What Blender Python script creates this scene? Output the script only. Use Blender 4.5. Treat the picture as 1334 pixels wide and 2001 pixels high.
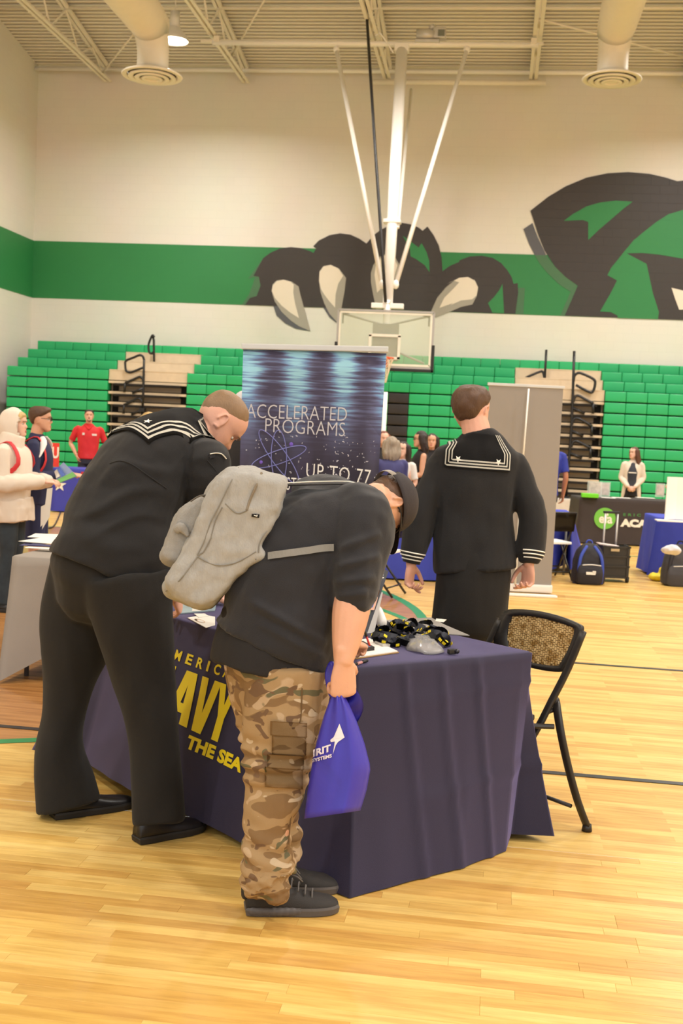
import bpy, bmesh, math, random
from mathutils import Vector, Matrix, noise
from mathutils.bvhtree import BVHTree
from math import sin, cos, pi, radians, atan2, exp, sqrt
random.seed(7)
SC = bpy.context.scene
COL = SC.collection
for o in list(bpy.data.objects): bpy.data.objects.remove(o)

# ------------------------------------------------------------------ camera
F_PX, YAW, PITCH, ROLL, CAMH = 2229.92, 0.13, -0.069, 0.0488, 1.6046
fwd = Vector((-sin(YAW)*cos(PITCH), cos(YAW)*cos(PITCH), sin(PITCH)))
rt0 = Vector((cos(YAW), sin(YAW), 0)); up0 = rt0.cross(fwd)
CR = rt0*cos(ROLL) + up0*sin(ROLL); CU = up0*cos(ROLL) - rt0*sin(ROLL)
cam_data = bpy.data.cameras.new('camera'); cam = bpy.data.objects.new('camera', cam_data); COL.objects.link(cam)
M = Matrix.Identity(4)
for i in range(3):
    M[i][0] = CR[i]; M[i][1] = CU[i]; M[i][2] = -fwd[i]
M[2][3] = CAMH
cam.matrix_world = M
cam_data.sensor_fit = 'HORIZONTAL'; cam_data.sensor_width = 24.0
cam_data.lens = F_PX*24.0/1334.0
cam_data.clip_end = 200
cam_data.dof.use_dof = True; cam_data.dof.focus_distance = 4.15; cam_data.dof.aperture_fstop = 6.3
SC.camera = cam
# ------------------------------------------------------------------ world, exposure
SC.view_settings.view_transform = 'Standard'; SC.view_settings.look = 'None'
SC.view_settings.gamma = 1.0; SC.view_settings.use_curve_mapping = False
SC.view_settings.exposure = 0.12
W = bpy.data.worlds.new('gym_air'); SC.world = W; W.use_nodes = True
bg = W.node_tree.nodes['Background']
bg.inputs[0].default_value = (0.98, 1.0, 1.0, 1); bg.inputs[1].default_value = 1.0
# ------------------------------------------------------------------ high bay lamps
LAMP_W = 255.0
LAMP_SPOTS = [(-7.16, 23.9), (4.6, 23.9), (-1.4, 20.4), (-1.4, 13.0)]+[(x, y) for y in (17.4, 10.9, 4.4, -2.1, -8.6) for x in (-7.16, 4.4, 10.0)]  # centre-line spots are unseen fill lamps, added to brighten the back wall
LAMP_Z = 9.75
for lx, ly in LAMP_SPOTS:
    ld = bpy.data.lights.new('high_bay_light', 'AREA'); ld.shape = 'DISK'; ld.size = 0.55
    ld.energy = LAMP_W; ld.color = (1.0, 0.975, 0.93); ld.spread = radians(159)
    lo = bpy.data.objects.new('high_bay_light', ld); COL.objects.link(lo); lo.location = (lx, ly, LAMP_Z-0.16)

# ------------------------------------------------------------------ pixel -> place helpers
def ray(px, py): return fwd + CR*((px-667)/F_PX) - CU*((py-1000.5)/F_PX)
CAM = Vector((0, 0, CAMH))
def at(px, py, t): return CAM + ray(px, py)*t
def atz(px, py, z):
    d = ray(px, py); return CAM + d*((z-CAMH)/d.z)
def aty(px, py, Y):
    d = ray(px, py); return CAM + d*(Y/d.y)
V = Vector
# ------------------------------------------------------------------ materials
MATS = {}
def srgb(c):
    return tuple(((x/255)/12.92 if x/255 <= .04045 else ((x/255+.055)/1.055)**2.4) for x in c)
def newmat(name):
    m = bpy.data.materials.new(name); m.use_nodes = True
    return m, m.node_tree.nodes, m.node_tree.links, m.node_tree.nodes['Principled BSDF']
def mat(name, rgb, rough=.6, var=.12, vscale=6, bump=0, bscale=80, metal=0, spec=.5, sheen=0, emit=None, coords='Object', trans=0, alpha=1, stretch=(1,1,1)):
    if name in MATS: return MATS[name]
    m, N, L, B = newmat(name)
    c = srgb(rgb)
    tc = N.new('ShaderNodeTexCoord'); mp = N.new('ShaderNodeMapping'); mp.inputs['Scale'].default_value = stretch
    L.new(tc.outputs[coords], mp.inputs[0])
    nz = N.new('ShaderNodeTexNoise'); nz.inputs['Scale'].default_value = vscale; nz.inputs['Detail'].default_value = 4
    L.new(mp.outputs[0], nz.inputs['Vector'])
    mx = N.new('ShaderNodeMix'); mx.data_type = 'RGBA'
    mx.inputs[6].default_value = (*[x*(1-var) for x in c], 1); mx.inputs[7].default_value = (*[min(1, x*(1+var)) for x in c], 1)
    L.new(nz.outputs['Fac'], mx.inputs[0]); L.new(mx.outputs[2], B.inputs['Base Color'])
    B.inputs['Roughness'].default_value = rough; B.inputs['Metallic'].default_value = metal
    B.inputs['Specular IOR Level'].default_value = spec
    if sheen: B.inputs['Sheen Weight'].default_value = sheen; B.inputs['Sheen Roughness'].default_value = .5
    if trans: B.inputs['Transmission Weight'].default_value = trans
    if alpha < 1: B.inputs['Alpha'].default_value = alpha
    if emit:
        B.inputs['Emission Color'].default_value = (*srgb(emit[0]), 1); B.inputs['Emission Strength'].default_value = emit[1]
    if bump:
        n2 = N.new('ShaderNodeTexNoise'); n2.inputs['Scale'].default_value = bscale; n2.inputs['Detail'].default_value = 3
        L.new(mp.outputs[0], n2.inputs['Vector'])
        bp = N.new('ShaderNodeBump'); bp.inputs['Strength'].default_value = bump; bp.inputs['Distance'].default_value = .004
        L.new(n2.outputs['Fac'], bp.inputs['Height']); L.new(bp.outputs[0], B.inputs['Normal'])
    MATS[name] = m; return m
def skin(name='skin', rgb=(222, 158, 128)):
    m = mat(name, rgb, rough=.5, var=.10, vscale=14, bump=.12, bscale=160)
    B = m.node_tree.nodes['Principled BSDF']; B.inputs['Subsurface Weight'].default_value = .08
    B.inputs['Subsurface Radius'].default_value = (.02, .008, .004); B.inputs['Subsurface Scale'].default_value = .3
    return m
# ------------------------------------------------------------------ object helpers
def thing(name, loc, label, cat, group=None):
    o = bpy.data.objects.new(name, None); COL.objects.link(o); o.location = loc
    o.empty_display_size = .1
    o['label'] = label; o['category'] = cat
    if group: o['group'] = group
    return o
def tag(o, label, cat, group=None, kind=None):
    if label: o['label'] = label
    if cat: o['category'] = cat
    if group: o['group'] = group
    if kind: o['kind'] = kind
    return o
def link(name, me, m, parent=None, label=None):
    o = bpy.data.objects.new(name, me); COL.objects.link(o)
    if m is not None and not me.materials: me.materials.append(m)
    if parent is not None:
        o.parent = parent
        o.matrix_parent_inverse = Matrix.Translation(-parent.location) if parent.type == 'EMPTY' else Matrix.Identity(4)
        if parent.type != 'EMPTY': o.matrix_parent_inverse = Matrix.Translation(-parent.location)
    if label: o['label'] = label
    return o
def mk(name, bm, m, parent=None, smooth=False, label=None, recalc=True):
    if recalc: bmesh.ops.recalc_face_normals(bm, faces=bm.faces)
    me = bpy.data.meshes.new(name); bm.to_mesh(me); bm.free()
    if smooth: me.shade_smooth()
    return link(name, me, m, parent, label)
def struct(o): o['kind'] = 'structure'; return o
def box(bm, c, s, R=None, bev=0):
    """box centred at c with full sizes s"""
    r = bmesh.ops.create_cube(bm, size=1.0); vs = r['verts']
    for v in vs:
        p = Vector((v.co.x*s[0], v.co.y*s[1], v.co.z*s[2]))
        if R is not None: p = R @ p
        v.co = p + Vector(c)
    if bev:
        es = list({e for v in vs for e in v.link_edges})
        bmesh.ops.bevel(bm, geom=es, offset=bev, segments=2, affect='EDGES', profile=.7)
def frame(x, y, z=None):
    x = Vector(x).normalized(); y = Vector(y); y = (y-x*y.dot(x)).normalized()
    z = x.cross(y); M = Matrix.Identity(3)
    for i in range(3): M[i][0] = x[i]; M[i][1] = y[i]; M[i][2] = z[i]
    return M
def cat_r(P, n):
    """catmull-rom through list of tuples/vectors, n per span"""
    out = []; K = len(P)
    for i in range(K-1):
        p0 = P[max(0, i-1)]; p1 = P[i]; p2 = P[i+1]; p3 = P[min(K-1, i+2)]
        for j in range(n):
            t = j/n; t2 = t*t; t3 = t2*t
            out.append(tuple(.5*((2*b)+(-a+c)*t+(2*a-5*b+4*c-d)*t2+(-a+3*b-3*c+d)*t3) for a, b, c, d in zip(p0, p1, p2, p3)))
    out.append(tuple(P[-1])); return out
def tube(bm, pts, rad, side=None, n=16, sub=4, ex=2.0, caps=True, rnd=False):
    """tapered tube; rad items r or (a along side, b across)"""
    rad = [(r, r) if not isinstance(r, (tuple, list)) else r for r in rad]
    if len(rad) == 1: rad = rad*len(pts)
    if sub > 1 and len(pts) > 1:
        comb = [tuple(p)+tuple(r) for p, r in zip(pts, rad)]
        comb = cat_r(comb, sub); pts = [Vector(c[:3]) for c in comb]; rad = [(max(1e-4, c[3]), max(1e-4, c[4])) for c in comb]
    else: pts = [Vector(p) for p in pts]
    if rnd:
        T0 = (pts[0]-pts[1]).normalized(); T1 = (pts[-1]-pts[-2]).normalized(); r0 = min(rad[0]); r1 = min(rad[-1])
        pre = [(pts[0]+T0*r0*sin(a), tuple(x*cos(a) for x in rad[0])) for a in (1.35, .95, .5)]
        post = [(pts[-1]+T1*r1*sin(a), tuple(x*cos(a) for x in rad[-1])) for a in (.5, .95, 1.35)]
        pts = [p for p, _ in pre]+pts+[p for p, _ in post]; rad = [r for _, r in pre]+rad+[r for _, r in post]
    S = Vector(side) if side is not None else None
    K = len(pts); rings = []; prev = None
    for i in range(K):
        T = (pts[min(K-1, i+1)]-pts[max(0, i-1)])
        if T.length < 1e-9: T = Vector((0, 0, 1))
        T.normalize()
        if S is None:
            s = prev if prev is not None else (Vector((1, 0, 0)) if abs(T.x) < .8 else Vector((0, 1, 0)))
        else: s = S
        s = s - T*s.dot(T)
        if s.length < 1e-6: s = T.orthogonal()
        s.normalize(); prev = s; b = T.cross(s)
        ring = []
        for k in range(n):
            a = 2*pi*k/n; ca, sa = cos(a), sin(a)
            if ex != 2.0:
                q = 2.0/ex; ca = math.copysign(abs(ca)**q, ca); sa = math.copysign(abs(sa)**q, sa)
            ring.append(bm.verts.new(pts[i]+s*(rad[i][0]*ca)+b*(rad[i][1]*sa)))
        rings.append(ring)
    for i in range(K-1):
        for k in range(n):
            bm.faces.new((rings[i][k], rings[i][(k+1) % n], rings[i+1][(k+1) % n], rings[i+1][k]))
    if caps:
        bm.faces.new(rings[0][::-1]); bm.faces.new(rings[-1])
    return rings
def ell(bm, c, r, R=None, seg=16):
    q = bmesh.ops.create_uvsphere(bm, u_segments=seg, v_segments=max(6, seg//2), radius=1.0)
    for v in q['verts']:
        p = Vector((v.co.x*r[0], v.co.y*r[1], v.co.z*r[2]))
        if R is not None: p = R @ p
        v.co = p+Vector(c)
def bar(bm, a, b, r, n=8):
    tube(bm, [a, b], [r], n=n, sub=1)
def prism(bm, poly, h, O, X, Y):
    """extrude 2D poly by h along X x Y from origin O"""
    X = Vector(X); Y = Vector(Y); Z = X.cross(Y).normalized(); O = Vector(O)
    a = [bm.verts.new(O+X*p[0]+Y*p[1]) for p in poly]; b = [bm.verts.new(O+X*p[0]+Y*p[1]+Z*h) for p in poly]
    bm.faces.new(a[::-1]); bm.faces.new(b); n = len(poly)
    for i in range(n): bm.faces.new((a[i], a[(i+1) % n], b[(i+1) % n], b[i]))
def noisy(me, amp, sc, seed=0, fn=None):
    """fold displacement along normals"""
    vs = me.vertices; me.update(); nn = [v.normal.copy() for v in vs]
    sx, sy, sz = sc if isinstance(sc, (tuple, list)) else (sc, sc, sc)
    for v, n in zip(vs, nn):
        p = Vector((v.co.x*sx, v.co.y*sy, v.co.z*sz))+Vector((seed*7.1, seed*3.3, seed))
        d = noise.noise(p)+.5*noise.noise(p*2.1)
        a = amp if fn is None else amp*fn(v.co)
        v.co += n*(d*a)
def fuse(name, bm, m, parent, voxel=.01, smooth=4, fac=.5, disp=None, label=None):
    """weld overlapping closed shells into one continuous skin"""
    bmesh.ops.recalc_face_normals(bm, faces=bm.faces)
    me = bpy.data.meshes.new(name); bm.to_mesh(me); bm.free()
    o = bpy.data.objects.new(name, me); COL.objects.link(o)
    r = o.modifiers.new('r', 'REMESH'); r.mode = 'VOXEL'; r.voxel_size = voxel; r.adaptivity = 0
    if smooth:
        s = o.modifiers.new('s', 'SMOOTH'); s.factor = fac; s.iterations = smooth
    dg = bpy.context.evaluated_depsgraph_get(); dg.update()
    me2 = bpy.data.meshes.new_from_object(o.evaluated_get(dg)); me2.name = name
    bpy.data.objects.remove(o); bpy.data.meshes.remove(me)
    if disp: disp(me2)
    me2.shade_smooth(); me2.materials.clear()
    return link(name, me2, m, parent, label)
def bvh_of(o):
    return BVHTree.FromPolygons([v.co.copy() for v in o.data.vertices], [tuple(p.vertices) for p in o.data.polygons])
def grid(name, f, nu, nv, m, parent, thick=0, label=None, smooth=True, skip=None):
    """sheet f(u,v) with u,v in 0..1; thick adds a back side"""
    bm = bmesh.new(); G = [[bm.verts.new(f(i/nu, j/nv)) for j in range(nv+1)] for i in range(nu+1)]
    for i in range(nu):
        for j in range(nv):
            if skip and skip(i, j): continue
            bm.faces.new((G[i][j], G[i+1][j], G[i+1][j+1], G[i][j+1]))
    if thick: bmesh.ops.solidify(bm, geom=bm.faces[:], thickness=thick)
    return mk(name, bm, m, parent, smooth, label, recalc=bool(thick))
def text_poly(s, size, bold=0, xs=1.0, spacing=1.0):
    cu = bpy.data.curves.new('t', 'FONT'); cu.body = s; cu.size = size; cu.offset = bold; cu.space_character = spacing
    cu.resolution_u = 3
    o = bpy.data.objects.new('t', cu); COL.objects.link(o)
    dg = bpy.context.evaluated_depsgraph_get(); dg.update()
    me = bpy.data.meshes.new_from_object(o.evaluated_get(dg)); bpy.data.objects.remove(o); bpy.data.curves.remove(cu)
    vs = [(v.co.x*xs, v.co.y) for v in me.vertices]; fs = [tuple(p.vertices) for p in me.polygons]
    bpy.data.meshes.remove(me)
    if not vs: return [], [], 0
    x0 = min(v[0] for v in vs); x1 = max(v[0] for v in vs)
    return [(v[0]-x0, v[1]) for v in vs], fs, x1-x0
def text_on(name, s, size, fmap, m, parent, bold=0, xs=1.0, spacing=1.0, width=None, height=None, cuts=0, label=None):
    """lettering laid on a surface; fmap(x,y) -> world point; width/height stretch the word to that box"""
    vs, fs, w = text_poly(s, size, bold, xs, spacing)
    y0 = min(v[1] for v in vs); y1 = max(v[1] for v in vs)
    kx = width/w if width else 1; ky = height/(y1-y0) if height else 1
    bm = bmesh.new(); B = [bm.verts.new((v[0]*kx, (v[1]-(y0 if height else 0))*ky, 0)) for v in vs]
    for f in fs:
        try: bm.faces.new([B[i] for i in f])
        except ValueError: pass
    bmesh.ops.triangulate(bm, faces=bm.faces[:])
    for _ in range(cuts):
        es = [e for e in bm.edges if e.calc_length() > .02]
        if es: bmesh.ops.subdivide_edges(bm, edges=es, cuts=1)
        bmesh.ops.triangulate(bm, faces=bm.faces[:])
    for v in bm.verts: v.co = fmap(v.co.x, v.co.y)
    return mk(name, bm, m, parent, False, label)
def flat_map(O, X, Y):
    O = Vector(O); X = Vector(X); Y = Vector(Y)
    return lambda x, y: O+X*x+Y*y
Z3 = Vector((0, 0, 1))
# ================================================================== SETTING
RX0, RX1, RY0, RY1 = -11.77, 14.0, -12.0, 27.8
# ---- wood floor material
def wood(name, per_object):
    m, N, L, B = newmat(name)
    tc = N.new('ShaderNodeTexCoord'); geo = N.new('ShaderNodeNewGeometry')
    sep = N.new('ShaderNodeSeparateXYZ'); L.new(geo.outputs['Position'], sep.inputs[0])
    mp = N.new('ShaderNodeMapping'); mp.inputs['Scale'].default_value = (2.2, 26, 1); L.new(geo.outputs['Position'], mp.inputs[0])
    g = N.new('ShaderNodeTexNoise'); g.inputs['Scale'].default_value = 1.6; g.inputs['Detail'].default_value = 7; g.inputs['Roughness'].default_value = .6
    L.new(mp.outputs[0], g.inputs['Vector'])
    blot = N.new('ShaderNodeTexNoise'); blot.inputs['Scale'].default_value = .9; blot.inputs['Detail'].default_value = 3
    L.new(geo.outputs['Position'], blot.inputs['Vector'])
    if per_object:
        oi = N.new('ShaderNodeObjectInfo'); rnd = oi.outputs['Random']
        ofs = N.new('ShaderNodeCombineXYZ'); L.new(oi.outputs['Random'], ofs.inputs[0]); L.new(oi.outputs['Random'], ofs.inputs[2])
        ml = N.new('ShaderNodeVectorMath'); ml.operation = 'MULTIPLY_ADD'; ml.inputs[1].default_value = (37, 37, 37)
        L.new(ofs.outputs[0], ml.inputs[0]); L.new(mp.outputs[0], ml.inputs[2]); L.new(ml.outputs[0], g.inputs['Vector'])
    else:
        bk = N.new('ShaderNodeTexBrick'); bk.offset = .37; bk.inputs['Scale'].default_value = 1
        bk.inputs['Color1'].default_value = (0, 0, 0, 1); bk.inputs['Color2'].default_value = (1, 1, 1, 1)
        bk.inputs['Mortar'].default_value = (.5, .5, .5, 1); bk.inputs['Mortar Size'].default_value = .0
        bk.inputs['Brick Width'].default_value = .83; bk.inputs['Row Height'].default_value = .057
        L.new(geo.outputs['Position'], bk.inputs['Vector']); rnd = bk.outputs['Color']
    cr = N.new('ShaderNodeValToRGB'); e = cr.color_ramp.elements
    e[0].position = 0; e[0].color = (*srgb((217, 177, 95)), 1); e[1].position = 1; e[1].color = (*srgb((231, 199, 122)), 1)
    x = cr.color_ramp.elements.new(.5); x.color = (*srgb((225, 189, 108)), 1)
    y = cr.color_ramp.elements.new(.12); y.color = (*srgb((208, 163, 86)), 1)
    L.new(rnd, cr.inputs[0])
    gr = N.new('ShaderNodeValToRGB'); gr.color_ramp.elements[0].position = .35; gr.color_ramp.elements[0].color = (.74, .66, .54, 1)
    gr.color_ramp.elements[1].position = .6; gr.color_ramp.elements[1].color = (1, 1, 1, 1); L.new(g.outputs['Fac'], gr.inputs[0])
    mu = N.new('ShaderNodeMix'); mu.data_type = 'RGBA'; mu.blend_type = 'MULTIPLY'; mu.inputs[0].default_value = .75
    L.new(cr.outputs[0], mu.inputs[6]); L.new(gr.outputs[0], mu.inputs[7])
    b2 = N.new('ShaderNodeValToRGB'); b2.color_ramp.elements[0].position = .3; b2.color_ramp.elements[0].color = (.93, .88, .80, 1)
    b2.color_ramp.elements[1].position = .7; b2.color_ramp.elements[1].color = (1, 1, 1, 1); L.new(blot.outputs['Fac'], b2.inputs[0])
    mu2 = N.new('ShaderNodeMix'); mu2.data_type = 'RGBA'; mu2.blend_type = 'MULTIPLY'; mu2.inputs[0].default_value = 1
    L.new(mu.outputs[2], mu2.inputs[6]); L.new(b2.outputs[0], mu2.inputs[7]); L.new(mu2.outputs[2], B.inputs['Base Color'])
    B.inputs['Roughness'].default_value = .5; B.inputs['Specular IOR Level'].default_value = .3
    B.inputs['Coat Weight'].default_value = .32; B.inputs['Coat Roughness'].default_value = .26
    nb = N.new('ShaderNodeTexNoise'); nb.inputs['Scale'].default_value = 5; L.new(geo.outputs['Position'], nb.inputs['Vector'])
    bp = N.new('ShaderNodeBump'); bp.inputs['Strength'].default_value = .06; bp.inputs['Distance'].default_value = .01
    L.new(nb.outputs['Fac'], bp.inputs['Height']); L.new(bp.outputs[0], B.inputs['Coat Normal'])
    return m
WOOD = wood('maple_floor', False); WOODP = wood('maple_plank', True)
PX0, PX1, PY0, ROWS, PW = -2.35, 2.6, 2.55, 34, .057
PY1 = PY0+ROWS*PW
bm = bmesh.new()
def quad(bm, x0, y0, x1, y1, z):
    bm.faces.new([bm.verts.new((x0, y0, z)), bm.verts.new((x1, y0, z)), bm.verts.new((x1, y1, z)), bm.verts.new((x0, y1, z))])
quad(bm, RX0, RY0, RX1, PY0, 0); quad(bm, RX0, PY1, RX1, RY1, 0); quad(bm, RX0, PY0, PX0, PY1, 0); quad(bm, PX1, PY0, RX1, PY1, 0)
floor = struct(mk('floor', bm, WOOD))
bm = bmesh.new(); box(bm, (.1, (PY0+PY1)/2, -.026), (PX1-PX0+.02, PY1-PY0+.02, .008)); 
mk('subfloor', bm, mat('dark_subfloor', (120, 80, 40), .9), floor)
plank_me = {}
def plank_mesh(L):
    if L in plank_me: return plank_me[L]
    bm = bmesh.new(); b = .0007
    box(bm, (0, 0, -.01), (L-.0004, PW-.0006, .02))
    es = [e for e in bm.edges if all(v.co.z > -.001 for v in e.verts)]
    bmesh.ops.bevel(bm, geom=es, offset=b, segments=1, affect='EDGES')
    me = bpy.data.meshes.new('plank'); bm.to_mesh(me); bm.free(); me.materials.append(WOODP); plank_me[L] = me; return me
rp = random.Random(3); cnt = 0
for r in range(ROWS):
    x = PX0; y = PY0+(r+.5)*PW; far = r/ROWS
    lens = []
    while x < PX1-1e-6:
        L = rp.choice([.4, .55, .7, .85, 1.0, 1.15, .95]) if True else 1
        if PX1-x-L < .35: L = PX1-x
        L = round(L, 3); o = bpy.data.objects.new('plank', plank_mesh(L)); COL.objects.link(o)
        o.parent = floor; o.location = (x+L/2, y, 0); x += L; cnt += 1
# ---- court lines
def ribbon(bm, pts, w, z, h=.0015):
    n = len(pts); prevs = None
    for i in range(n):
        a = Vector(pts[max(0, i-1)]); b = Vector(pts[min(n-1, i+1)]); T = (b-a).normalized(); nn = Vector((-T[1], T[0]))
        p = Vector(pts[i]); q = [bm.verts.new((*(p+nn*w/2), z)), bm.verts.new((*(p-nn*w/2), z))]
        if prevs: bm.faces.new((prevs[0], prevs[1], q[1], q[0]))
        prevs = q
LBLK = mat('line_black', (44, 42, 46), .35); LGRN = mat('line_green', (40, 140, 84), .35)
STAIN = None
def stain():
    m, N, L, B = newmat('brown_stain')
    geo = N.new('ShaderNodeNewGeometry'); mp = N.new('ShaderNodeMapping'); mp.inputs['Scale'].default_value = (1.6, 17.5, 1); L.new(geo.outputs['Position'], mp.inputs[0])
    g = N.new('ShaderNodeTexNoise'); g.inputs['Scale'].default_value = 1.5; g.inputs['Detail'].default_value = 5; L.new(mp.outputs[0], g.inputs['Vector'])
    cr = N.new('ShaderNodeValToRGB'); cr.color_ramp.elements[0].position = .3; cr.color_ramp.elements[0].color = (*srgb((150, 98, 46)), 1)
    cr.color_ramp.elements[1].position = .7; cr.color_ramp.elements[1].color = (*srgb((196, 142, 82)), 1)
    L.new(g.outputs['Fac'], cr.inputs[0]); L.new(cr.outputs[0], B.inputs['Base Color']); B.inputs['Roughness'].default_value = .4
    B.inputs['Coat Weight'].default_value = .5; B.inputs['Coat Roughness'].default_value = .08
    return m
STAIN = stain()
C1 = (-5.3865, 9.3185, 4.8988); C2 = (-3.8716, 8.453, 3.5131)
# stained crescent between the outer arc and the inner circle, and the stained lane beyond on the left
bm = bmesh.new()
poly = []
A0 = atan2(9.8-C1[1], -.51-C1[0]); 
outer = [(C1[0]+C1[2]*cos(a), C1[1]+C1[2]*sin(a)) for a in [A0+(2.9-A0)*i/60 for i in range(61)]]
bm2 = bmesh.new(); ribbon(bm2, outer, .09, .0024); 
in0 = -1.12
inner = [(C2[0]+C2[2]*cos(a), C2[1]+C2[2]*sin(a)) for a in [in0+(1.1-in0)*i/50 for i in range(51)]]
ribbon(bm2, inner, .075, .0022)
mk('green_court_arc', bm2, LGRN, floor, label='green painted arcs bordering the brown stained floor')
ring = outer[:]
cres_in = [(x, y) for x, y in [(C2[0]+C2[2]*cos(a), C2[1]+C2[2]*sin(a)) for a in [.36+.9*i/24 for i in range(25)]]]
cres_out = [(C1[0]+C1[2]*cos(a), C1[1]+C1[2]*sin(a)) for a in [.10+.62*i/24 for i in range(25)]]
bm.faces.new([bm.verts.new((x, y, .0012)) for x, y in cres_in+cres_out[::-1]])
left = [(-11.7, 16.3), (-11.7, 5.26), (-2.36, 5.26)]+[(C2[0]+C2[2]*cos(a), C2[1]+C2[2]*sin(a)) for a in [-1.1+.25*i/6 for i in range(7)]]+[(-2.0, 8.0), (-2.4, 16.3)]
bm.faces.new([bm.verts.new((x, y, .0008)) for x, y in left])
mk('stained_zone', bm, STAIN, floor, label='brown stained area of the court')
bm = bmesh.new()
ribbon(bm, [(.0, 5.57), (11, 5.57)], .05, .0035); ribbon(bm, [(-9, 5.56), (-1.9, 5.56)], .05, .0035)
ribbon(bm, [(.1, 8.47), (11, 8.47)], .05, .0035)
mk('black_court_line', bm, LBLK, floor)
bm = bmesh.new(); ribbon(bm, [(-9, 16.3), (-4.8, 16.3)], .05, .003); ribbon(bm, [(.5, 17.2), (9, 17.2)], .06, .003)
mk('green_court_line', bm, LGRN, floor)
# ---- walls
def wallmat(name, rgb, b=.25):
    m, N, L, B = newmat(name); geo = N.new('ShaderNodeNewGeometry')
    sp = N.new('ShaderNodeSeparateXYZ'); L.new(geo.outputs['Position'], sp.inputs[0])
    ad = N.new('ShaderNodeMath'); L.new(sp.outputs[0], ad.inputs[0]); L.new(sp.outputs[1], ad.inputs[1])
    cb = N.new('ShaderNodeCombineXYZ'); L.new(ad.outputs[0], cb.inputs[0]); L.new(sp.outputs[2], cb.inputs[1])
    bk = N.new('ShaderNodeTexBrick'); bk.inputs['Scale'].default_value = 1; bk.inputs['Brick Width'].default_value = .406; bk.inputs['Row Height'].default_value = .2032
    bk.inputs['Mortar Size'].default_value = .006; bk.inputs['Mortar Smooth'].default_value = .4
    c = srgb(rgb); bk.inputs['Color1'].default_value = (*c, 1); bk.inputs['Color2'].default_value = (*[x*.985 for x in c], 1); bk.inputs['Mortar'].default_value = (*[x*.955 for x in c], 1)
    L.new(cb.outputs[0], bk.inputs['Vector'])
    nz = N.new('ShaderNodeTexNoise'); nz.inputs['Scale'].default_value = .7; L.new(geo.outputs['Position'], nz.inputs['Vector'])
    mx = N.new('ShaderNodeMix'); mx.data_type = 'RGBA'; mx.blend_type = 'MULTIPLY'; mx.inputs[0].default_value = .12
    L.new(bk.outputs['Color'], mx.inputs[6]); L.new(nz.outputs['Color'], mx.inputs[7]); L.new(mx.outputs[2], B.inputs['Base Color'])
    bp = N.new('ShaderNodeBump'); bp.inputs['Strength'].default_value = b; bp.inputs['Distance'].default_value = .004; bp.invert = True
    L.new(bk.outputs['Fac'], bp.inputs['Height']); L.new(bp.outputs[0], B.inputs['Normal']); B.inputs['Roughness'].default_value = .55
    return m
CREAM = wallmat('cream_block', (233, 228, 218)); GREENP = wallmat('green_block', (44, 132, 72)); 
BLACKP = wallmat('charcoal_block', (58, 52, 50), .5); 
def roofz(y): return 10.33+min(27.75-y, 19)*.15
bm = bmesh.new(); box(bm, ((RX0+RX1)/2, RY1+.1, 5.3), (RX1-RX0+.4, .2, 10.6)); wall_back = struct(mk('wall_back', bm, CREAM))
def side_wall(x0, x1, name):
    bm = bmesh.new(); P = [(RY0, 0), (RY1, 0), (RY1, roofz(27.75)), (8.75, roofz(8.75)), (RY0, roofz(8.75))]
    prism(bm, P, .2, (x0, 0, 0), (0, 1, 0), (0, 0, 1)); return struct(mk(name, bm, CREAM))
wall_left = side_wall(RX0-.2, RX0, 'wall_left'); wall_right = side_wall(RX1, RX1+.2, 'wall_right')
bm = bmesh.new()
roofm = mat('cream_roof_deck', (236, 230, 218), .6, var=.03, vscale=.5)
for a, b in (((RY1+.2), 8.75), (8.75, RY0)):
    za, zb = roofz(min(a, 27.75)), roofz(b)
    n = 160 if a > 20 else 1
    P = [(a, za+.25), (b, zb+.25), (b, zb)]
    for i in range(n if n == 1 else 0): pass
    prism(bm, [(a, za+.3), (b, zb+.3), (b, zb), (a, za)], RX1-RX0+.6, (RX0-.3, 0, 0), (0, 1, 0), (0, 0, 1))
ceiling = struct(mk('ceiling', bm, roofm))
bm = bmesh.new()   # deck ribs
y = 27.6
while y > 18:
    box(bm, ((RX0+RX1)/2, y, roofz(y)-.004), (RX1-RX0, .06, .018)); y -= .15
mk('deck_rib', bm, roofm, ceiling)['kind'] = 'stuff'
# painted stripe (flat paint with its own thin coat)
zt, zb = 6.0507, 4.6307
bm = bmesh.new(); box(bm, ((RX0+RX1)/2, RY1-.004, (zt+zb)/2), (RX1-RX0, .008, zt-zb)); mk('painted_band', bm, GREENP, wall_back, label='wide green painted band')
bm = bmesh.new(); box(bm, (RX0+.004, 10, (zt+zb)/2), (.008, 35.6, zt-zb)); mk('painted_band', bm, GREENP, wall_left, label='wide green painted band')
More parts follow.
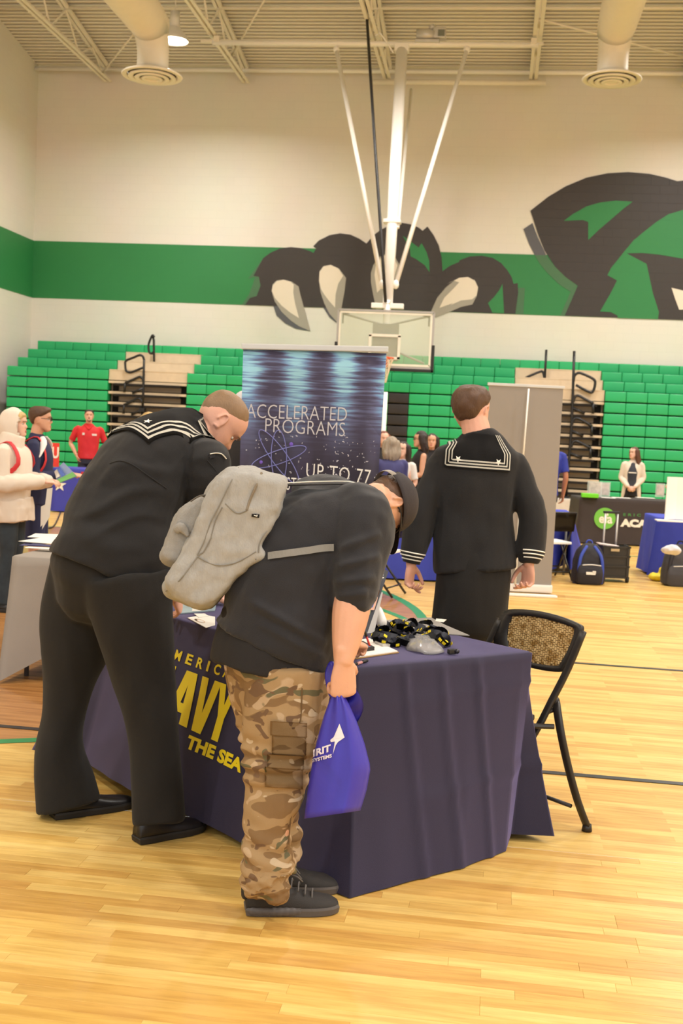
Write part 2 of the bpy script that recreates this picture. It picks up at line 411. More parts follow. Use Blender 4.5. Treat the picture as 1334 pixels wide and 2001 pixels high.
# mural
PB = mat('mural_charcoal', (64, 56, 53), .6, var=.05)
MUR = {'k': BLACKP, 'g': GREENP, 'w': mat('mural_white', (232, 220, 202), .6, var=.02), 's': mat('mural_grey', (166, 160, 148), .6, var=.03),
       'd': mat('mural_slate', (92, 92, 98), .6, var=.04), 'v': mat('mural_shade_green', (70, 112, 78), .6, var=.05)}
def z4(p): return (p[0]/2.9+440, p[1]/2.9+420)
def z5(p): return (p[0]/2.938+880, p[1]/2.938+320)
def mural(name, pts, key, lay):
    Y = RY1-.010-.004*lay; bm = bmesh.new(); pp = [aty(x, y, Y) for x, y in pts]
    P = [(p.x, p.z) for p in pp]
    prism(bm, P, .004, (0, Y, 0), (1, 0, 0), (0, 0, 1)); mk(name, bm, MUR[key], wall_back)
a4 = [(112,510),(140,470),(178,460),(200,400),(190,350),(160,345),(190,290),(215,245),(255,215),(310,190),(370,182),(430,188),(480,205),(500,215),(515,190),(498,178),(530,145),(590,115),(650,104),(710,112),(760,135),(800,162),(840,115),(880,85),(930,60),(1000,45),(1060,55),(1100,75),(1118,90),(1145,66),(1180,115),(1210,175),(1225,240),(1230,320),(1270,290),(1325,266)]
a5 = [(50,555),(110,532),(180,528),(240,540),(290,570),(325,610),(350,650),(362,690),(385,685),(388,740),(380,800),(372,862)]
mural('mural_paw', [z4(p) for p in a4]+[z5(p) for p in a5], 'k', 1)
mural('mural_paw_shade', [z4(p) for p in [(95,508),(135,450),(150,410),(170,350),(130,362),(160,320),(215,245),(210,400),(178,470),(112,512)]], 'v', 0)
mural('mural_patch', [z4(p) for p in [(1005,118),(1050,150),(1095,185),(1112,160),(1140,210),(1155,260),(1157,325),(1130,285),(1080,250),(1050,235),(1045,190)]], 'g', 2)
mural('mural_patch', [z5(p) for p in [(215,800),(250,765),(280,725),(298,690),(307,858),(240,855)]], 'g', 2)
for q in ([(272,515),(290,570),(340,615),(400,645),(482,659),(400,610),(340,560),(310,515)], [(555,525),(590,580),(630,612),(634,590),(610,555),(585,522)]):
    mural('mural_claw_shade', [z4(p) for p in q], 'd', 0)
for q in ([(262,430),(268,395),(290,372),(330,366),(375,378),(415,405),(425,450),(450,540),(482,658),(420,632),(370,598),(320,550),(280,490)],
          [(530,370),(534,320),(556,290),(597,282),(645,305),(684,357),(676,430),(658,530),(630,605),(590,560),(560,500),(540,440)],
          [(825,330),(838,285),(870,240),(920,215),(960,235),(985,280),(980,330),(920,420),(885,535),(855,535),(835,440),(825,380)]):
    mural('mural_claw_edge', [z4(p) for p in q], 's', 2)
for q in ([(264,430),(270,398),(292,375),(330,368),(370,378),(388,395),(385,440),(395,500),(418,585),(370,555),(320,515),(280,470)],
          [(532,375),(534,322),(556,292),(597,284),(640,303),(668,345),(640,390),(625,450),(622,525),(590,490),(560,450),(542,420)],
          [(845,340),(852,290),(880,245),(920,220),(950,235),(975,285),(960,340),(900,400),(860,440)]):
    mural('mural_claw', [z4(p) for p in q], 'w', 3)
mural('mural_claw_edge', [z4(p) for p in [(1185,582),(1165,548),(1200,470),(1250,410),(1300,370)]]+[z5(p) for p in [(-20,690),(0,678),(50,655),(100,650),(140,670),(158,710),(150,760),(125,808),(60,822),(0,848)]]+[z4(p) for p in [(1260,552)]], 's', 2)
mural('mural_claw', [z4(p) for p in [(1213,527),(1240,470),(1290,420),(1325,382)]]+[z5(p) for p in [(20,672),(50,655),(100,650),(140,672),(158,710),(150,755),(125,778),(60,785),(0,812)]]+[z4(p) for p in [(1290,500)]], 'w', 3)
mural('mural_head_shade', [z5(p) for p in [(418,375),(470,340),(500,420),(548,525),(483,525),(450,460)]], 'd', 0)
mural('mural_head_shade', [z5(p) for p in [(483,525),(548,525),(600,590),(660,650),(728,700),(690,735),(620,690),(550,620),(510,570)]], 'v', 0)
mural('mural_head_shade', [z5(p) for p in [(688,737),(730,702),(660,872),(630,872)]], 'v', 0)
mural('mural_paw_shade', [z5(p) for p in [(380,715),(398,712),(426,712),(418,863),(372,863)]], 'v', 0)
mural('mural_head', [z5(p) for p in [(458,270),(560,190),(660,130),(780,80),(900,55),(1020,48),(1140,58),(1230,78),(1300,100),(1334,97),(1700,60),(1900,180),(1950,905),(1334,898),(655,872),(700,770),(730,700),(660,650),(600,590),(540,500),(500,400),(478,330)]], 'k', 1)
mural('mural_patch', [z5(p) for p in [(650,328),(700,290),(780,245),(860,222),(950,212),(1045,218),(990,260),(920,320),(850,380),(790,438),(790,335),(760,323)]], 'g', 2)
mural('mural_patch', [z5(p) for p in [(1500,235),(1334,265),(1250,290),(1180,335),(1110,390),(1050,440),(1000,500),(960,550),(920,600),(900,640),(955,670),(920,740),(858,848),(920,852),(958,872),(960,886),(1190,893),(1195,850),(1160,740),(1125,575),(1010,514),(1100,512),(1200,522),(1334,545),(1500,580)]], 'g', 2)
mural('mural_eye', [z5(p) for p in [(1268,712),(1334,728),(1400,760),(1334,838),(1312,838),(1290,780)]], 'w', 3)
# ---- roof steel
STEEL = mat('cream_steel', (238, 230, 214), .45, var=.04)
WHITE = mat('white_paint', (250, 246, 240), .4, var=.03)
for tx in (-13.4+3.47, -6.46, -2.99, .40, 3.87, 7.34):
    t = thing('roof_truss', (tx, 23, 9.95), 'cream steel roof truss over the back wall', 'truss', 'cream roof trusses')
    t['label'] = {0: 'leftmost cream roof truss beside the left wall', 1: 'cream roof truss meeting the left end of the hoop pipe', 2: 'cream roof truss crossing behind the black strap', 3: 'cream roof truss meeting the right end of the hoop pipe', 4: 'cream roof truss near the right duct', 5: 'rightmost cream roof truss'}[round((tx+9.93)/3.47)]
    bm = bmesh.new()
    for s in (-.06, .06):
        box(bm, (tx+s, 19.1, 9.95), (.07, 17.2, .012)); box(bm, (tx+s*.6, 19.1, 9.99), (.012, 17.2, .09))
    mk('lower_chord', bm, STEEL, t)
    bm = bmesh.new()
    for s in (-.05, .05):
        a = Vector((tx+s, 27.7, roofz(27.7)-.1)); b = Vector((tx+s, 10.5, roofz(10.5)-.1)); d = b-a
        box(bm, (a+b)/2, (.07, d.length, .07), frame((1, 0, 0), d))
    mk('upper_chord', bm, STEEL, t)
    y = 27.4; up = False
    while y > 11:
        y2 = y-.85; p = Vector((tx, y, (roofz(y)-.12) if up else 9.97)); q = Vector((tx, y2, 9.97 if up else (roofz(y2)-.12)))
        bm = bmesh.new(); bar(bm, p, q, .022, 6); mk('web', bm, STEEL, t); y = y2; up = not up
        if y < 21: break
# lateral braces, pipes
def pipe(name, label, cat, pts, r, m=WHITE, group=None, n=10):
    bm = bmesh.new(); tube(bm, pts, [r], n=n, sub=1); o = mk(name, bm, m, smooth=True)
    return tag(o, label, cat, group)
pipe('ceiling_pipe', 'long white pipe running along the top of the back wall', 'pipe', [(RX0+.02, 27.55, 10.2), (RX1-.02, 27.55, 10.2)], .05)
pipe('ceiling_pipe', 'short lower white pipe between two roof trusses at the back wall', 'pipe', [aty(728, 160, 27.2), aty(1066, 162, 27.2)], .06, STEEL)
for i, (a, b, lb) in enumerate([((-9.93, 27.2, 9.97), (-8.6, 25.8, 10.55), 'thin slanting brace beside the leftmost truss'), ((-6.46, 26, 9.97), (-5.1, 24.0, 10.85), 'thin dark brace right of the ceiling lamp'), ((.4, 23.5, 9.97), (4.5, 27.3, 10.3), 'thin brace at the top right of the roof')]):
    pipe('roof_brace', lb, 'brace', [a, b], .022, STEEL)
pipe('roof_brace', 'thin cream purlin crossing behind the ceiling lamp', 'brace', [(RX0+.05, 24.8, 10.66), (RX1-.1, 24.8, 10.66)], .035, STEEL)
# ducts and diffusers
def duct(px, py, t, lab, lab2):
    c = at(px, py, t); r = .29
    th = thing('air_duct', (c.x, c.y, c.z), lab, 'duct')
    bm = bmesh.new(); top = c.z+.85
    tube(bm, [(c.x, c.y, c.z+.06), (c.x, c.y, c.z+.45), (c.x, c.y-.18, top-.12), (c.x, c.y-.6, top+.02), (c.x, c.y-5, top+.05), (c.x, c.y-11, top+.05)], [.29, .29, .31, .36, .4, .4], n=28, sub=3, side=(1, 0, 0))
    mk('duct_pipe', bm, STEEL, th, True)
    bm = bmesh.new()
    for k, (ra, rb, dz) in enumerate([(.56, .46, 0), (.44, .34, -.03), (.32, .23, -.05), (.2, .12, -.06)]):
        segs = 32; rr = []
        for rad, z in ((ra, dz), (ra-.02, dz+.02), (rb, dz+.055), (rb-.015, dz+.05), (rb+.01, dz-.012), (ra-.015, dz-.018)):
            rr.append([bm.verts.new((c.x+rad*cos(2*pi*i/segs), c.y+rad*sin(2*pi*i/segs), c.z+z)) for i in range(segs)])
        for i in range(6):
            A, Bq = rr[i], rr[(i+1) % 6]
            for s in range(segs): bm.faces.new((A[s], A[(s+1) % segs], Bq[(s+1) % segs], Bq[s]))
    bmesh.ops.create_circle(bm, cap_ends=True, segments=24, radius=.11, matrix=Matrix.Translation((c.x, c.y, c.z-.05)))
    mk('diffuser_rings', bm, STEEL, th, True)
    bm = bmesh.new(); tube(bm, [(c.x, c.y, c.z+.03), (c.x, c.y, c.z+.10)], [.44, .3], n=28, sub=1); mk('diffuser_throat', bm, mat('dark_duct', (96, 82, 62), .8), th, True)
duct(297, 148, 21, 'round duct with ring diffuser at upper left', ''); duct(1195, 155, 21.6, 'round duct with ring diffuser at upper right', '')
# high bay lamps
LENS = mat('lamp_lens', (255, 244, 225), .4, emit=((255, 244, 225), 9.0))
SHELL = mat('lamp_shell', (225, 222, 216), .35)
def lamp(x, y, label, group=None):
    z = LAMP_Z; t = thing('high_bay_lamp', (x, y, z), label, 'lamp', group)
    bm = bmesh.new(); tube(bm, [(x, y, z-.1), (x, y, z-.02), (x, y, z+.12), (x, y, z+.2)], [.3, .29, .16, .1], n=24, sub=1, caps=False); mk('reflector', bm, SHELL, t, True)
    bm = bmesh.new(); tube(bm, [(x, y, z+.18), (x, y, z+.5)], [.11, .10], n=16, sub=1); mk('housing', bm, SHELL, t, True)
    bm = bmesh.new(); tube(bm, [(x, y, z+.5), (x, y, roofz(y))], [.012], n=6, sub=1); mk('hanger', bm, STEEL, t)
    bm = bmesh.new(); ell(bm, (x, y, z-.06), (.25, .25, .075), seg=20); mk('lens', bm, LENS, t, True)
lamp(*LAMP_SPOTS[0], 'lit round high bay lamp beside the left duct')
for x, y in LAMP_SPOTS[1:]: lamp(x, y, 'round high bay lamp hanging from the roof outside the frame, centre-line ones added as fill', 'high bay lamps outside the frame')
# ================================================================== BASKETBALL GOAL
BLK = mat('black_paint', (30, 29, 30), .45)
g = thing('basketball_goal', (-2.2, 24.4, 9.9), 'white ceiling-hung basketball goal with glass backboard', 'basketball goal')
bm = bmesh.new(); a = aty(415, 83, 24.4); b = aty(1052, 88, 24.4); tube(bm, [a, b], [.055], n=12, sub=1); mk('support_pipe', bm, WHITE, g, True)
bm = bmesh.new()
for e, d in ((a, -1), (b, 1)):
    box(bm, e+V((-.25*d if d > 0 else .1, 0, .02)), (.7, .09, .05), bev=.01); box(bm, e+V((-.1*d, 0, .06)), (.12, .16, .12), bev=.01)
mk('pipe_clamp', bm, STEEL, g)
YB = 21.86
mt = aty(785, 96, 24.4); mb = aty(757, 598, 22.05); mb2 = V((mb.x, 22.0, 3.1))
bm = bmesh.new(); tube(bm, [mt, mt.lerp(mb, .5), mb], [(.12, .1), (.12, .1), (.095, .09)], n=16, sub=1, side=(1, 0, 0), ex=3); mk('mast', bm, WHITE, g, True)
bm = bmesh.new(); tube(bm, [mb+V((0, 0, .1)), V((mb.x, 22.02, 3.9)), mb2], [.075, .07, .07], n=14, sub=1); mk('mast_drop', bm, WHITE, g, True)
for c_, s_ in ((mb, (.62, .14, .1)), (mt+V((0, 0, .02)), (.3, .2, .16)), (mt.lerp(mb, .69), (.34, .26, .07))):
    bm = bmesh.new(); box(bm, c_, s_, bev=.015); mk('collar', bm, WHITE, g)
for (x1, y1), (x2, y2), d in (((657, 97), (746, 556), -.02), ((912, 97), (773, 556), -.02)):
    bm = bmesh.new(); p = aty(x1, y1, 24.4); q = aty(x2, y2, 22.25); tube(bm, [p, q], [.045], n=10, sub=1); ell(bm, p, (.07, .07, .08), seg=10); ell(bm, q, (.065, .065, .09), seg=10); mk('brace', bm, WHITE, g, True)
bm = bmesh.new(); tube(bm, [aty(803, 175, 27.0), aty(777, 445, 22.7)], [.035], n=8, sub=1); mk('back_strut', bm, WHITE, g, True)
bm = bmesh.new(); box(bm, (mb.x, 21.95, 3.38), (.5, .1, .7), bev=.02)
for s in (-1, 1):
    bar(bm, (mb.x, 22.0, 3.7), (-2.2+s*.78, 21.9, 3.88), .02); 
    bar(bm, (mb.x, 22.0, 3.3), (-2.2+s*.78, 21.9, 3.0), .02)
mk('board_bracket', bm, mat('bracket_grey', (150, 146, 136), .5), g)
# board
bx = -2.19; x0, x1, z0, z1 = bx-.915, bx+.915, 2.9, 3.963
def glassmat(name, tint, a):
    m, N, L, B = newmat(name); B.inputs['Base Color'].default_value = (*srgb(tint), 1); B.inputs['Roughness'].default_value = .08; B.inputs['Alpha'].default_value = a
    nz = N.new('ShaderNodeTexNoise'); nz.inputs['Scale'].default_value = 3; bp = N.new('ShaderNodeBump'); bp.inputs['Strength'].default_value = .02
    L.new(nz.outputs[0], bp.inputs['Height']); L.new(bp.outputs[0], B.inputs['Normal']); return m
bm = bmesh.new(); box(bm, (bx, YB, (z0+z1)/2), (1.8, .012, 1.04)); board = mk('backboard', bm, glassmat('board_glass', (214, 224, 200), .22), g)
ALU = mat('aluminium', (176, 170, 166), .4, metal=.5, var=.04)
bm = bmesh.new()
for c, s in (((bx, YB, z1), (1.83, .04, .035)), ((bx, YB, z0), (1.83, .04, .05)), ((x0, YB, (z0+z1)/2), (.03, .04, 1.06)), ((x1, YB, (z0+z1)/2), (.035, .04, 1.06))): box(bm, c, s)
mk('board_frame', bm, ALU, board)
bm = bmesh.new(); y = YB-.012
for c, s in (((bx, y, z1-.045), (1.76, .004, .03)), ((bx, y, z0+.05), (1.76, .004, .04)), ((x0+.04, y, (z0+z1)/2), (.03, .004, .96)), ((x1-.04, y, (z0+z1)/2), (.035, .004, .96)),
             ((bx, y, 3.5), (.61, .004, .05)), ((bx-.28, y, 3.28), (.05, .004, .45)), ((bx+.28, y, 3.28), (.05, .004, .45)), ((bx, y, 3.075), (.61, .004, .05))): box(bm, c, s)
mk('board_marking', bm, mat('marking_white', (236, 230, 216), .5), board)
bm = bmesh.new()
for s in (-1, 1):
    prism(bm, [(0, 0), (-s*.15, 0), (-s*.03, -.05), (-s*.03, -.2), (0, -.2)], .01, (bx+s*.84, YB+.03, z1-.06), (1, 0, 0), (0, 0, 1))
mk('corner_bracket', bm, mat('corner_olive', (110, 106, 84), .5), board)
bm = bmesh.new(); P = [(bx-.93, z0+.42), (bx-.93, z0-.04), (bx+.93, z0-.04), (bx+.93, z0+.42)]
for (xa, za), (xb, zb_) in zip(P, P[1:]): box(bm, ((xa+xb)/2, YB+.01, (za+zb_)/2), (abs(xa-xb)+.06, .07, abs(za-zb_)+.06), bev=.015)
mk('edge_padding', bm, BLK, g)
# rim and net
ORG = mat('rim_orange', (226, 84, 34), .4)
rc = V((bx, YB-.38, 3.05)); bm = bmesh.new(); tube(bm, [rc+V((.228*cos(a), .228*sin(a), 0)) for a in [2*pi*i/32 for i in range(33)]], [.011], n=8, sub=1); box(bm, (bx, YB-.08, 3.02), (.16, .14, .08)); box(bm, (bx, YB-.02, 3.0), (.2, .02, .2)); rimo = mk('rim', bm, ORG, g, True)
bm = bmesh.new()
for i in range(12):
    for d in (1, -1):
        pts = []
        for k in range(6):
            r = .228-.125*(k/5)**.7; a = 2*pi*(i+d*k*.5)/12; pts.append(rc+V((r*cos(a), r*sin(a), -.01-.09*k)))
        tube(bm, pts, [.007], n=4, sub=1)
mk('net', bm, mat('net_cord', (226, 214, 190), .9), g)
w = thing('winch_motor', tuple(aty(840, 75, 24.3)), 'silver winch box sitting on the goal support pipe', 'winch')
c = aty(840, 68, 24.35); SIL = mat('silver_metal', (206, 204, 200), .35, metal=.4)
bm = bmesh.new(); tube(bm, [c+V((-.28, 0, .0)), c+V((.1, 0, 0))], [.12], n=16, sub=1); box(bm, c+V((.2, 0, .02)), (.26, .22, .22), bev=.02); ell(bm, c+V((.04, 0, .15)), (.08, .08, .07), seg=10); mk('motor', bm, SIL, w, True)
bm = bmesh.new(); box(bm, c+V((.24, -.12, 0)), (.14, .03, .13), bev=.005); mk('gear_cover', bm, mat('grey_green_metal', (120, 124, 112), .5), w)
bm = bmesh.new(); box(bm, c+V((-.05, 0, -.14)), (.5, .2, .05), bev=.01); mk('mount_plate', bm, SIL, w)
o = pipe('hoist_strap', 'long black hoist strap running down beside the white mast', 'strap', [aty(714, -8, 23.6), aty(730, 250, 22.9), aty(745, 470, 22.2), aty(753, 590, 21.95)], .03, BLK)
pipe('control_cable', 'short white cable curling off the hoop pipe', 'cable', [aty(733, 70, 24.3), aty(742, 64, 24.3), aty(754, 80, 24.3), aty(768, 103, 24.3)], .018)
# ================================================================== BLEACHERS
SEATG = mat('seat_green', (34, 174, 106), .36, var=.05, vscale=3, bump=.1, bscale=200)
SEATK = mat('seat_black', (44, 40, 40), .4)
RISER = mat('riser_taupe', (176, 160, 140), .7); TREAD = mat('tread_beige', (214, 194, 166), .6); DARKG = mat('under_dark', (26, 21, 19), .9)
def rz(k): return 3.53-.2445*k
def ry(k): return 27.35-.58*min(k, 3)
NR = 14
def seat_mesh(name, w, m):
    bm = bmesh.new(); box(bm, (0, .13, -.108), (w-.006, .26, .216), bev=.018)
    # rounded nose and moulded ribs on the face
    me = bpy.data.meshes.new(name); bmesh.ops.recalc_face_normals(bm, faces=bm.faces); bm.to_mesh(me); bm.free(); me.shade_smooth(); me.materials.append(m); return me
SW = .4572; sg = seat_mesh('seat_module', SW, SEATG); sk = seat_mesh('seat_module', SW, SEATK)
def seats(th, xa, xb, rows, anchor_right=False):
    n = max(1, int(round((xb-xa)/SW))); w = (xb-xa)/n
    for k in rows:
        for i in range(n):
            x = xa+(i+.5)*w; kk = (4 <= k <= 6 and -2.6 < x < -1.95) or (k in (7, 8, 9) and -2.6 < x < -1.75)
            o = bpy.data.objects.new('seat_module', sk if kk else sg); COL.objects.link(o); o.scale = (w/SW, 1, 1)
            o.parent = th; o.matrix_parent_inverse = Matrix.Translation(-th.location); o.location = (x, ry(k), rz(k))
            if kk: o['label'] = 'black seat module'
def bleacher(xa, xb, label, rows=range(1, NR)):
    th = thing('bleacher_section', ((xa+xb)/2, 25.6, 0), label, 'bleachers')
    seats(th, xa, xb, rows)
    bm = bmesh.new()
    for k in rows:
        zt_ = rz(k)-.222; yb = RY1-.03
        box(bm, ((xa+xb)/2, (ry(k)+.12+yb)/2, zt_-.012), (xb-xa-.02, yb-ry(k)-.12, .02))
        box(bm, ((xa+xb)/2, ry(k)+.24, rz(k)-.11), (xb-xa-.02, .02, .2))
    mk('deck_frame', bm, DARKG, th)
    return th
XA = [(-11.4, -8.95), (-7.07, .37), (2.33, 8.7)]
bleacher(*XA[0], 'green bleacher section left of the left stair aisle'); bleacher(*XA[1], 'wide green bleacher section between the two stair aisles'); bleacher(*XA[2], 'green bleacher section right of the right stair aisle')
th = thing('top_bench_row', (-1, 27.35, 3.3), 'top row of green seats running unbroken along the back wall', 'bleachers'); seats(th, -11.4, 8.7, [0])
bm = bmesh.new(); box(bm, (-1.35, 27.57, 3.28), (20.1, .04, .24)); mk('row_beam', bm, DARKG, th)
def aisle(xa, xb, label):
    th = thing('stair_aisle', ((xa+xb)/2, 25.6, 0), label, 'stairs')
    for k in range(1, NR+1):
        y = ry(k)+.04; z = rz(k)
        if k <= 3:
            bm = bmesh.new(); box(bm, ((xa+xb)/2, y+.05, z-.10), (xb-xa-.02, .05, .236)); mk('riser_panel', bm, TREAD, th)
            bm = bmesh.new(); box(bm, ((xa+xb)/2, y+.30, z+.012), (xb-xa-.02, .56, .02)); mk('tread', bm, TREAD, th)
        else:
            bm = bmesh.new(); box(bm, ((xa+xb)/2, y+.24, z-.10), (xb-xa-.02, .03, .22)); mk('riser_panel', bm, RISER, th)
            bm = bmesh.new(); box(bm, ((xa+xb)/2, y+.21, z-.02), (xb-xa-.02, .42, .055)); mk('tread', bm, TREAD, th)
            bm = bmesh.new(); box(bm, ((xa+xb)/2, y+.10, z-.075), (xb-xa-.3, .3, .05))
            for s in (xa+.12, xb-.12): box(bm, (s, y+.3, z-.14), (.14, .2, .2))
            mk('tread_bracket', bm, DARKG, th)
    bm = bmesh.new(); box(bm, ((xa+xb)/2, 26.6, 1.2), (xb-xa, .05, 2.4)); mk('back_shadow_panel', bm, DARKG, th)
    return th
aisle(-8.95, -7.07, 'beige and black stair aisle at the left of the bleachers'); aisle(.37, 2.33, 'beige and black stair aisle at the right of the bleachers')
# end steps on the floor at right aisle
bm = bmesh.new(); box(bm, (1.2, 25.15, .21), (1.7, .5, .42), bev=.02); tag(mk('loose_step', bm, mat('step_white', (212, 204, 196), .6)), 'pale step block at the foot of the right stair aisle', 'step')
RAIL = mat('rail_black', (26, 25, 28), .4)
def rail(label, segs, r=.028):
    base = segs[0][-1]; t = thing('handrail', tuple(base), label, 'handrail')
    for s in segs:
        bm = bmesh.new(); tube(bm, s, [r], n=8, sub=1); mk('rail_tube', bm, RAIL, t, True)
    bm = bmesh.new(); box(bm, base+V((0, 0, .03)), (.13, .13, .09)); mk('rail_foot', bm, RAIL, t)
def zz(p): return (p[0]/4.764+200, p[1]/4.764+640)      # reading notes of the left aisle
def R7(L_, Y): return [aty(*zz(p), Y) for p in L_]
def rnd(pts, n=4):
    return [Vector(p) for p in cat_r([tuple(p) for p in pts], n)]
rail('black loop handrail standing highest in the left stair aisle', [R7([(470, 75), (478, 120), (482, 420)], 26.6), rnd(R7([(482, 90), (470, 72), (455, 90), (432, 150), (430, 200), (440, 235), (465, 240), (482, 215)], 26.55))])
rail('black double-loop handrail lower in the left stair aisle', [R7([(388, 300), (385, 420), (380, 600), (372, 780)], 25.62),
     rnd(R7([(388, 300), (375, 268), (345, 258), (290, 280), (220, 310), (213, 350), (220, 400), (250, 418), (290, 410), (385, 370)], 25.62)),
     rnd(R7([(382, 500), (368, 470), (340, 462), (280, 488), (212, 515)], 25.62)), R7([(210, 515), (205, 600)], 25.62), R7([(380, 565), (280, 610)], 25.62),
     rnd(R7([(372, 700), (355, 670), (325, 662), (270, 690), (200, 720)], 25.62)), R7([(200, 720), (196, 800)], 25.62), R7([(368, 765), (270, 810)], 25.62),
     rnd(R7([(365, 860), (320, 868), (250, 885), (190, 915)], 25.62)), R7([(188, 915), (182, 975)], 25.62), R7([(372, 780), (368, 1000)], 25.62)])
def z8(p): return (p[0]/3.8473+1000, p[1]/3.8473+660)
def R8(L_, Y): return [aty(*z8(p), Y) for p in L_]
rail('black handrail at the top left of the right stair aisle', [R8([(258, 90), (244, 350)], 26.6), rnd(R8([(243, 300), (232, 258), (210, 256), (150, 280), (95, 308), (88, 345)], 26.6))])
rail('tall black handrail with drooping loops in the right stair aisle', [R8([(468, 100), (460, 330), (455, 480), (445, 700), (430, 900), (418, 1000), (405, 1215)], 25.6),
     rnd(R8([(462, 330), (470, 285), (500, 265), (540, 275), (610, 310), (625, 340), (612, 395), (585, 410), (480, 355)], 25.6)),
     rnd(R8([(460, 480), (475, 442), (505, 438), (545, 460), (612, 495)], 25.6)), R8([(612, 495), (608, 570)], 25.6), R8([(460, 530), (545, 570)], 25.6),
     rnd(R8([(450, 650), (468, 610), (500, 608), (540, 628), (602, 665)], 25.6)), R8([(602, 665), (597, 740)], 25.6), R8([(450, 700), (535, 740)], 25.6),
     rnd(R8([(445, 820), (458, 785), (485, 778), (530, 798), (592, 830)], 25.6)), R8([(592, 830), (588, 905)], 25.6), R8([(440, 870), (525, 905)], 25.6)], .03)
pipe('net_pole', 'cream pole standing just behind the dark banner edge', 'pole', [aty(752, 766, 18.5), V((aty(752, 766, 18.5).x, 18.5, 0))], .045, WHITE)
# ================================================================== TABLES
FOLDT = mat('table_plastic', (196, 190, 180), .6); LEGM = mat('table_leg_grey', (92, 92, 96), .45)
def under_table(A, B, C, D, z, label):
    """folding table beneath a cloth; corners A,B,C,D in order (xy)"""
    c = (V(A)+V(B)+V(C)+V(D))/4; t = thing('folding_table', (c.x, c.y, 0), label, 'table')
    bm = bmesh.new(); f = [c.to_3d()+(V(q).to_3d()-c.to_3d())*.985 for q in (A, B, C, D)]
    lo = [bm.verts.new((p.x, p.y, z-.045)) for p in f]; hi = [bm.verts.new((p.x, p.y, z-.008)) for p in f]
    bm.faces.new(lo[::-1]); bm.faces.new(hi)
    for i in range(4): bm.faces.new((lo[i], lo[(i+1) % 4], hi[(i+1) % 4], hi[i]))
    mk('tabletop', bm, FOLDT, t)
    for q in (A, B, C, D):
        p = c+(V(q)-c)*.86; bm = bmesh.new(); tube(bm, [(p.x, p.y, z-.04), (p.x, p.y, 0.0)], [.016], n=8, sub=1); mk('leg', bm, LEGM, t, True)
    return t
def cloth_loop(name, top, st, z, m, label, cat='tablecloth', rows=18, per=26, folds=.012, drop_ex=1.6, seed=1, fine=False):
    """top: list of xy corners; st: stations (top xy, bottom xy, bottom z, fold amplitude) going round.
    returns (object, f(s,v)) with s = station coordinate"""
    K = len(st)
    def S(s, v):
        i = int(math.floor(s)) % K; j = (i+1) % K; t = s-math.floor(s)
        a, b = st[i], st[j]
        tp = V(a[0]).lerp(V(b[0]), t); sm = t*t*(3-2*t)
        bt = V(a[1]).lerp(V(b[1]), t); bz = a[2]+(b[2]-a[2])*t; amp = a[3]+(b[3]-a[3])*sm
        e = v**drop_ex
        p = tp.lerp(bt, .25*v+.75*e)
        T = (bt-V(a[1]).lerp(V(b[1]), max(0, t-.02)) if t > .02 else V(b[1])-V(a[1]))
        T = V(b[0])-V(a[0]) if (V(b[0])-V(a[0])).length > .01 else V(b[1])-V(a[1]); T.normalize(); nn = V((T.y, -T.x))
        w = noise.noise(V((p.x*3.1+seed, p.y*3.1, v*.5)))+.5*noise.noise(V((p.x*7+seed, p.y*7, v*.9)))
        p = p+nn*(w*amp*(.15+v))
        return V((p.x, p.y, z+(bz-z)*v))
    bm = bmesh.new()
    cs = []
    for i in range(K):
        for k in range(per): cs.append(i+k/per)
    G = []
    for s in cs:
        col = []
        for r in range(rows+1):
            v = r/rows; col.append(bm.verts.new(S(s, v)))
        G.append(col)
    n = len(G)
    for i in range(n):
        for r in range(rows): bm.faces.new((G[i][r], G[i][r+1], G[(i+1) % n][r+1], G[(i+1) % n][r]))
    tv = [bm.verts.new((q[0], q[1], z+.004)) for q in []]
    # top sheet: fan of the loop inset
    ctr = sum((V(q) for q in top), V((0, 0)))/len(top)
    prev = [c[0] for c in G]
    for f_, dz in ((.985, .006), (.95, .007), (.5, .007)):
        cur = [bm.verts.new((ctr.x+(c[0].co.x-ctr.x)*f_, ctr.y+(c[0].co.y-ctr.y)*f_, z+dz)) for c in G]
        for i in range(n): bm.faces.new((prev[i], prev[(i+1) % n], cur[(i+1) % n], cur[i]))
        prev = cur
    cv = bm.verts.new((ctr.x, ctr.y, z+.007))
    for i in range(n): bm.faces.new((prev[i], prev[(i+1) % n], cv))
    bmesh.ops.remove_doubles(bm, verts=bm.verts, dist=1e-5)
    o = mk(name, bm, m, None, True); tag(o, label, cat)
    return o, S
def xy(p): return (p.x, p.y)
def fl(px, py, z=0): return xy(atz(px, py, z))
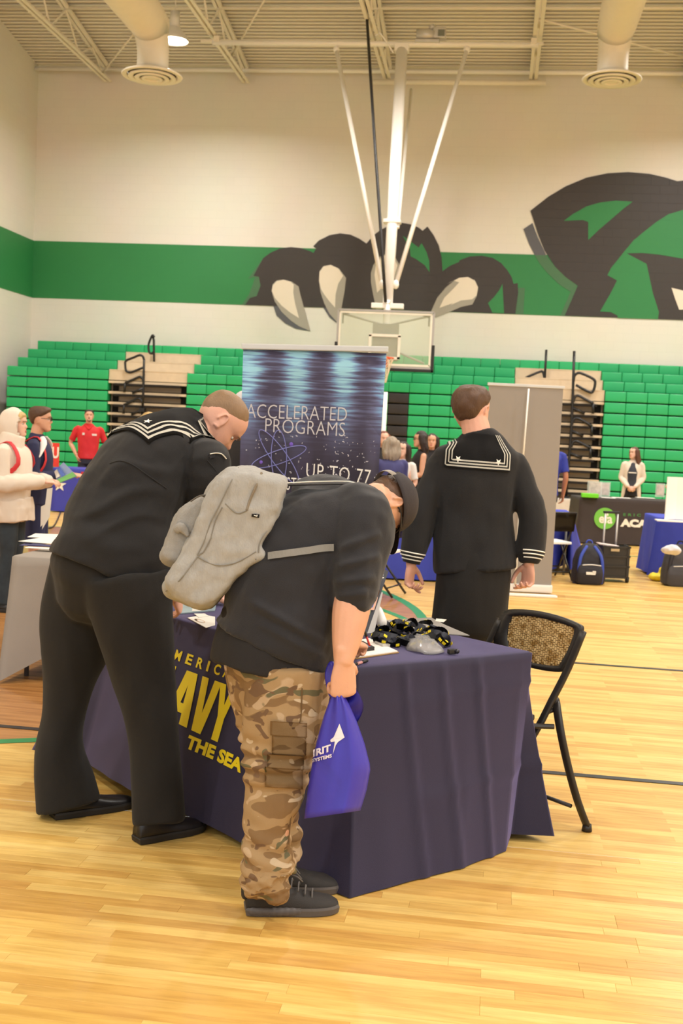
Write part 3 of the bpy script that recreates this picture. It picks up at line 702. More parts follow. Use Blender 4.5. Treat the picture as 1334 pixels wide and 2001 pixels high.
# ---- the navy table
TN = V((-.45, 4.07)); TR = V((.2, 4.65)); EL = V((-.76, .65)); TL = TN+EL*1.83; TF = TR+EL*1.83; TZ = .752
NAVY = mat('navy_cloth', (26, 23, 48), .8, var=.10, vscale=5, bump=.25, bscale=500, sheen=.5)
NAVY.node_tree.nodes['Principled BSDF'].inputs['Sheen Tint'].default_value = (.55, .48, 1, 1)
b2 = xy
st = [ (TN, V(fl(683, 1757)), .003, .0), (TN.lerp(TR, .28), V(fl(762, 1735)), .005, .010), (TN.lerp(TR, .62), V(fl(905, 1697)), .005, .012), (TR-(TR-TN)*.06, V(fl(988, 1665)), .004, .0),
       (TR, V(fl(998, 1630, .03)), .03, .0), (TR+(TF-TR)*.02, V(fl(1083, 1634, .03)), .03, .0), (TR.lerp(TF, .12), V(fl(1083, 1634, .03))+EL*.18+V((.01, -.01)), .01, .0),
       (TR.lerp(TF, .5), TR.lerp(TF, .5)+V((.10, .11)), .02, .02), (TF, TF+V((-.05, .18)), .03, .0), (TF.lerp(TL, .5), TF.lerp(TL, .5)+EL*.08, .03, .01),
       (TL, V(fl(62, 1465, .05)), .05, .0), (TN.lerp(TL, .90), V(fl(159, 1484, .06)), .06, .010), (TN.lerp(TL, .66), V(fl(262, 1549, .08)), .08, .008), (TN.lerp(TL, .36), V(fl(400, 1610, .04)), .04, .008), (TN.lerp(TL, .10), V(fl(559, 1700)), .01, .006), (TN.lerp(TL, .035), V(fl(640, 1742)), .008, .004)]
under_table(TN, TR, TF, TL, TZ, 'folding table hidden under the navy cloth')
cloth, CS = cloth_loop('tablecloth', [TN, TR, TF, TL], st, TZ, NAVY, 'navy tablecloth with yellow lettering draped over the front table', rows=26, per=16, drop_ex=1.3)
# pressed creases
me = cloth.data; e1 = (TR-TN).normalized()
for v in me.vertices:
    s = (V(v.co.xy)-TN).dot(e1); d = (V(v.co.xy)-TN).dot(V((e1.y, -e1.x)))
    if v.co.z < TZ-.02 and -.05 < s < .95 and d > -.1:
        k = 0
        for c in (.22, .40, .58): k += .009*exp(-((s-c)/.016)**2)
        for c in (.60, .26): k += .010*exp(-((v.co.z-c-.05*s)/.018)**2)*(1 if s > .25 else .3)
        v.co += V((e1.y, -e1.x, 0))*k
clo_bvh = bvh_of(cloth)
YEL = mat('print_yellow', (240, 214, 20), .55, var=.05)
fa = V((-.41, 3.82)); fb = V((-1.76, 4.87)); fL = (fb-fa).normalized(); fN = V((fL.y, -fL.x))   # points away from the table? fixed below
if fN.dot(V((0, -1))) < 0: fN = -fN
def on_front(x, y):     # x metres left->right as read, y height above floor
    u = x; P = fa+fL*u; o = V((P.x, P.y, y))+V((fN.x, fN.y, 0))*.6
    h = clo_bvh.ray_cast(o, V((-fN.x, -fN.y, 0)), 1.4)
    if h[0] is None: return V((P.x, P.y, y))
    return h[0]+V((fN.x, fN.y, 0))*.0035
def hit(px, py):
    h = clo_bvh.ray_cast(CAM, ray(px, py).normalized())[0]; return (V(h.xy)-fa).dot(fL), h.z
def front_text(s, pl, pr, h, bold=.03, cuts=1, spacing=1.0):
    """pl/pr: where the first letter's foot and the last letter's foot stand on the cloth"""
    (u0, z0_), (u1, z1_) = hit(*pl), hit(*pr)
    text_on('printed_word', s, 1.0, lambda x, y: on_front(u0-x, z0_+y+(z1_-z0_)*x/(u0-u1)), YEL, cloth, bold=bold, width=u0-u1, height=h, cuts=cuts, spacing=spacing)
front_text('FORGED BY', (262, 1415), (334, 1447), .05, bold=.05)
front_text('THE SEA', (362, 1461), (471, 1511), .052, bold=.05)
BIG = {'N': [[(0, 0), (0, 1), (.34, 1), (.66, .42), (.66, 1), (1, 1), (1, 0), (.68, 0), (.34, .6), (.34, 0)]],
       'A': [[(0, 0), (.26, 1), (.5, 1), (.5, .74), (.44, .38), (.5, .38), (.5, .2), (.375, .2), (.33, 0)], [(1, 0), (.67, 0), (.625, .2), (.5, .2), (.5, .38), (.56, .38), (.5, .74), (.5, 1), (.74, 1)]],
       'V': [[(0, 1), (.34, 1), (.5, .36), (.66, 1), (1, 1), (.72, 0), (.28, 0)]],
       'Y': [[(0, 1), (.33, 1), (.5, .64), (.67, 1), (1, 1), (.68, .42), (.68, 0), (.32, 0), (.32, .42)]]}
def big_letter(ch, pxl, pxr, pt, pb):
    """one block letter between two foot columns; pt/pb rows at its left"""
    (u0, zt0) = hit(pxl, pt[0]); (u1, zt1) = hit(pxr, pt[1]); zb0 = hit(pxl, pb[0])[1]; zb1 = hit(pxr, pb[1])[1]; ub = hit(pxl, pb[0])[0]
    bm = bmesh.new()
    for poly in BIG[ch]:
        f = bm.faces.new([bm.verts.new((x, y, 0)) for x, y in poly])
    if ch == 'A': pass
    bmesh.ops.triangulate(bm, faces=bm.faces[:])
    for _ in range(3):
        es = [e for e in bm.edges if e.calc_length() > .12]
        bmesh.ops.subdivide_edges(bm, edges=es, cuts=1); bmesh.ops.triangulate(bm, faces=bm.faces[:])
    for v in bm.verts:
        x, y = v.co.x, v.co.y
        v.co = on_front(u0+(u1-u0)*x, (zb0+(zb1-zb0)*x)*(1-y)+(zt0+(zt1-zt0)*x)*y)
    mk('printed_letter', bm, YEL, cloth)
for ch, a_, b_ in (('N', 296, 346), ('A', 355, 399), ('V', 397, 434), ('Y', 432, 466)):
    rowt = lambda x: 1302+(x-345)*.36; rowb = lambda x: 1405+(x-345)*.50
    big_letter(ch, a_, b_, (rowt(a_), rowt(b_)), (rowb(a_), rowb(b_)))
for ch, px_ in zip("AMERICA", (322, 340, 362, 383, 403, 417, 435)):
    wd_ = 4 if ch == 'I' else 12; front_text(ch, (px_, 1290+(px_-345)*.36), (px_+wd_, 1290+(px_+wd_-345)*.36), .042, bold=.03, cuts=0)
# ================================================================== PEOPLE TOOLS
SKIN = skin('skin', (216, 164, 136)); SKIN2 = skin('skin_pale', (228, 182, 160)); SKIN3 = skin('skin_tan', (196, 132, 98))
EYEW = mat('eye_white', (236, 230, 224), .3); IRIS = mat('eye_dark', (52, 38, 30), .3); LIPM = mat('lip_pink', (190, 104, 96), .5); LIPP = mat('lip_deep', (170, 70, 74), .5)
HP = [(-.117, .030, .060, .022), (-.108, .045, .078, .036), (-.095, .015, .088, .047), (-.078, -.022, .087, .056), (-.060, -.050, .087, .063), (-.040, -.073, .085, .069),
      (-.018, -.088, .084, .073), (.005, -.097, .080, .0755), (.028, -.101, .088, .0768), (.052, -.099, .086, .0755), (.074, -.090, .076, .069), (.093, -.072, .058, .056), (.107, -.048, .034, .037), (.116, -.022, .006, .016)]
HPS = cat_r([(a, b, c, d) for a, b, c, d in HP], 3)
def head_pt(i, a, off=0.0):
    z, yb, yf, w = HPS[i]; yc, hd = (yf+yb)/2, (yf-yb)/2
    s, c = sin(a), cos(a)
    x = w*math.copysign(abs(s)**.9, s); y = yc+hd*math.copysign(abs(c)**.92, c)
    if c > 0:
        n = max(0, 1-abs(z+.026)/.05) if z < -.026 else max(0, 1-(z+.026)/.046)
        if z < -.026: n = max(0, 1-(-.026-z)/.018)
        y += .026*n*exp(-(x/.0135)**2)
        y -= .010*exp(-((abs(x)-.031)/.014)**2-((z-.002)/.012)**2)
        y += .006*exp(-((abs(x)-.025)/.022)**2-((z-.024)/.009)**2)
        y += .005*exp(-(x/.02)**2)*(exp(-((z+.060)/.006)**2)+exp(-((z+.072)/.006)**2))
        y += .006*exp(-(x/.02)**2-((z+.098)/.012)**2)
        y += .004*exp(-((abs(x)-.045)/.015)**2-((z+.025)/.018)**2)
    if off:
        n = V((x/w**2 if w else 0, (y-yc)/max(hd, .01)**2, (z-.02)/.0100)); n.normalize(); return V((x, y, z))+n*off
    return V((x, y, z))
NA = 36
def head_bm(bm, M, ears=True):
    """M 4x4: head frame x=right, y=facing, z=up, origin at eye height centre"""
    R = []
    for i in range(len(HPS)): R.append([bm.verts.new(M @ head_pt(i, 2*pi*k/NA)) for k in range(NA)])
    for i in range(len(R)-1):
        for k in range(NA): bm.faces.new((R[i][k], R[i][(k+1) % NA], R[i+1][(k+1) % NA], R[i+1][k]))
    bm.faces.new(R[0][::-1]); bm.faces.new(R[-1])
    if ears:
        for s in (-1, 1):
            R3 = M.to_3x3()
            pts = []
            for a in [x*pi/10 for x in range(-4, 12)]:
                pts.append(M @ V((s*(.074+.006), -.012-.016*cos(a)*-1*-1, .004+.027*sin(a))))
            tube(bm, [M @ V((s*(.075+.010*(.5+.5*sin(a))), -.014+.015*cos(a), -.004+.029*sin(a))) for a in [-1.7+x*.42 for x in range(0, 13)]], [.0048], n=6, sub=1, rnd=True)
            ell(bm, M @ V((s*.073, -.008, -.006)), (.008, .016, .027), R3, seg=10)
            ell(bm, M @ V((s*.076, -.004, -.028)), (.006, .008, .009), R3, seg=8)
def Mh(c, f, u):
    f = V(f).normalized(); u = V(u); u = (u-f*u.dot(f)).normalized(); r = f.cross(u)
    M = Matrix.Identity(4)
    for i in range(3): M[i][0] = r[i]; M[i][1] = f[i]; M[i][2] = u[i]; M[i][3] = c[i]
    return M
def sstep(a, b, x):
    t = max(0, min(1, (x-a)/(b-a))); return t*t*(3-2*t)
def hair_cap(M, parent, m, thick=.014, front=.072, side=.02, back=-.055, sideburn=False, rough=.004, name='hair', seed=0, topx=1.0, edge=.018):
    """hair following the skull above its hairline"""
    bm = bmesh.new(); NN = 60; R = []
    def line(a):
        c = cos(a)
        if c > .35: return front-(front-side)*sstep(1, .35, c)*.8
        if c > -.2: return side*.2+side*.8*sstep(-.2, .35, c) - (.0 if not sideburn else .02)
        return back+(side*.2-back)*sstep(-1.0, -.2, c)
    for i in range(len(HPS)):
        row = []
        for k in range(NN):
            a = 2*pi*k/NN; z = HPS[i][0]; d = z-line(a); t = sstep(-.004, edge, d)
            p = head_pt(i, a, 0); q = head_pt(i, a, .01)-p
            n = noise.noise(V((p.x*60+seed, p.y*60, p.z*25)))
            tt = thick*(.55+.45*sstep(.0, .1, z)*topx)
            row.append((bm.verts.new(M @ (p+q.normalized()*(-.004+(tt+.004)*t+rough*n*t))), d))
        R.append(row)
    for i in range(len(R)-1):
        for k in range(NN):
            q = (R[i][k], R[i][(k+1) % NN], R[i+1][(k+1) % NN], R[i+1][k])
            if max(x[1] for x in q) > -.006: bm.faces.new([x[0] for x in q])
    bm.faces.new([x[0] for x in R[-1]])
    for v in [v for v in bm.verts if not v.link_faces]: bm.verts.remove(v)
    return mk(name, bm, m, parent, True)
def hairmat(name, rgb):
    m = mat(name, rgb, rough=.55, var=.35, vscale=22, bump=.6, bscale=190, stretch=(1, 1, .35)); return m
HBRN = hairmat('hair_brown', (84, 58, 40)); HDRK = hairmat('hair_dark', (44, 30, 26)); HBLD = hairmat('hair_blond', (196, 164, 108)); HGRY = hairmat('hair_grey', (150, 136, 118)); HRED = hairmat('hair_red', (120, 58, 34)); HSAND = hairmat('hair_sand', (136, 108, 80))
def face_bits(M, parent, brow=None, lips=None, glasses=None, beard=None):
    R3 = M.to_3x3()
    for s in (-1, 1):
        bm = bmesh.new(); ell(bm, M @ V((s*.031, .0665, .002)), (.0130, .008, .0062), R3, seg=10); e = mk('eye', bm, EYEW, parent, True)
        bm = bmesh.new(); ell(bm, M @ V((s*.031, .0718, .002)), (.0065, .0038, .006), R3, seg=8); mk('iris', bm, IRIS, e, True)
        if brow:
            bm = bmesh.new(); tube(bm, [M @ V((s*.016, .094, .021)), M @ V((s*.031, .091, .026)), M @ V((s*.048, .076, .021))], [(.0035, .002)], n=6, sub=2, rnd=True); mk('eyebrow', bm, brow, parent, True)
    if lips:
        bm = bmesh.new()
        for z, r in ((-.0605, .0038), (-.0705, .0045)): tube(bm, [M @ V((-.022, .078, z-.001)), M @ V((-.01, .0895, z)), M @ V((0, .0915, z)), M @ V((.01, .0895, z)), M @ V((.022, .078, z-.001))], [(.003, r)], n=6, sub=2, rnd=True)
        mk('lips', bm, lips, parent, True)
    if glasses:
        bm = bmesh.new()
        for s in (-1, 1):
            pts = [M @ V((s*(.031+.025*cos(a)), .098-.006*abs(cos(a)), .0+.018*sin(a))) for a in [2*pi*i/16 for i in range(17)]]
            tube(bm, pts, [.0022], n=5, sub=1); bar(bm, M @ V((s*.056, .092, .006)), M @ V((s*.078, -.005, .008)), .0022, 5)
        bar(bm, M @ V((-.007, .1, .004)), M @ V((.007, .1, .004)), .0022, 5)
        mk('glasses', bm, glasses, parent, True)
    if beard:
        bm = bmesh.new()
        for (x, y, z, rx, ry, rz_) in ((0, .083, -.100, .024, .014, .012), (-.027, .072, -.088, .012, .016, .016), (.027, .072, -.088, .012, .016, .016), (0, .088, -.049, .024, .008, .005)):
            ell(bm, M @ V((x, y, z)), (rx, ry, rz_), R3, seg=10)
        fuse('beard', bm, beard, parent, .004, 2)
def hand_bm(bm, w, d, pn, side, curl=(.5, .5, .5, .5), L=.185, thumb=.5, spread=.06, thumb_in=0.):
    """w wrist, d toward the fingers, pn palm-facing normal, side = thumb side"""
    d = V(d).normalized(); pn = V(pn); pn = (pn-d*pn.dot(d)).normalized(); sd = V(side); sd = (sd-d*sd.dot(d)-pn*sd.dot(pn)).normalized(); k = L/.185
    tube(bm, [w-d*.03*k, w+d*.01*k, w+d*.045*k, w+d*.092*k], [(.026*k, .019*k), (.028*k, .018*k), (.038*k, .016*k), (.040*k, .013*k)], side=sd, n=14, sub=2, ex=2.3, rnd=True)
    ofs = (.030, .010, -.0105, -.030); lens = (.070, .080, .074, .058)
    for i in range(4):
        b = w+(d*.086+sd*ofs[i])*k; dd = (d+sd*(spread*(1.5-i))).normalized(); a = 0; pts = [b-dd*.012*k, b]; seg = [.46, .31, .23]
        for j in range(3):
            a += curl[i]*(.95, 1.05, .8)[j]; v = dd*cos(a)+pn*sin(a); pts.append(pts[-1]+v*(lens[i]*seg[j]*k))
        r = (.0088, .0092, .0086, .0076)[i]*k
        tube(bm, pts, [r*1.05, r*1.05, r, r*.93, r*.82], n=8, sub=2, side=sd, rnd=True)
    b = w+(d*.022+sd*.024+pn*.004)*k; t1 = (sd*.72+d*.62+pn*(.25+thumb_in)).normalized(); t2 = (sd*(.35-.5*thumb)+d*.8+pn*(.35+thumb_in)).normalized(); t3 = (sd*(.1-.7*thumb)+d*.8+pn*(.45+thumb_in)).normalized()
    p1 = b+t1*.038*k; p2 = p1+t2*.034*k; p3 = p2+t3*.026*k
    tube(bm, [b-t1*.012*k, b, p1, p2, p3], [.013*k, .015*k, .0118*k, .0105*k, .0085*k], n=8, sub=2, rnd=True)
def shoe(parent, heel, toe, m, sole_m, L=None, h=.11, name='shoe', w=.048):
    heel = V(heel); toe = V(toe); d = toe-heel; d.z = 0; L = L or d.length; d.normalize(); s = V((d.y, -d.x, 0)); 
    bm = bmesh.new(); P = []
    prof = [(0, .03, .075, .7), (.06, .034, .095, .8), (.16, .038, .105, .85), (.28, .040, .10, .9), (.42, .042, .078, 1), (.58, .048, .062, 1.05), (.75, .050, .052, 1.05), (.90, .042, .044, 1), (.985, .024, .032, .9)]
    rings = []
    prof = cat_r(prof, 3)
    for u, ww, hh, _ in prof:
        c = heel+d*(u*L); c.z = .022; ring = []
        for k in range(16):
            a = pi*k/15; x = cos(a); y = sin(a)
            ring.append(bm.verts.new(c+s*(w/.048*ww*math.copysign(abs(x)**.8, x))+Z3*((hh-.022)*h/.105*abs(y)**.85)))
        rings.append(ring)
    for a, b in zip(rings, rings[1:]):
        for k in range(15): bm.faces.new((a[k], a[k+1], b[k+1], b[k]))
        bm.faces.new((a[15], a[0], b[0], b[15]))
    bm.faces.new(rings[0]); bm.faces.new(rings[-1][::-1])
    up = mk(name, bm, m, parent, True)
    bm = bmesh.new(); lo = []; hi = []
    out = [(heel+d*(u*L), ww*w/.048*1.06) for u, ww, hh, _ in prof]
    loop = [c+s*q for c, q in out]+[c-s*q for c, q in out[::-1]]
    for z, k in ((.0015, .96), (.004, 1.0), (.022, 1.02), (.030, .98)):
        cc = heel+d*(L*.5); lo.append([bm.verts.new(V((cc.x+(p.x-cc.x)*k, cc.y+(p.y-cc.y)*k, z))) for p in loop])
    n = len(loop)
    for a, b in zip(lo, lo[1:]):
        for i in range(n): bm.faces.new((a[i], a[(i+1) % n], b[(i+1) % n], b[i]))
    bm.faces.new(lo[0][::-1]); bm.faces.new(lo[-1]); mk('sole', bm, sole_m, up)
    return up, d, s, L
SHOEB = mat('shoe_black', (26, 24, 25), .35, bump=.1); SOLEB = mat('sole_black', (32, 29, 27), .6)
def person(label, x, y, H, F, top, low, skinm=SKIN, sleeve='long', arms='down', hair=None, female=False, group=None, build=1.0, shorts=False, voxel=.011, headturn=0, nod=0, bits=True, z0=0.0, arm_j=None, lower='trousers', topname='shirt', hem=.50, hairname='hair'):
    """a complete standing figure from its height, heading and arm pose"""
    F = V((F[0], F[1], 0)).normalized(); Rt = V((F.y, -F.x, 0)); base = V((x, y, z0)); s = H/1.78
    def W(a, b, c): return base+Rt*(a*s)+F*(b*s)+Z3*(c*s)
    t = thing('person', (x, y, z0), label, 'person', group)
    sw = (.165 if female else .195)*build; hipw = (.165 if female else .160)*build
    sh = {-1: W(-sw, -.01, 1.425), 1: W(sw, -.01, 1.425)}
    J = {}
    for sd in (-1, 1):
        if arms == 'down': e = W(sd*(sw+.055), -.03, 1.15); w_ = W(sd*(sw+.05), .05, .91); d = V((0, 0, -1))+F*.15; pn = -Rt*sd; si = F
        elif arms == 'pockets': e = W(sd*(sw+.10), -.07, 1.17); w_ = W(sd*(sw-.01), .06, .95); d = V((0, 0, -1))-Rt*sd*.35; pn = -Rt*sd; si = F
        elif arms == 'clasp': e = W(sd*(sw+.05), -.02, 1.16); w_ = W(sd*.055, .20, .98); d = -Rt*sd*.8-Z3*.5+F*.1; pn = -F; si = Z3
        elif arms == 'hold': e = W(sd*(sw+.02), .02, 1.15); w_ = W(sd*.10, .30, 1.17); d = -Rt*sd*.4+F*.8; pn = -Rt*sd*.3-Z3; si = Z3*.2-Rt*sd
        if arm_j and sd in arm_j: e, w_, d, pn, si = [W(*q) if i < 2 else (Rt*q[0]+F*q[1]+Z3*q[2]) for i, q in enumerate(arm_j[sd])]
        J[sd] = (sh[sd], e, w_, d, pn, si)
    hd = F*cos(headturn)+Rt*sin(headturn); hf = (hd*cos(nod)-Z3*sin(nod)); hu = Z3*cos(nod)+hd*sin(nod)
    HM = Mh(W(0, .02, 1.663)+hd*(.03*nod), hf, hu) @ Matrix.Scale(s*.98, 4)
    # skin body
    bm = bmesh.new(); head_bm(bm, HM)
    tube(bm, [W(0, -.02, 1.40), W(0, -.02, 1.52), W(0, .0, 1.60)], [.062*s, .054*s, .056*s], n=14, sub=2)
    tube(bm, [W(0, 0, .86), W(0, 0, 1.05), W(0, 0, 1.28), W(0, -.01, 1.42), W(0, -.015, 1.48)], [(.14*build, .09), (.125*build, .085), (.15*build, .10), (.13*build, .08), (.06, .05)], side=Rt, n=18, sub=2)
    for sd in (-1, 1):
        a, e, w_, d, pn, si = J[sd]
        tube(bm, [a, a.lerp(e, .5), e, e.lerp(w_, .35), w_], [.044*s, .042*s, .036*s, .037*s, .025*s], n=12, sub=3, rnd=True)
        hand_bm(bm, w_, d, pn, si, curl=(.45, .5, .55, .6), L=.18*s)
        tube(bm, [W(sd*.085, 0, .90), W(sd*.10, .01, .50), W(sd*.105, -.01, .30), W(sd*.105, -.02, .07)], [.075*s, .052*s, .055*s, .034*s], n=12, sub=3)
        tube(bm, [W(sd*.105, -.03, .045), W(sd*.12, .10, .035)], [(.034, .03)], side=Rt, n=10, sub=1, rnd=True)
    fuse('body', bm, skinm, t, min(voxel, .008), 2)
    # upper garment
    bm = bmesh.new()
    b_ = 1.0
    pts = [W(0, 0, hem*1.78 if False else .89), W(0, 0, 1.02), W(0, .005, 1.18), W(0, .0, 1.32), W(0, -.01, 1.42), W(0, -.015, 1.485), W(0, -.01, 1.53)]
    rr = [(.175*build, .125*build), (.165*build, .12*build), (.172*build, .125*build), (.185*build, .125*build), (.18*build, .105*build), (.11, .075), (.068, .062)]
    if female: rr = [(.165*build, .115*build), (.14*build, .105*build), (.145*build, .12*build), (.16*build, .125*build), (.155*build, .1*build), (.095, .07), (.06, .056)]
    tube(bm, pts, [(a*s, b*s) for a, b in rr], side=Rt, n=24, sub=3, ex=2.3)
    for sd in (-1, 1):
        a, e, w_, d, pn, si = J[sd]
        if sleeve == 'long': tube(bm, [a-Rt*sd*.05, a, a.lerp(e, .5), e, e.lerp(w_, .5), e.lerp(w_, .96)], [.058*s, .062*s, .058*s, .052*s, .047*s, .038*s], n=14, sub=3)
        elif sleeve == 'short': tube(bm, [a-Rt*sd*.05, a, a.lerp(e, .5), a.lerp(e, .8)], [.048*s, .053*s, .058*s, .061*s], n=14, sub=3)
    fuse(topname, bm, top, t, voxel, 3, disp=lambda me: noisy(me, .010*s, (7, 7, 4), seed=x))
    # lower garment
    bm = bmesh.new()
    tube(bm, [W(0, 0, .80), W(0, 0, .90), W(0, 0, .99)], [(.165*s*build, .12*s), (.168*s*build, .12*s), (.15*s*build, .11*s)], side=Rt, n=22, sub=2, ex=2.3)
    for sd in (-1, 1):
        if lower == 'shorts': tube(bm, [W(sd*.085, 0, .88), W(sd*.095, .01, .70), W(sd*.10, .01, .52)], [.092*s, .09*s, .088*s], n=14, sub=3)
        elif lower == 'trousers': tube(bm, [W(sd*.085, 0, .88), W(sd*.095, .01, .70), W(sd*.10, .01, .50), W(sd*.105, -.01, .28), W(sd*.105, -.015, .07)], [.092*s, .085*s, .068*s, .066*s, .062*s], n=14, sub=3)
    fuse('trousers' if lower == 'trousers' else 'shorts', bm, low, t, voxel, 3, disp=lambda me: noisy(me, .008*s, (6, 6, 3), seed=y))
    for sd in (-1, 1): shoe(t, W(sd*.105, -.085, 0), W(sd*.125, .18, 0), SHOEB, SOLEB)
    return dict(t=t, W=W, HM=HM, F=F, R=Rt, s=s, J=J, hd=hd)
def long_hair(P, m, length=.34, width=.085, back=.05, front=False, vol=1.0, wave=.012, name='hair'):
    """scalp cap joined to hanging locks"""
    M = P['HM']; hair_top = bmesh.new(); R3 = M.to_3x3(); bm = bmesh.new()
    ell(bm, M @ V((0, -.018, .035)), (.086*vol, .098*vol, .094*vol), R3, seg=20)
    dn = V((0, 0, -1))
    for k in range(9):
        a = -1.9+3.8*k/8; x = width*sin(a)*1.0; yy = -.02-back*cos(a)
        p0 = M @ V((x*.95, yy, .04)); p1 = M @ V((x*1.08, yy-.01, -.05)); L = length*(1-.12*abs(sin(a)))
        p2 = p1+dn*(L*.5)-P['hd']*.02; p3 = p1+dn*L-P['hd']*.03
        tube(bm, [p0, p1, p2+P['R']*wave*sin(k*2.3), p3-P['R']*wave*cos(k)], [.036*vol, .036*vol, .033*vol, .014], n=8, sub=3, rnd=True)
    o = fuse(name, bm, m, P['t'], .008, 2, disp=lambda me: noisy(me, .006, (40, 40, 9)))
    # open the face: pull anything in front of it back
    Mi = M.inverted()
    for v in o.data.vertices:
        q = Mi @ v.co
        if abs(q.x) < .066 and q.y > -.02 and -.14 < q.z < .07:
            q.y = min(q.y, .0); q.x = q.x; v.co = M @ q
    return o
# ================================================================== BACKGROUND PROPS
SR = V((.99, .13, 0)); SA = V((-.13, .99, 0))
PAPER = mat('paper_white', (238, 234, 226), .7, var=.03); PBLUE = mat('print_blue', (92, 120, 200), .6); PGREEN = mat('print_green', (120, 190, 110), .6)
BLUEC = mat('royal_blue_cloth', (52, 66, 178), .7, var=.1, bump=.2, bscale=150); WHT = mat('plain_white', (240, 238, 234), .5, var=.02)
REDM = mat('red_print', (222, 58, 46), .6); GREYC = mat('grey_cloth', (150, 142, 134), .85, var=.06, bump=.2, bscale=300); BLKC = mat('black_cloth', (58, 50, 50), .8, bump=.2, bscale=200)
def rect_table(name_label, A, B, D, z, m, cloth_label, zb=.04, fl_=.05, seed=2, corner=None, folds=.015, zend=None):
    """A front-left, B front-right, D back-left (xy Vectors)"""
    A, B, D = V(A), V(B), V(D); C = B+D-A; ctr = (A+C)/2
    under_table(A, B, C, D, z, name_label)
    st = []
    Q = [A, B, C, D]
    for i in range(4):
        p, q = Q[i], Q[(i+1) % 4]; d = (q-p).normalized(); nrm = V((d.y, -d.x)); prv = (p-Q[i-1]).normalized(); n0 = V((prv.y, -prv.x))
        k = (corner or {}).get(i)
        st.append((p, V(k[:2]) if k else p+(nrm+n0)*fl_*1.0, k[2] if k and len(k) > 2 else zb, .0))
        for f in (.25, .5, .75): st.append((p.lerp(q, f), p.lerp(q, f)+nrm*fl_*.5, zb if zend is None or i != 0 else zend, folds))
    return cloth_loop('tablecloth', Q, st, z+.003, m, cloth_label, rows=12, per=5, drop_ex=1.2, seed=seed)
# grey table at far left
A = V(xy(atz(24, 1087, .76))); o, _ = rect_table('folding table under the grey cloth at the left edge', A, A+V((.80, .03)), A+V((.0, 1.9)), .755, GREYC, 'grey tablecloth on the left table with papers', zb=.10, fl_=.03, corner={0: (*fl(-6, 1337), .01)}, zend=.14, folds=.02)
def sheet(name, c, w, h, rot, m, label, cat, z, th_=.002, group=None, curl=0, parent=None):
    """a sheet of paper lying flat"""
    bm = bmesh.new(); box(bm, (c[0], c[1], z+th_*.5+.001), (w, h, th_), Matrix.Rotation(rot, 3, 'Z')); o = mk(name, bm, m, parent)
    if label: tag(o, label, cat, group)
    return o
GT = .765
for i, (px, py, w, h, r, m, lb) in enumerate([(92, 1048, .22, .28, .2, PAPER, 'white paper at the far end of the grey table stack'), (103, 1058, .3, .4, -.1, PAPER, 'large white sheet spread in the middle of the grey table'), (72, 1069, .2, .1, .1, mat('print_navy', (60, 62, 110), .6), 'navy printed card nearest the hooded person'),
        (88, 1070, .2, .1, .05, mat('print_navy', (60, 62, 110), .6), 'navy printed card right of the first navy card'), (88, 1077, .24, .08, .08, PAPER, 'narrow white leaflet at the front edge of the grey table')]):
    c = atz(px, py, GT); sheet('leaflet', c, w, h, r, m, lb, 'paper', GT+.001+.004*i)
# blue tables behind
T1 = rect_table('folding table under the blue cloth behind the walking sailor', (-1.15, 12.62), (.25, 12.75), (-1.2, 13.4), .75, BLUEC, 'royal blue tablecloth seen behind the walking sailor', zb=.02, fl_=.03, folds=.03, seed=5)
T2 = rect_table('folding table under the blue cloth behind the grey banner', (.0, 14.15), tuple(atz(1120, 1006, .75).xy), (-.03, 14.95), .75, BLUEC, 'royal blue tablecloth showing right of the grey banner', zb=.05, fl_=.05, seed=9, corner={1: (*fl(1142, 1092), .02)})
A = V(xy(atz(1284, 1012, .75))); T3 = rect_table('folding table under the blue cloth at the right edge', A, A+V((1.8, .05)), A+V((-.05, .8)), .75, BLUEC, 'royal blue tablecloth at the right edge under a white panel', zb=.03, fl_=.06, seed=4, corner={0: (*fl(1262, 1128), .03)}, folds=.04)
# white folded display panel
c = atz(1298, 1018, .76); t = thing('display_panel', tuple(c), 'white folding display panel standing on the right blue table', 'display')
for i, (a, b) in enumerate([((0, 0), (.13, .10)), ((.13, .10), (.6, .10)), ((.6, .10), (.8, -.05))]):
    bm = bmesh.new(); p = V((c.x+a[0], c.y+a[1], c.z+.27)); q = V((c.x+b[0], c.y+b[1], c.z+.27)); d = q-p; box(bm, (p+q)/2, (d.length, .012, .50), frame(d, V((-d.y, d.x, 0)))); mk('panel', bm, WHT, t)
bm = bmesh.new(); box(bm, c+V((.33, .0, .006)), (.86, .2, .014)); mk('base_board', bm, WHT, t)
YELC = mat('yellow_plastic', (240, 214, 40), .6)
for i, (px, py, lb) in enumerate([(1268, 1118, 'bright yellow bundle by the left corner of the right blue table'), (1283, 1136, 'bright yellow bundle beside the dark grey backpack')]):
    p = atz(px, py, 0); bm = bmesh.new(); ell(bm, p+V((0, .05, .05)), (.10, .1, .05), seg=14); ell(bm, p+V((.08, .08, .10)), (.06, .07, .09), seg=12)
    o = fuse('yellow_bundle', bm, YELC, None, .012, 1, disp=lambda me: noisy(me, .015, 12)); tag(o, lb, 'bundle')
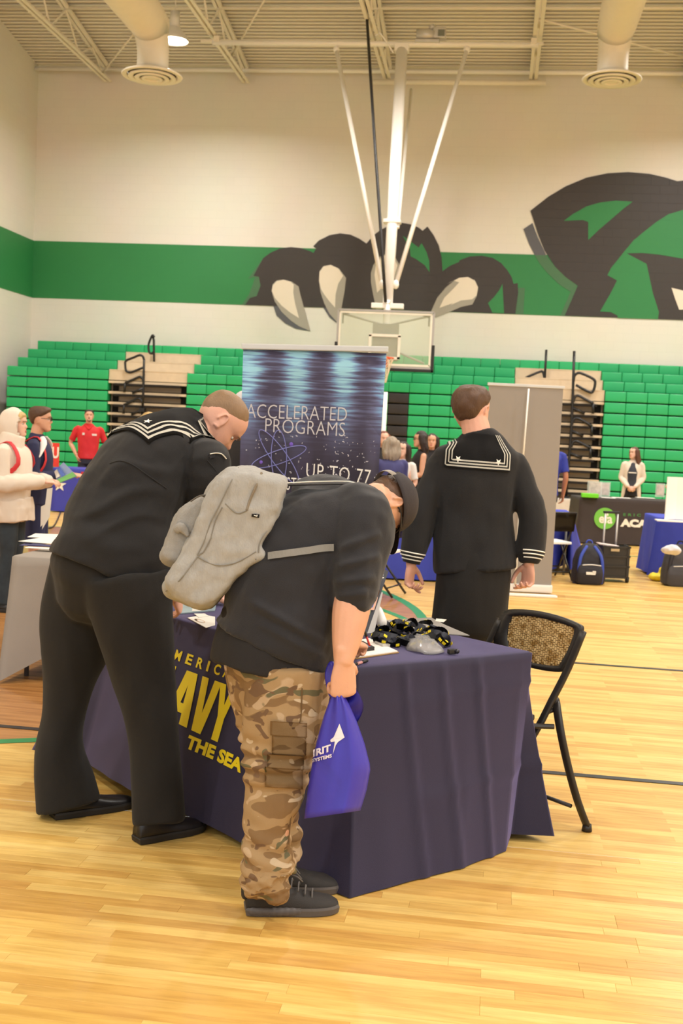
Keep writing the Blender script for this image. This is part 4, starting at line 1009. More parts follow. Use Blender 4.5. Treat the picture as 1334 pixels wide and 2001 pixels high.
# black academy table
A = V(xy(atz(1133, 972, .75))); Bq = A+V((2.0, .28)); T4 = rect_table('folding table under the black cloth', A, Bq, A+V((-.1, .75)), .745, BLKC, 'black tablecloth with green round logo and white lettering', zb=.02, fl_=.04, seed=6, folds=.01)
t4c = T4[0]; b4 = bvh_of(t4c); LIME = mat('logo_green', (112, 186, 70), .5); WLET = mat('letter_white', (236, 230, 218), .6); GLET = mat('letter_green', (70, 140, 70), .6)
d4 = (Bq-A).normalized(); n4 = V((d4.y, -d4.x, 0))
def on4(u, z):
    P = A+d4*u; h = b4.ray_cast(V((P.x, P.y, z))+n4*1.0, -n4, 1.5)[0]
    return (h if h else V((P.x, P.y, z)))+n4*.01
def u4(px, py):
    h = b4.ray_cast(CAM, ray(px, py).normalized())[0]; return (V(h.xy)-A).dot(d4), h.z
cu_, cz_ = u4(1181, 1013)
bm = bmesh.new(); cv = bm.verts.new(on4(cu_, cz_)+n4*.004); rg = [bm.verts.new(on4(cu_+.175*cos(a), cz_+.175*sin(a))+n4*.004) for a in [2*pi*i/32 for i in range(32)]]
for i in range(32): bm.faces.new((cv, rg[i], rg[(i+1) % 32]))
mk('logo_disc', bm, LIME, t4c)
def txt4(s, px0, py0, px1, h, m, bold=.02, sp=1.0, lift=0):
    a, z_ = u4(px0, py0); b = (px1-px0)/114.0
    text_on('printed_word', s, 1.0, lambda x, y: on4(a+x, z_+y-.0)+n4*lift, m, t4c, bold=bold, width=b, height=h, cuts=1, spacing=sp)
txt4('efa', 1169, 1022, 1194, .16, WLET, .03, 1.0, .008)
txt4('ERIC FISHER', 1217, 1008, 1312, .045, GLET, .02, 1.7); txt4('ACADEMY', 1211, 1029, 1322, .13, WLET, .07)
CLEAR = glassmat('clear_acrylic', (226, 232, 230), .35)
for px, py, w_, h_, lb in [(1162, 972, .24, .26, 'clear sign holder at the left of the black table'), (1182, 972, .18, .25, 'clear sign holder right of the green tray on the black table'), (1291, 972, .16, .24, 'clear sign holder beside the white display panel')]:
    p = atz(px, py, .755); p.y += .16; t = thing('sign_holder', tuple(p), lb, 'sign holder')
    bm = bmesh.new(); box(bm, p+V((0, 0, h_/2)), (w_, .012, h_)); box(bm, p+V((0, .03, .004)), (w_, .09, .008)); mk('acrylic_stand', bm, CLEAR, t)
    bm = bmesh.new(); box(bm, p+V((0, -.009, h_*.52)), (w_*.8, .003, h_*.8)); ins = mk('insert', bm, mat('insert_paper', (206, 196, 190), .5, var=.5, vscale=14), t)
p = atz(1153, 973, .755); bm = bmesh.new(); box(bm, p+V((0, .12, .035)), (.27, .2, .065), bev=.012); tag(mk('green_tray', bm, mat('lime_plastic', (110, 214, 40), .4)), 'bright lime green tray on the black table', 'tray')
for i, (px, w_) in enumerate([(1190, .22), (1215, .3), (1262, .3)]):
    p = atz(px, 974, .757); sheet('flyer', p+V((0, .14, 0)), w_, .2, .05*i, PAPER, ['white flyers below the two clear sign holders', 'white flyers in front of the woman in the cardigan', 'white flyers right of the woman in the cardigan'][i], 'paper', .758, .004)
# red and blue table far left
KA = atz(100, 1000, 0); KA = V((KA.x, KA.y)); KB = KA+V((1.9, .2)); T5 = rect_table('folding table under the purple blue cloth', KA, KB, KA+V((-.1, .76)), .76, mat('indigo_cloth', (58, 62, 168), .7), 'indigo tablecloth with white star beside the stair aisle', zb=.02, fl_=.02, seed=8, folds=.01)
b5 = bvh_of(T5[0]); d5 = (KB-KA).normalized(); n5 = V((d5.y, -d5.x, 0))
def on5(u, z, k=.02):
    P = KA+d5*u; h = b5.ray_cast(V((P.x, P.y, z))+n5*1.0, -n5, 1.6)[0]; return (h if h else V((P.x, P.y, z)))+n5*k
o = grid('red_runner', lambda u, v: on5(.50+1.3*u, .77-.62*v, .012) if v > .02 else on5(.5+1.3*u, .77, .012)-n5*.3, 16, 12, REDM, None, thick=.006); tag(o, 'red hanging table runner with white letters on the indigo table', 'table runner')
text_on('printed_word', 'KU', 1, lambda x, y: on5(.68+x, .50+y, .024), WLET, o, bold=.03, width=.42, height=.17)
bm = bmesh.new(); f = [on5(.50, .33, .022), on5(.86, .15, .022), on5(.5, .15, .022)]; bm.faces.new([bm.verts.new(q) for q in f]); mk('yellow_triangle', bm, mat('flag_yellow', (244, 200, 60), .6), o)
def star_pts(r, r2=.4): return [((r if i % 2 == 0 else r*r2)*sin(pi*i/5), (r if i % 2 == 0 else r*r2)*cos(pi*i/5)) for i in range(10)]
bm = bmesh.new(); bm.faces.new([bm.verts.new(on5(.14+x, .47+y, .015)) for x, y in star_pts(.12)]); mk('star_print', bm, WLET, T5[0])
p = aty(104, 905, KA.y+.25); t = thing('red_sign', (p.x, p.y, .77), 'small red upright sign with white letter behind the boy in glasses', 'sign')
bm = bmesh.new(); q0 = aty(88, 905, p.y); q1 = aty(116, 866, p.y); box(bm, ((q0.x+q1.x)/2, p.y, (.77+q1.z)/2), (q1.x-q0.x, .02, q1.z-.77)); mk('sign_board', bm, REDM, t)
text_on('printed_letter', 'U', 1, flat_map((p.x-.02, p.y-.012, .92), (1, 0, 0), (0, 0, 1)), WLET, t, bold=.03, width=.12, height=.2)
cord = [atz(122, 990, .02), atz(108, 1024, .012), atz(92, 1032, .012), atz(70, 1022, .012)]; pipe('power_cord', 'black cord lying on the floor before the indigo table', 'cord', rnd(cord), .012, BLK)
# ================================================================== GREY BANNER (seen from behind) AND NAVY BANNER
GB = mat('banner_back_grey', (148, 141, 135), .7, var=.04, vscale=3)
tl, tr_ = at(955, 751, 12.05), at(1100, 761, 12.05); tl.z = tr_.z = (tl.z+tr_.z)/2; bl = V((tl.x+.0, tl.y-.0, .09)); br = V((tr_.x, tr_.y, .09))
t = thing('banner_stand', ((tl.x+tr_.x)/2, tl.y, 0), 'grey back of a tall retractable banner right of the walking sailor', 'banner')
ax = (tr_-tl).normalized(); ay = Z3.cross(ax)
bm = bmesh.new(); box(bm, (tl+tr_+bl+br)/4, ((tr_-tl).length, .004, tl.z-.09), frame(ax, ay)); mk('banner_sheet', bm, GB, t)
bm = bmesh.new(); box(bm, (tl+tr_)/2+V((0, 0, .012)), ((tr_-tl).length+.03, .025, .03), frame(ax, ay), bev=.004); mk('top_rail', bm, SIL, t)
bm = bmesh.new(); pm = (tl+tr_)/2-ay*.06; pm.x -= .0; tube(bm, [pm+V((.02, 0, -.02)), V((pm.x, pm.y, 1.25))], [.009], n=8, sub=1); tube(bm, [V((pm.x, pm.y, 1.27)), V((pm.x, pm.y, .08))], [.012], n=8, sub=1); ell(bm, (pm.x, pm.y, 1.26), (.02, .02, .04), seg=8); mk('support_pole', bm, WHT, t, True)
bm = bmesh.new(); box(bm, (bl+br)/2-V((0, 0, .04))+ay*.02, ((tr_-tl).length+.03, .09, .085), frame(ax, ay), bev=.02); mk('base_cassette', bm, WHT, t)
bm = bmesh.new(); box(bm, (bl+br)/2+V((.02, -.28, -.078)), ((tr_-tl).length+.06, .10, .022), frame(ax, ay), bev=.008); mk('base_foot', bm, WHT, t)
# navy banner
def banner_mat():
    m, N, L, B = newmat('banner_print'); uv = N.new('ShaderNodeTexCoord'); sp = N.new('ShaderNodeSeparateXYZ'); L.new(uv.outputs['Generated'], sp.inputs[0])
    mp = N.new('ShaderNodeMapping'); mp.inputs['Scale'].default_value = (2.2, 1, 95); L.new(uv.outputs['Generated'], mp.inputs[0])
    st_ = N.new('ShaderNodeTexNoise'); st_.inputs['Scale'].default_value = 1.6; st_.inputs['Detail'].default_value = 4; L.new(mp.outputs[0], st_.inputs['Vector'])
    mp2 = N.new('ShaderNodeMapping'); mp2.inputs['Scale'].default_value = (2.6, 1, .9); mp2.inputs['Location'].default_value = (.35, 0, 0); L.new(uv.outputs['Generated'], mp2.inputs[0])
    wv = N.new('ShaderNodeTexWave'); wv.inputs['Scale'].default_value = .36; wv.inputs['Distortion'].default_value = 1.4; wv.inputs['Detail'].default_value = 2; L.new(mp2.outputs[0], wv.inputs['Vector'])
    rz_ = N.new('ShaderNodeMapRange'); rz_.inputs[1].default_value = .66; rz_.inputs[2].default_value = .93; L.new(sp.outputs[2], rz_.inputs[0])
    mu = N.new('ShaderNodeMath'); mu.operation = 'MULTIPLY'; L.new(wv.outputs['Fac'], mu.inputs[0]); L.new(rz_.outputs[0], mu.inputs[1])
    s2 = N.new('ShaderNodeMapRange'); s2.inputs[1].default_value = .35; s2.inputs[2].default_value = .65; s2.inputs[3].default_value = -.42; s2.inputs[4].default_value = .42; L.new(st_.outputs['Fac'], s2.inputs[0])
    s3 = N.new('ShaderNodeMath'); s3.operation = 'MULTIPLY'; L.new(s2.outputs[0], s3.inputs[0]); L.new(rz_.outputs[0], s3.inputs[1])
    ad = N.new('ShaderNodeMath'); ad.operation = 'ADD'; L.new(mu.outputs[0], ad.inputs[0]); L.new(s3.outputs[0], ad.inputs[1])
    cr = N.new('ShaderNodeValToRGB'); E_ = cr.color_ramp.elements; E_[0].position = 0; E_[0].color = (*srgb((92, 86, 112)), 1); E_[1].position = 1; E_[1].color = (*srgb((178, 222, 238)), 1)
    e = E_.new(.35); e.color = (*srgb((120, 124, 160)), 1); e = E_.new(.62); e.color = (*srgb((140, 172, 208)), 1); L.new(ad.outputs[0], cr.inputs[0])
    nz = N.new('ShaderNodeTexNoise'); nz.inputs['Scale'].default_value = 5; L.new(uv.outputs['Generated'], nz.inputs['Vector'])
    c2 = N.new('ShaderNodeValToRGB'); c2.color_ramp.elements[0].position = .4; c2.color_ramp.elements[0].color = (*srgb((62, 56, 66)), 1); c2.color_ramp.elements[1].position = .65; c2.color_ramp.elements[1].color = (*srgb((84, 78, 104)), 1); L.new(nz.outputs['Fac'], c2.inputs[0])
    bl_ = N.new('ShaderNodeMapRange'); bl_.inputs[1].default_value = .60; bl_.inputs[2].default_value = .80; L.new(sp.outputs[2], bl_.inputs[0])
    mx = N.new('ShaderNodeMix'); mx.data_type = 'RGBA'; L.new(bl_.outputs[0], mx.inputs[0]); L.new(c2.outputs[0], mx.inputs[6]); L.new(cr.outputs[0], mx.inputs[7]); L.new(mx.outputs[2], B.inputs['Base Color'])
    B.inputs['Roughness'].default_value = .45; return m
tl, tr_ = at(475, 681, 6.7), at(755, 687, 6.7); dx = tr_-tl; bz = .1
bl, br = V((tl.x+.0, tl.y-.02, bz)), V((tr_.x-.0, tr_.y-.02, bz))
bl.x += .075; br.x -= .0; tl.z = tr_.z = (tl.z+tr_.z)/2
bl.x = tl.x+.03; br.x = tr_.x-.03
t = thing('banner_stand', ((tl.x+tr_.x)/2, tl.y, 0), 'tall navy and blue printed banner with white lettering behind the table', 'banner')
Hb = tl.z-bz
def bpt(u, v, k=.003):   # u 0..1 across, v 0..1 down the sheet
    p = tl.lerp(tr_, u).lerp(bl.lerp(br, u), v); nn = V((dx.y, -dx.x, 0)).normalized(); return p+nn*k
bsheet = grid('banner_sheet', lambda u, v: bpt(u, v, 0), 8, 16, banner_mat(), t, thick=.003)
nB = V((dx.y, -dx.x, 0)).normalized()
bm = bmesh.new(); box(bm, (tl+tr_)/2+V((0, 0, .012)), (dx.length+.02, .03, .034), frame(dx, V((-dx.y, dx.x, 0))), bev=.006); mk('top_rail', bm, SIL, t)
bm = bmesh.new(); box(bm, (bl+br)/2-V((0, 0, .05)), (dx.length+.02, .12, .09), frame(dx, V((-dx.y, dx.x, 0))), bev=.02); mk('base_cassette', bm, SIL, t)
bm = bmesh.new(); q = (tl+tr_)/2-nB*.06; tube(bm, [q, V((q.x, q.y, .1))], [.011], n=8, sub=1); mk('support_pole', bm, SIL, t, True)
wb = dx.length
def pxb(px, py):
    d = ray(px, py); n_ = nB; tt = (tl-CAM).dot(n_)/d.dot(n_); p = CAM+d*tt; v = (tl.z-p.z)/Hb; a = tl.lerp(bl, v); b = tr_.lerp(br, v); return (p-a).dot(dx.normalized())/(b-a).length, v
BLET = mat('banner_letter', (200, 196, 200), .6, var=.03); BLET2 = mat('banner_letter_bright', (236, 234, 230), .6, var=.03)
def btext(s, p0, p1, h, m, bold=.0, sp=1.0):
    (u0, v0), (u1, v1) = pxb(*p0), pxb(*p1)
    text_on('printed_word', s, 1, lambda x, y: bpt(u0+x/wb, v0+(v1-v0)*x/((u1-u0)*wb)-y/Hb, .005), m, bsheet, bold=bold, width=(u1-u0)*wb, height=h, spacing=sp)
K_ = 1/333.0
btext('ACCELERATED', (481, 816), (677, 823), 27*K_, BLET, -.012); btext('PROGRAMS', (518, 844), (673, 853), 27*K_, BLET, -.012)
btext('UP TO 77', (598, 932), (723, 946), 28*K_, BLET2, -.006, 1.1); btext('FOSTER', (535, 955), (600, 960), 25*K_, BLET2, -.006, 1.1)
ORB = mat('orbit_violet', (120, 124, 190), .5)
for cx, cy, ra, rb, rot in [(545, 893, 56, 13, -.33), (545, 893, 64, 15, .95), (545, 893, 52, 15, 1.55)]:
    bm = bmesh.new(); pts = []
    for i in range(41):
        a = 2*pi*i/40; x = ra*cos(a); y = rb*sin(a); u, v = pxb(cx+x*cos(rot)-y*sin(rot), cy+x*sin(rot)+y*cos(rot)); pts.append(bpt(u, v, .0045))
    tube(bm, pts, [.0028], n=4, sub=1); mk('orbit_line', bm, ORB, bsheet)
for cx, cy, r in [(569, 868, 4), (510, 903, 3.5)]:
    u, v = pxb(cx, cy); bm = bmesh.new(); ell(bm, bpt(u, v, .003), (r*K_, .003, r*K_), seg=12); mk('electron_dot', bm, mat('electron_violet', (112, 84, 190), .5), bsheet)
rb = random.Random(5); bm = bmesh.new()
for i in range(150):
    px = rb.choice([rb.gauss(560, 40), rb.gauss(668, 14), rb.gauss(700, 25), rb.uniform(482, 740)]); py = rb.uniform(850, 960)
    if not 478 < px < 738: continue
    u, v = pxb(px, py); r = rb.uniform(.6, 2.0)*K_; p = bpt(u, v, .0042); a0 = rb.uniform(0, 6.28)
    pts = [p+dx.normalized()*(r*cos(a0+k*.6))+Z3*(r*sin(a0+k*.6)) for k in range(rb.choice([3, 4, 6]))]
    tube(bm, pts, [rb.uniform(.0010, .0026)], n=4, sub=1)
o = mk('bubble_print', bm, mat('bubble_white', (206, 204, 216), .5), bsheet); o['kind'] = 'stuff'
# ================================================================== CHAIRS, BAGS
FRAMEK = mat('chair_black', (34, 30, 28), .35)
def simple_chair(label, x, y, ang, seatm, seat_pad=True):
    t = thing('folding_chair', (x, y, 0), label, 'chair'); R = Matrix.Rotation(ang, 3, 'Z')
    def W(a, b, c): q = R @ V((a, b, 0)); return V((x+q.x, y+q.y, c))       # b forward
    for s in (-1, 1):
        bm = bmesh.new(); tube(bm, [W(s*.215, .24, .01), W(s*.215, -.02, .42), W(s*.215, -.21, .80)], [.013], n=8, sub=1); mk('leg', bm, FRAMEK, t, True)
        bm = bmesh.new(); tube(bm, [W(s*.19, -.24, .01), W(s*.19, .12, .44)], [.012], n=8, sub=1); mk('leg', bm, FRAMEK, t, True)
    for a_, b_, r_ in ((W(-.215, .16, .13), W(.215, .16, .13), .009), (W(-.19, -.18, .10), W(.19, -.18, .10), .009), (W(-.215, -.21, .80), W(.215, -.21, .80), .013)):
        bm = bmesh.new(); bar(bm, a_, b_, r_); mk('crossbar', bm, FRAMEK, t, True)
    bm = bmesh.new(); box(bm, W(0, .03, .44), (.40, .39, .03), R, bev=.01); mk('seat', bm, seatm, t)
    bm = bmesh.new()
    f = lambda u, v: W((u-.5)*.42, -.165-.03*sin(pi*u)-(.045 if v < .5 else .045)*(1-v), .58+.2*(1-v)+.0)
    t_ = grid('backrest', lambda u, v: W((u-.5)*.42, -.215+.04*v-.02*sin(pi*u), .79-.21*v), 8, 3, FRAMEK, t, thick=.012)
    return t
p = fl(1100, 1128); simple_chair('black folding chair with white seat right of the grey banner', .72, 13.72, -1.15+pi/2, WHT)
p = fl(788, 1168); simple_chair('black folding chair behind the bent person in the cap', p[0]-.28, p[1]+.12, 1.3, WHT)
def backpack(label, px, py, t_, w, h, d, yaw, m1, m2, m3, logo=False):
    g0 = atz(px, py, 0) if t_ is None else at(px, py, t_); g0.z = 0; R = Matrix.Rotation(yaw, 3, 'Z'); t = thing('backpack', tuple(g0), label, 'backpack')
    def W(a, b, c): return g0+R @ V((a*w, b*d, c*h))
    bm = bmesh.new(); tube(bm, [W(0, 0, .03), W(0, 0, .3), W(0, 0, .7), W(0, .05, .93), W(0, .1, 1.0)], [(w*.5, d*.5), (w*.5, d*.5), (w*.45, d*.45), (w*.3, d*.3), (w*.1, d*.12)], side=R @ V((1, 0, 0)), n=24, sub=4, ex=3.2); fuse('main_bag', bm, m1, t, .01, 2, disp=lambda me: noisy(me, .008, 8))
    bm = bmesh.new(); tube(bm, [W(-.02, -.5, .06), W(-.02, -.55, .3), W(-.02, -.48, .48)], [(w*.4, d*.16), (w*.4, d*.16), (w*.35, d*.1)], side=R @ V((1, 0, 0)), n=20, sub=3, ex=3.2, rnd=True); fuse('front_pocket', bm, m1, t, .008, 2)
    for s in (-1, 1):
        bm = bmesh.new(); tube(bm, [W(s*.34, -.5, .05), W(s*.36, -.50, .4), W(s*.30, -.44, .72), W(s*.12, -.25, .95)], [(w*.05, .012)], side=R @ V((1, 0, 0)), n=10, sub=4, rnd=True); mk('side_trim', bm, m2, t, True)
    bm = bmesh.new(); tube(bm, [W(-.1, .1, .98), W(-.06, .1, 1.08), W(.06, .1, 1.08), W(.1, .1, .98)], [.010], n=8, sub=3); mk('grab_loop', bm, m2, t, True)
    bm = bmesh.new(); tube(bm, [W(-.28, -.70, .5), W(0, -.74, .52), W(.28, -.70, .5)], [.005], n=6, sub=3); mk('zipper', bm, m3, t)
    if logo:
        bm = bmesh.new(); box(bm, W(-.02, -.72, .30), (w*.28, .012, .03), R); box(bm, W(.08, -.72, .33), (w*.1, .012, .03), R); mk('logo_patch', bm, m3, t)
    return t
DKB = mat('bag_black', (34, 32, 40), .7, bump=.2); BLB = mat('bag_blue', (50, 74, 176), .6); DGB = mat('bag_charcoal', (62, 60, 64), .75, bump=.2)
backpack('blue and black backpack standing before the black rolling crate', 1147, 1140, None, .38, .46, .24, .15, DKB, BLB, WHT, True)
backpack('dark grey backpack leaning by the right blue table', 1325, 1144, None, .42, .48, .26, .1, DGB, DKB, SIL)
p = atz(1302, 1090, .40); bm = bmesh.new(); ell(bm, p+V((.05, .04, .09)), (.11, .08, .05), seg=14); o = fuse('grey_cloth_bundle', bm, mat('pale_grey_cloth', (206, 204, 210), .8), None, .012, 1, disp=lambda me: noisy(me, .03, 9)); tag(o, 'pale grey cloth bundle lying on the dark grey backpack', 'cloth')
# rolling crate
p = atz(1200, 1138, 0); t = thing('rolling_crate', tuple(p), 'black folding crate on wheels with telescopic handle', 'cart'); Rz = Matrix.Rotation(.13, 3, 'Z')
def Wc(a, b, c): return p+Rz @ V((a, b, c))
CR_ = mat('crate_black', (46, 42, 38), .6)
bm = bmesh.new()
for a, b, sx, sy in ((0, 0, .31, .012), (0, .30, .31, .012), (-.155, .15, .012, .31), (.155, .15, .012, .31)): box(bm, Wc(a, b, .235), (sx, sy, .37), Rz)
mk('crate_wall', bm, CR_, t)
bm = bmesh.new()
for z in (.06, .19, .31, .42): box(bm, Wc(0, -.01, z), (.325, .012, .022), Rz); box(bm, Wc(.163, .15, z), (.012, .32, .022), Rz)
for a in (-.14, .14): box(bm, Wc(a, -.01, .24), (.025, .012, .38), Rz)
mk('crate_rib', bm, CR_, t)
bm = bmesh.new(); box(bm, Wc(0, .15, .06), (.3, .3, .012), Rz); mk('crate_floor', bm, CR_, t)
bm = bmesh.new(); box(bm, Wc(-.02, -.02, .385), (.10, .012, .03), Rz); mk('latch', bm, mat('latch_tan', (190, 168, 130), .5), t)
for a in (-.09, .06):
    bm = bmesh.new(); bar(bm, Wc(a, .30, .30), Wc(a, .30, .80), .012); mk('handle_tube', bm, SIL, t, True)
bm = bmesh.new(); box(bm, Wc(-.015, .30, .81), (.20, .03, .03), Rz, bev=.01); mk('handle_grip', bm, BLK, t)
for a in (-.13, .15):
    bm = bmesh.new(); tube(bm, [Wc(a-.015, .02, .04), Wc(a+.015, .02, .04)], [.04], n=16, sub=1); mk('wheel', bm, BLK, t, True)
q = Wc(-.07, .15, .43); bm = bmesh.new(); box(bm, q, (.24, .2, .012), Rz @ Matrix.Rotation(.1, 3, 'Y')); o = mk('magazine', bm, mat('pinkish_print', (226, 206, 202), .5, var=.2, vscale=14)); tag(o, 'pale magazines lying on top of the black rolling crate', 'magazine')
# ================================================================== BACKGROUND PEOPLE
def gxy(px, py, t): q = at(px, py, t); return q.x, q.y
CREAMK = mat('cream_knit', (226, 212, 196), .9, var=.05, bump=.3, bscale=220, sheen=.2); NAVYK = mat('navy_knit', (40, 44, 78), .85, bump=.2, bscale=200); BLACKK = mat('black_knit', (34, 32, 36), .85, bump=.2, bscale=200)
REDP = mat('red_polo', (206, 34, 40), .7, bump=.2, bscale=200); DKT = mat('dark_trousers', (44, 44, 58), .8); WTOP = mat('white_top', (222, 216, 210), .8); PURP = mat('slate_navy_top', (64, 64, 112), .8); ROYAL = mat('royal_shirt', (44, 56, 150), .75)
def tocam(x, y): return V((-x, -y, 0)).normalized()
# man in red polo
x, y = gxy(173, 850, 20.9)
P = person('man in a red polo shirt with both hands in his dark trouser pockets', x, y, 1.81, tocam(x, y), REDP, DKT, sleeve='short', arms='pockets', build=1.08, nod=-.12)
hair_cap(P['HM'], P['t'], HDRK, .012, front=.072, side=.03); face_bits(P['HM'], P['t'], HDRK, LIPM, beard=HDRK)
bm = bmesh.new(); W_ = P['W']; box(bm, W_(-.10, .135, 1.33), (.09, .01, .035)); mk('white_patch', bm, WLET, P['t'])
bm = bmesh.new(); box(bm, W_(.09, .135, 1.34), (.04, .01, .04)); mk('chest_logo', bm, WLET, P['t'])
bm = bmesh.new(); tube(bm, [W_(-.075, .045, 1.50), W_(-.02, .11, 1.44), W_(0, .118, 1.42), W_(.02, .11, 1.44), W_(.075, .045, 1.50)], [(.012, .02)], n=8, sub=3); mk('collar', bm, REDP, P['t'], True)
bm = bmesh.new(); tube(bm, [W_(0, 0, .925), W_(0, 0, .965)], [(.183*1.05, .128*1.05)], side=P['R'], n=24, sub=1); mk('belt', bm, BLK, P['t'], True)
# woman behind the black table
x, y = gxy(1237, 900, 20.6); Fw = tocam(x, y)
P = person('woman in an open white cardigan over a dark top with clasped hands', x, y, 1.61, Fw, CREAMK, BLACKK, skinm=SKIN2, arms='clasp', female=True, headturn=.75)
long_hair(P, hairmat('hair_auburn', (92, 58, 44)), .22); face_bits(P['HM'], P['t'], HBRN, LIPP)
W_ = P['W']; bm = bmesh.new(); tube(bm, [W_(0, .075, .95), W_(0, .065, 1.1), W_(0, .075, 1.28), W_(0, .05, 1.42)], [(.10, .075), (.09, .072), (.095, .078), (.06, .05)], side=P['R'], n=16, sub=3, rnd=True); fuse('dark_top', bm, mat('charcoal_tee', (54, 56, 66), .8), P['t'], .01, 2)
bm = bmesh.new(); box(bm, W_(0, .165, 1.27), (.14, .01, .018)); mk('tee_print', bm, WLET, P['t'])
bm = bmesh.new()
for s in (-1, 1): tube(bm, [W_(s*.12, .05, 1.0), W_(s*.13, .04, .86), W_(s*.14, .03, .74)], [(.05, .05), (.055, .05), (.05, .04)], side=P['R'], n=12, sub=2, rnd=True)
fuse('cardigan_hem', bm, CREAMK, P['t'], .011, 2)
# group of women
x, y = gxy(749, 860, 16.6); P = person('red haired woman partly hidden behind the dark banner edge', x, y, 1.66, tocam(x, y)+SR*.3, BLACKK, DKT, skinm=SKIN2, female=True); long_hair(P, HRED, .25); face_bits(P['HM'], P['t'], HRED, LIPM)
x, y = gxy(764, 880, 14.0); P = person('grey blond haired woman in a navy top seen from behind', x, y, 1.58, SA*.8-SR*.2, PURP, DKT, skinm=SKIN2, sleeve='short', female=True, build=1.2, arms='hold'); long_hair(P, HGRY, .13, vol=1.12, width=.09)
x, y = gxy(787, 890, 14.9); P = person('young woman with long dark hair in a white top', x, y, 1.53, tocam(x, y)-SR*.4, WTOP, DKT, skinm=SKIN2, sleeve='short', female=True, arms='clasp'); long_hair(P, HDRK, .42); face_bits(P['HM'], P['t'], HDRK, LIPP)
x, y = gxy(822, 880, 15.8); P = person('woman with glasses and dark hair in a black off-shoulder dress', x, y, 1.68, -SR-SA*.15, BLACKK, BLACKK, skinm=SKIN, sleeve='none', female=True, arms='hold'); long_hair(P, HDRK, .16, vol=1.05, width=.08); face_bits(P['HM'], P['t'], HDRK, LIPM, glasses=BLK)
x, y = gxy(843, 880, 17.2); P = person('dark haired woman half hidden behind the walking sailor', x, y, 1.66, tocam(x, y)-SR*.1, BLACKK, BLACKK, female=True, sleeve='short'); long_hair(P, HDRK, .3); face_bits(P['HM'], P['t'], HDRK, LIPP)
x, y = gxy(1064, 900, 15.5); P = person('person in a royal blue short sleeved shirt behind the grey banner', x, y, 1.80, SA, ROYAL, DKT, skinm=SKIN3, sleeve='short', build=1.2); hair_cap(P['HM'], P['t'], HDRK)
x, y = gxy(1358, 900, 16.4); P = person('person in black at the right edge behind the white panel', x, y, 1.66, -SR, BLACKK, DKT, skinm=SKIN, arms='hold', female=True); long_hair(P, HDRK, .2)
# blonde behind the bent sailor
x, y = gxy(291, 830, 10.2); P = person('blond person whose hair shows above the bent sailor back', x, y, 1.70, SA, BLACKK, DKT, skinm=SKIN2, female=True); long_hair(P, HBLD, .2, vol=1.03)
# person in cap behind the navy banner
x, y = gxy(481, 830, 7.6); P = person('person in black with a white and black cap behind the banner', x, y, 1.84, SR*.8+SA*.6, BLACKK, BLACKK, skinm=SKIN3, arms='down')
def ball_cap(P_t, M, m, panel=None, back=True, s=1.0, brim_m=None, strap=None, flip=1):
    """crown, brim, button (+ light rear panel); head frame M"""
    R3 = M.to_3x3(); cap = []
    bm = bmesh.new(); nv, nu = 12, 36; G = []
    for j in range(nv+1):
        th_ = (pi/2)*(j/nv); row = []
        for i in range(nu):
            a = 2*pi*i/nu; rr = cos(th_)**.75 if j < nv else 0
            row.append(bm.verts.new(M @ V((.087*s*rr*sin(a), -.008+.108*s*rr*cos(a), .018+.108*s*sin(th_)**.95))))
        G.append(row)
    for j in range(nv):
        for i in range(nu):
            if strap and j < 5 and (abs(i-nu/2) <= 3.5-j*.6): continue
            bm.faces.new((G[j][i], G[j][(i+1) % nu], G[j+1][(i+1) % nu], G[j+1][i]))
    bmesh.ops.remove_doubles(bm, verts=bm.verts, dist=1e-4); bmesh.ops.solidify(bm, geom=bm.faces[:], thickness=.003)
    crown = mk('cap_crown', bm, m, P_t, True)
    bm = bmesh.new(); G = []
    for i in range(13):
        a = -1.05+2.1*i/12; row = []
        for k in range(6):
            f = k/5; x_ = .085*s*sin(a)*(1-.05*f); y_ = -.008+.106*s*cos(a)+f*.075*cos(a*.8)*flip; row.append(bm.verts.new(M @ V((x_, y_, .022-.010*f-.25*x_*x_/.085+.01*(1-f)))))
        G.append(row)
    for i in range(12):
        for k in range(5): bm.faces.new((G[i][k], G[i+1][k], G[i+1][k+1], G[i][k+1]))
    bmesh.ops.solidify(bm, geom=bm.faces[:], thickness=.004); mk('cap_brim', bm, brim_m or m, P_t, True)
    bm = bmesh.new(); ell(bm, M @ V((0, -.008, .127*1.0)), (.009, .009, .005), R3, seg=8); mk('cap_button', bm, m, P_t, True)
    if panel:
        bm = bmesh.new(); G = []
        for j in range(9):
            th_ = (pi/2)*(j/8)*.95; row = []
            for i in range(15):
                a = pi-1.25+2.5*i/14; rr = cos(th_)**.75; row.append(bm.verts.new(M @ V((.096*s*rr*sin(a), -.008+.117*s*rr*cos(a), .018+.117*s*sin(th_)**.95))))
            G.append(row)
        for j in range(8):
            for i in range(14): bm.faces.new((G[j][i], G[j][i+1], G[j+1][i+1], G[j+1][i]))
        mk('cap_panel', bm, panel, P_t, True)
    return crown
ball_cap(P['t'], P['HM'], mat('cap_black', (42, 36, 40), .8), panel=mat('cap_white_panel', (206, 204, 208), .8), s=1.03)
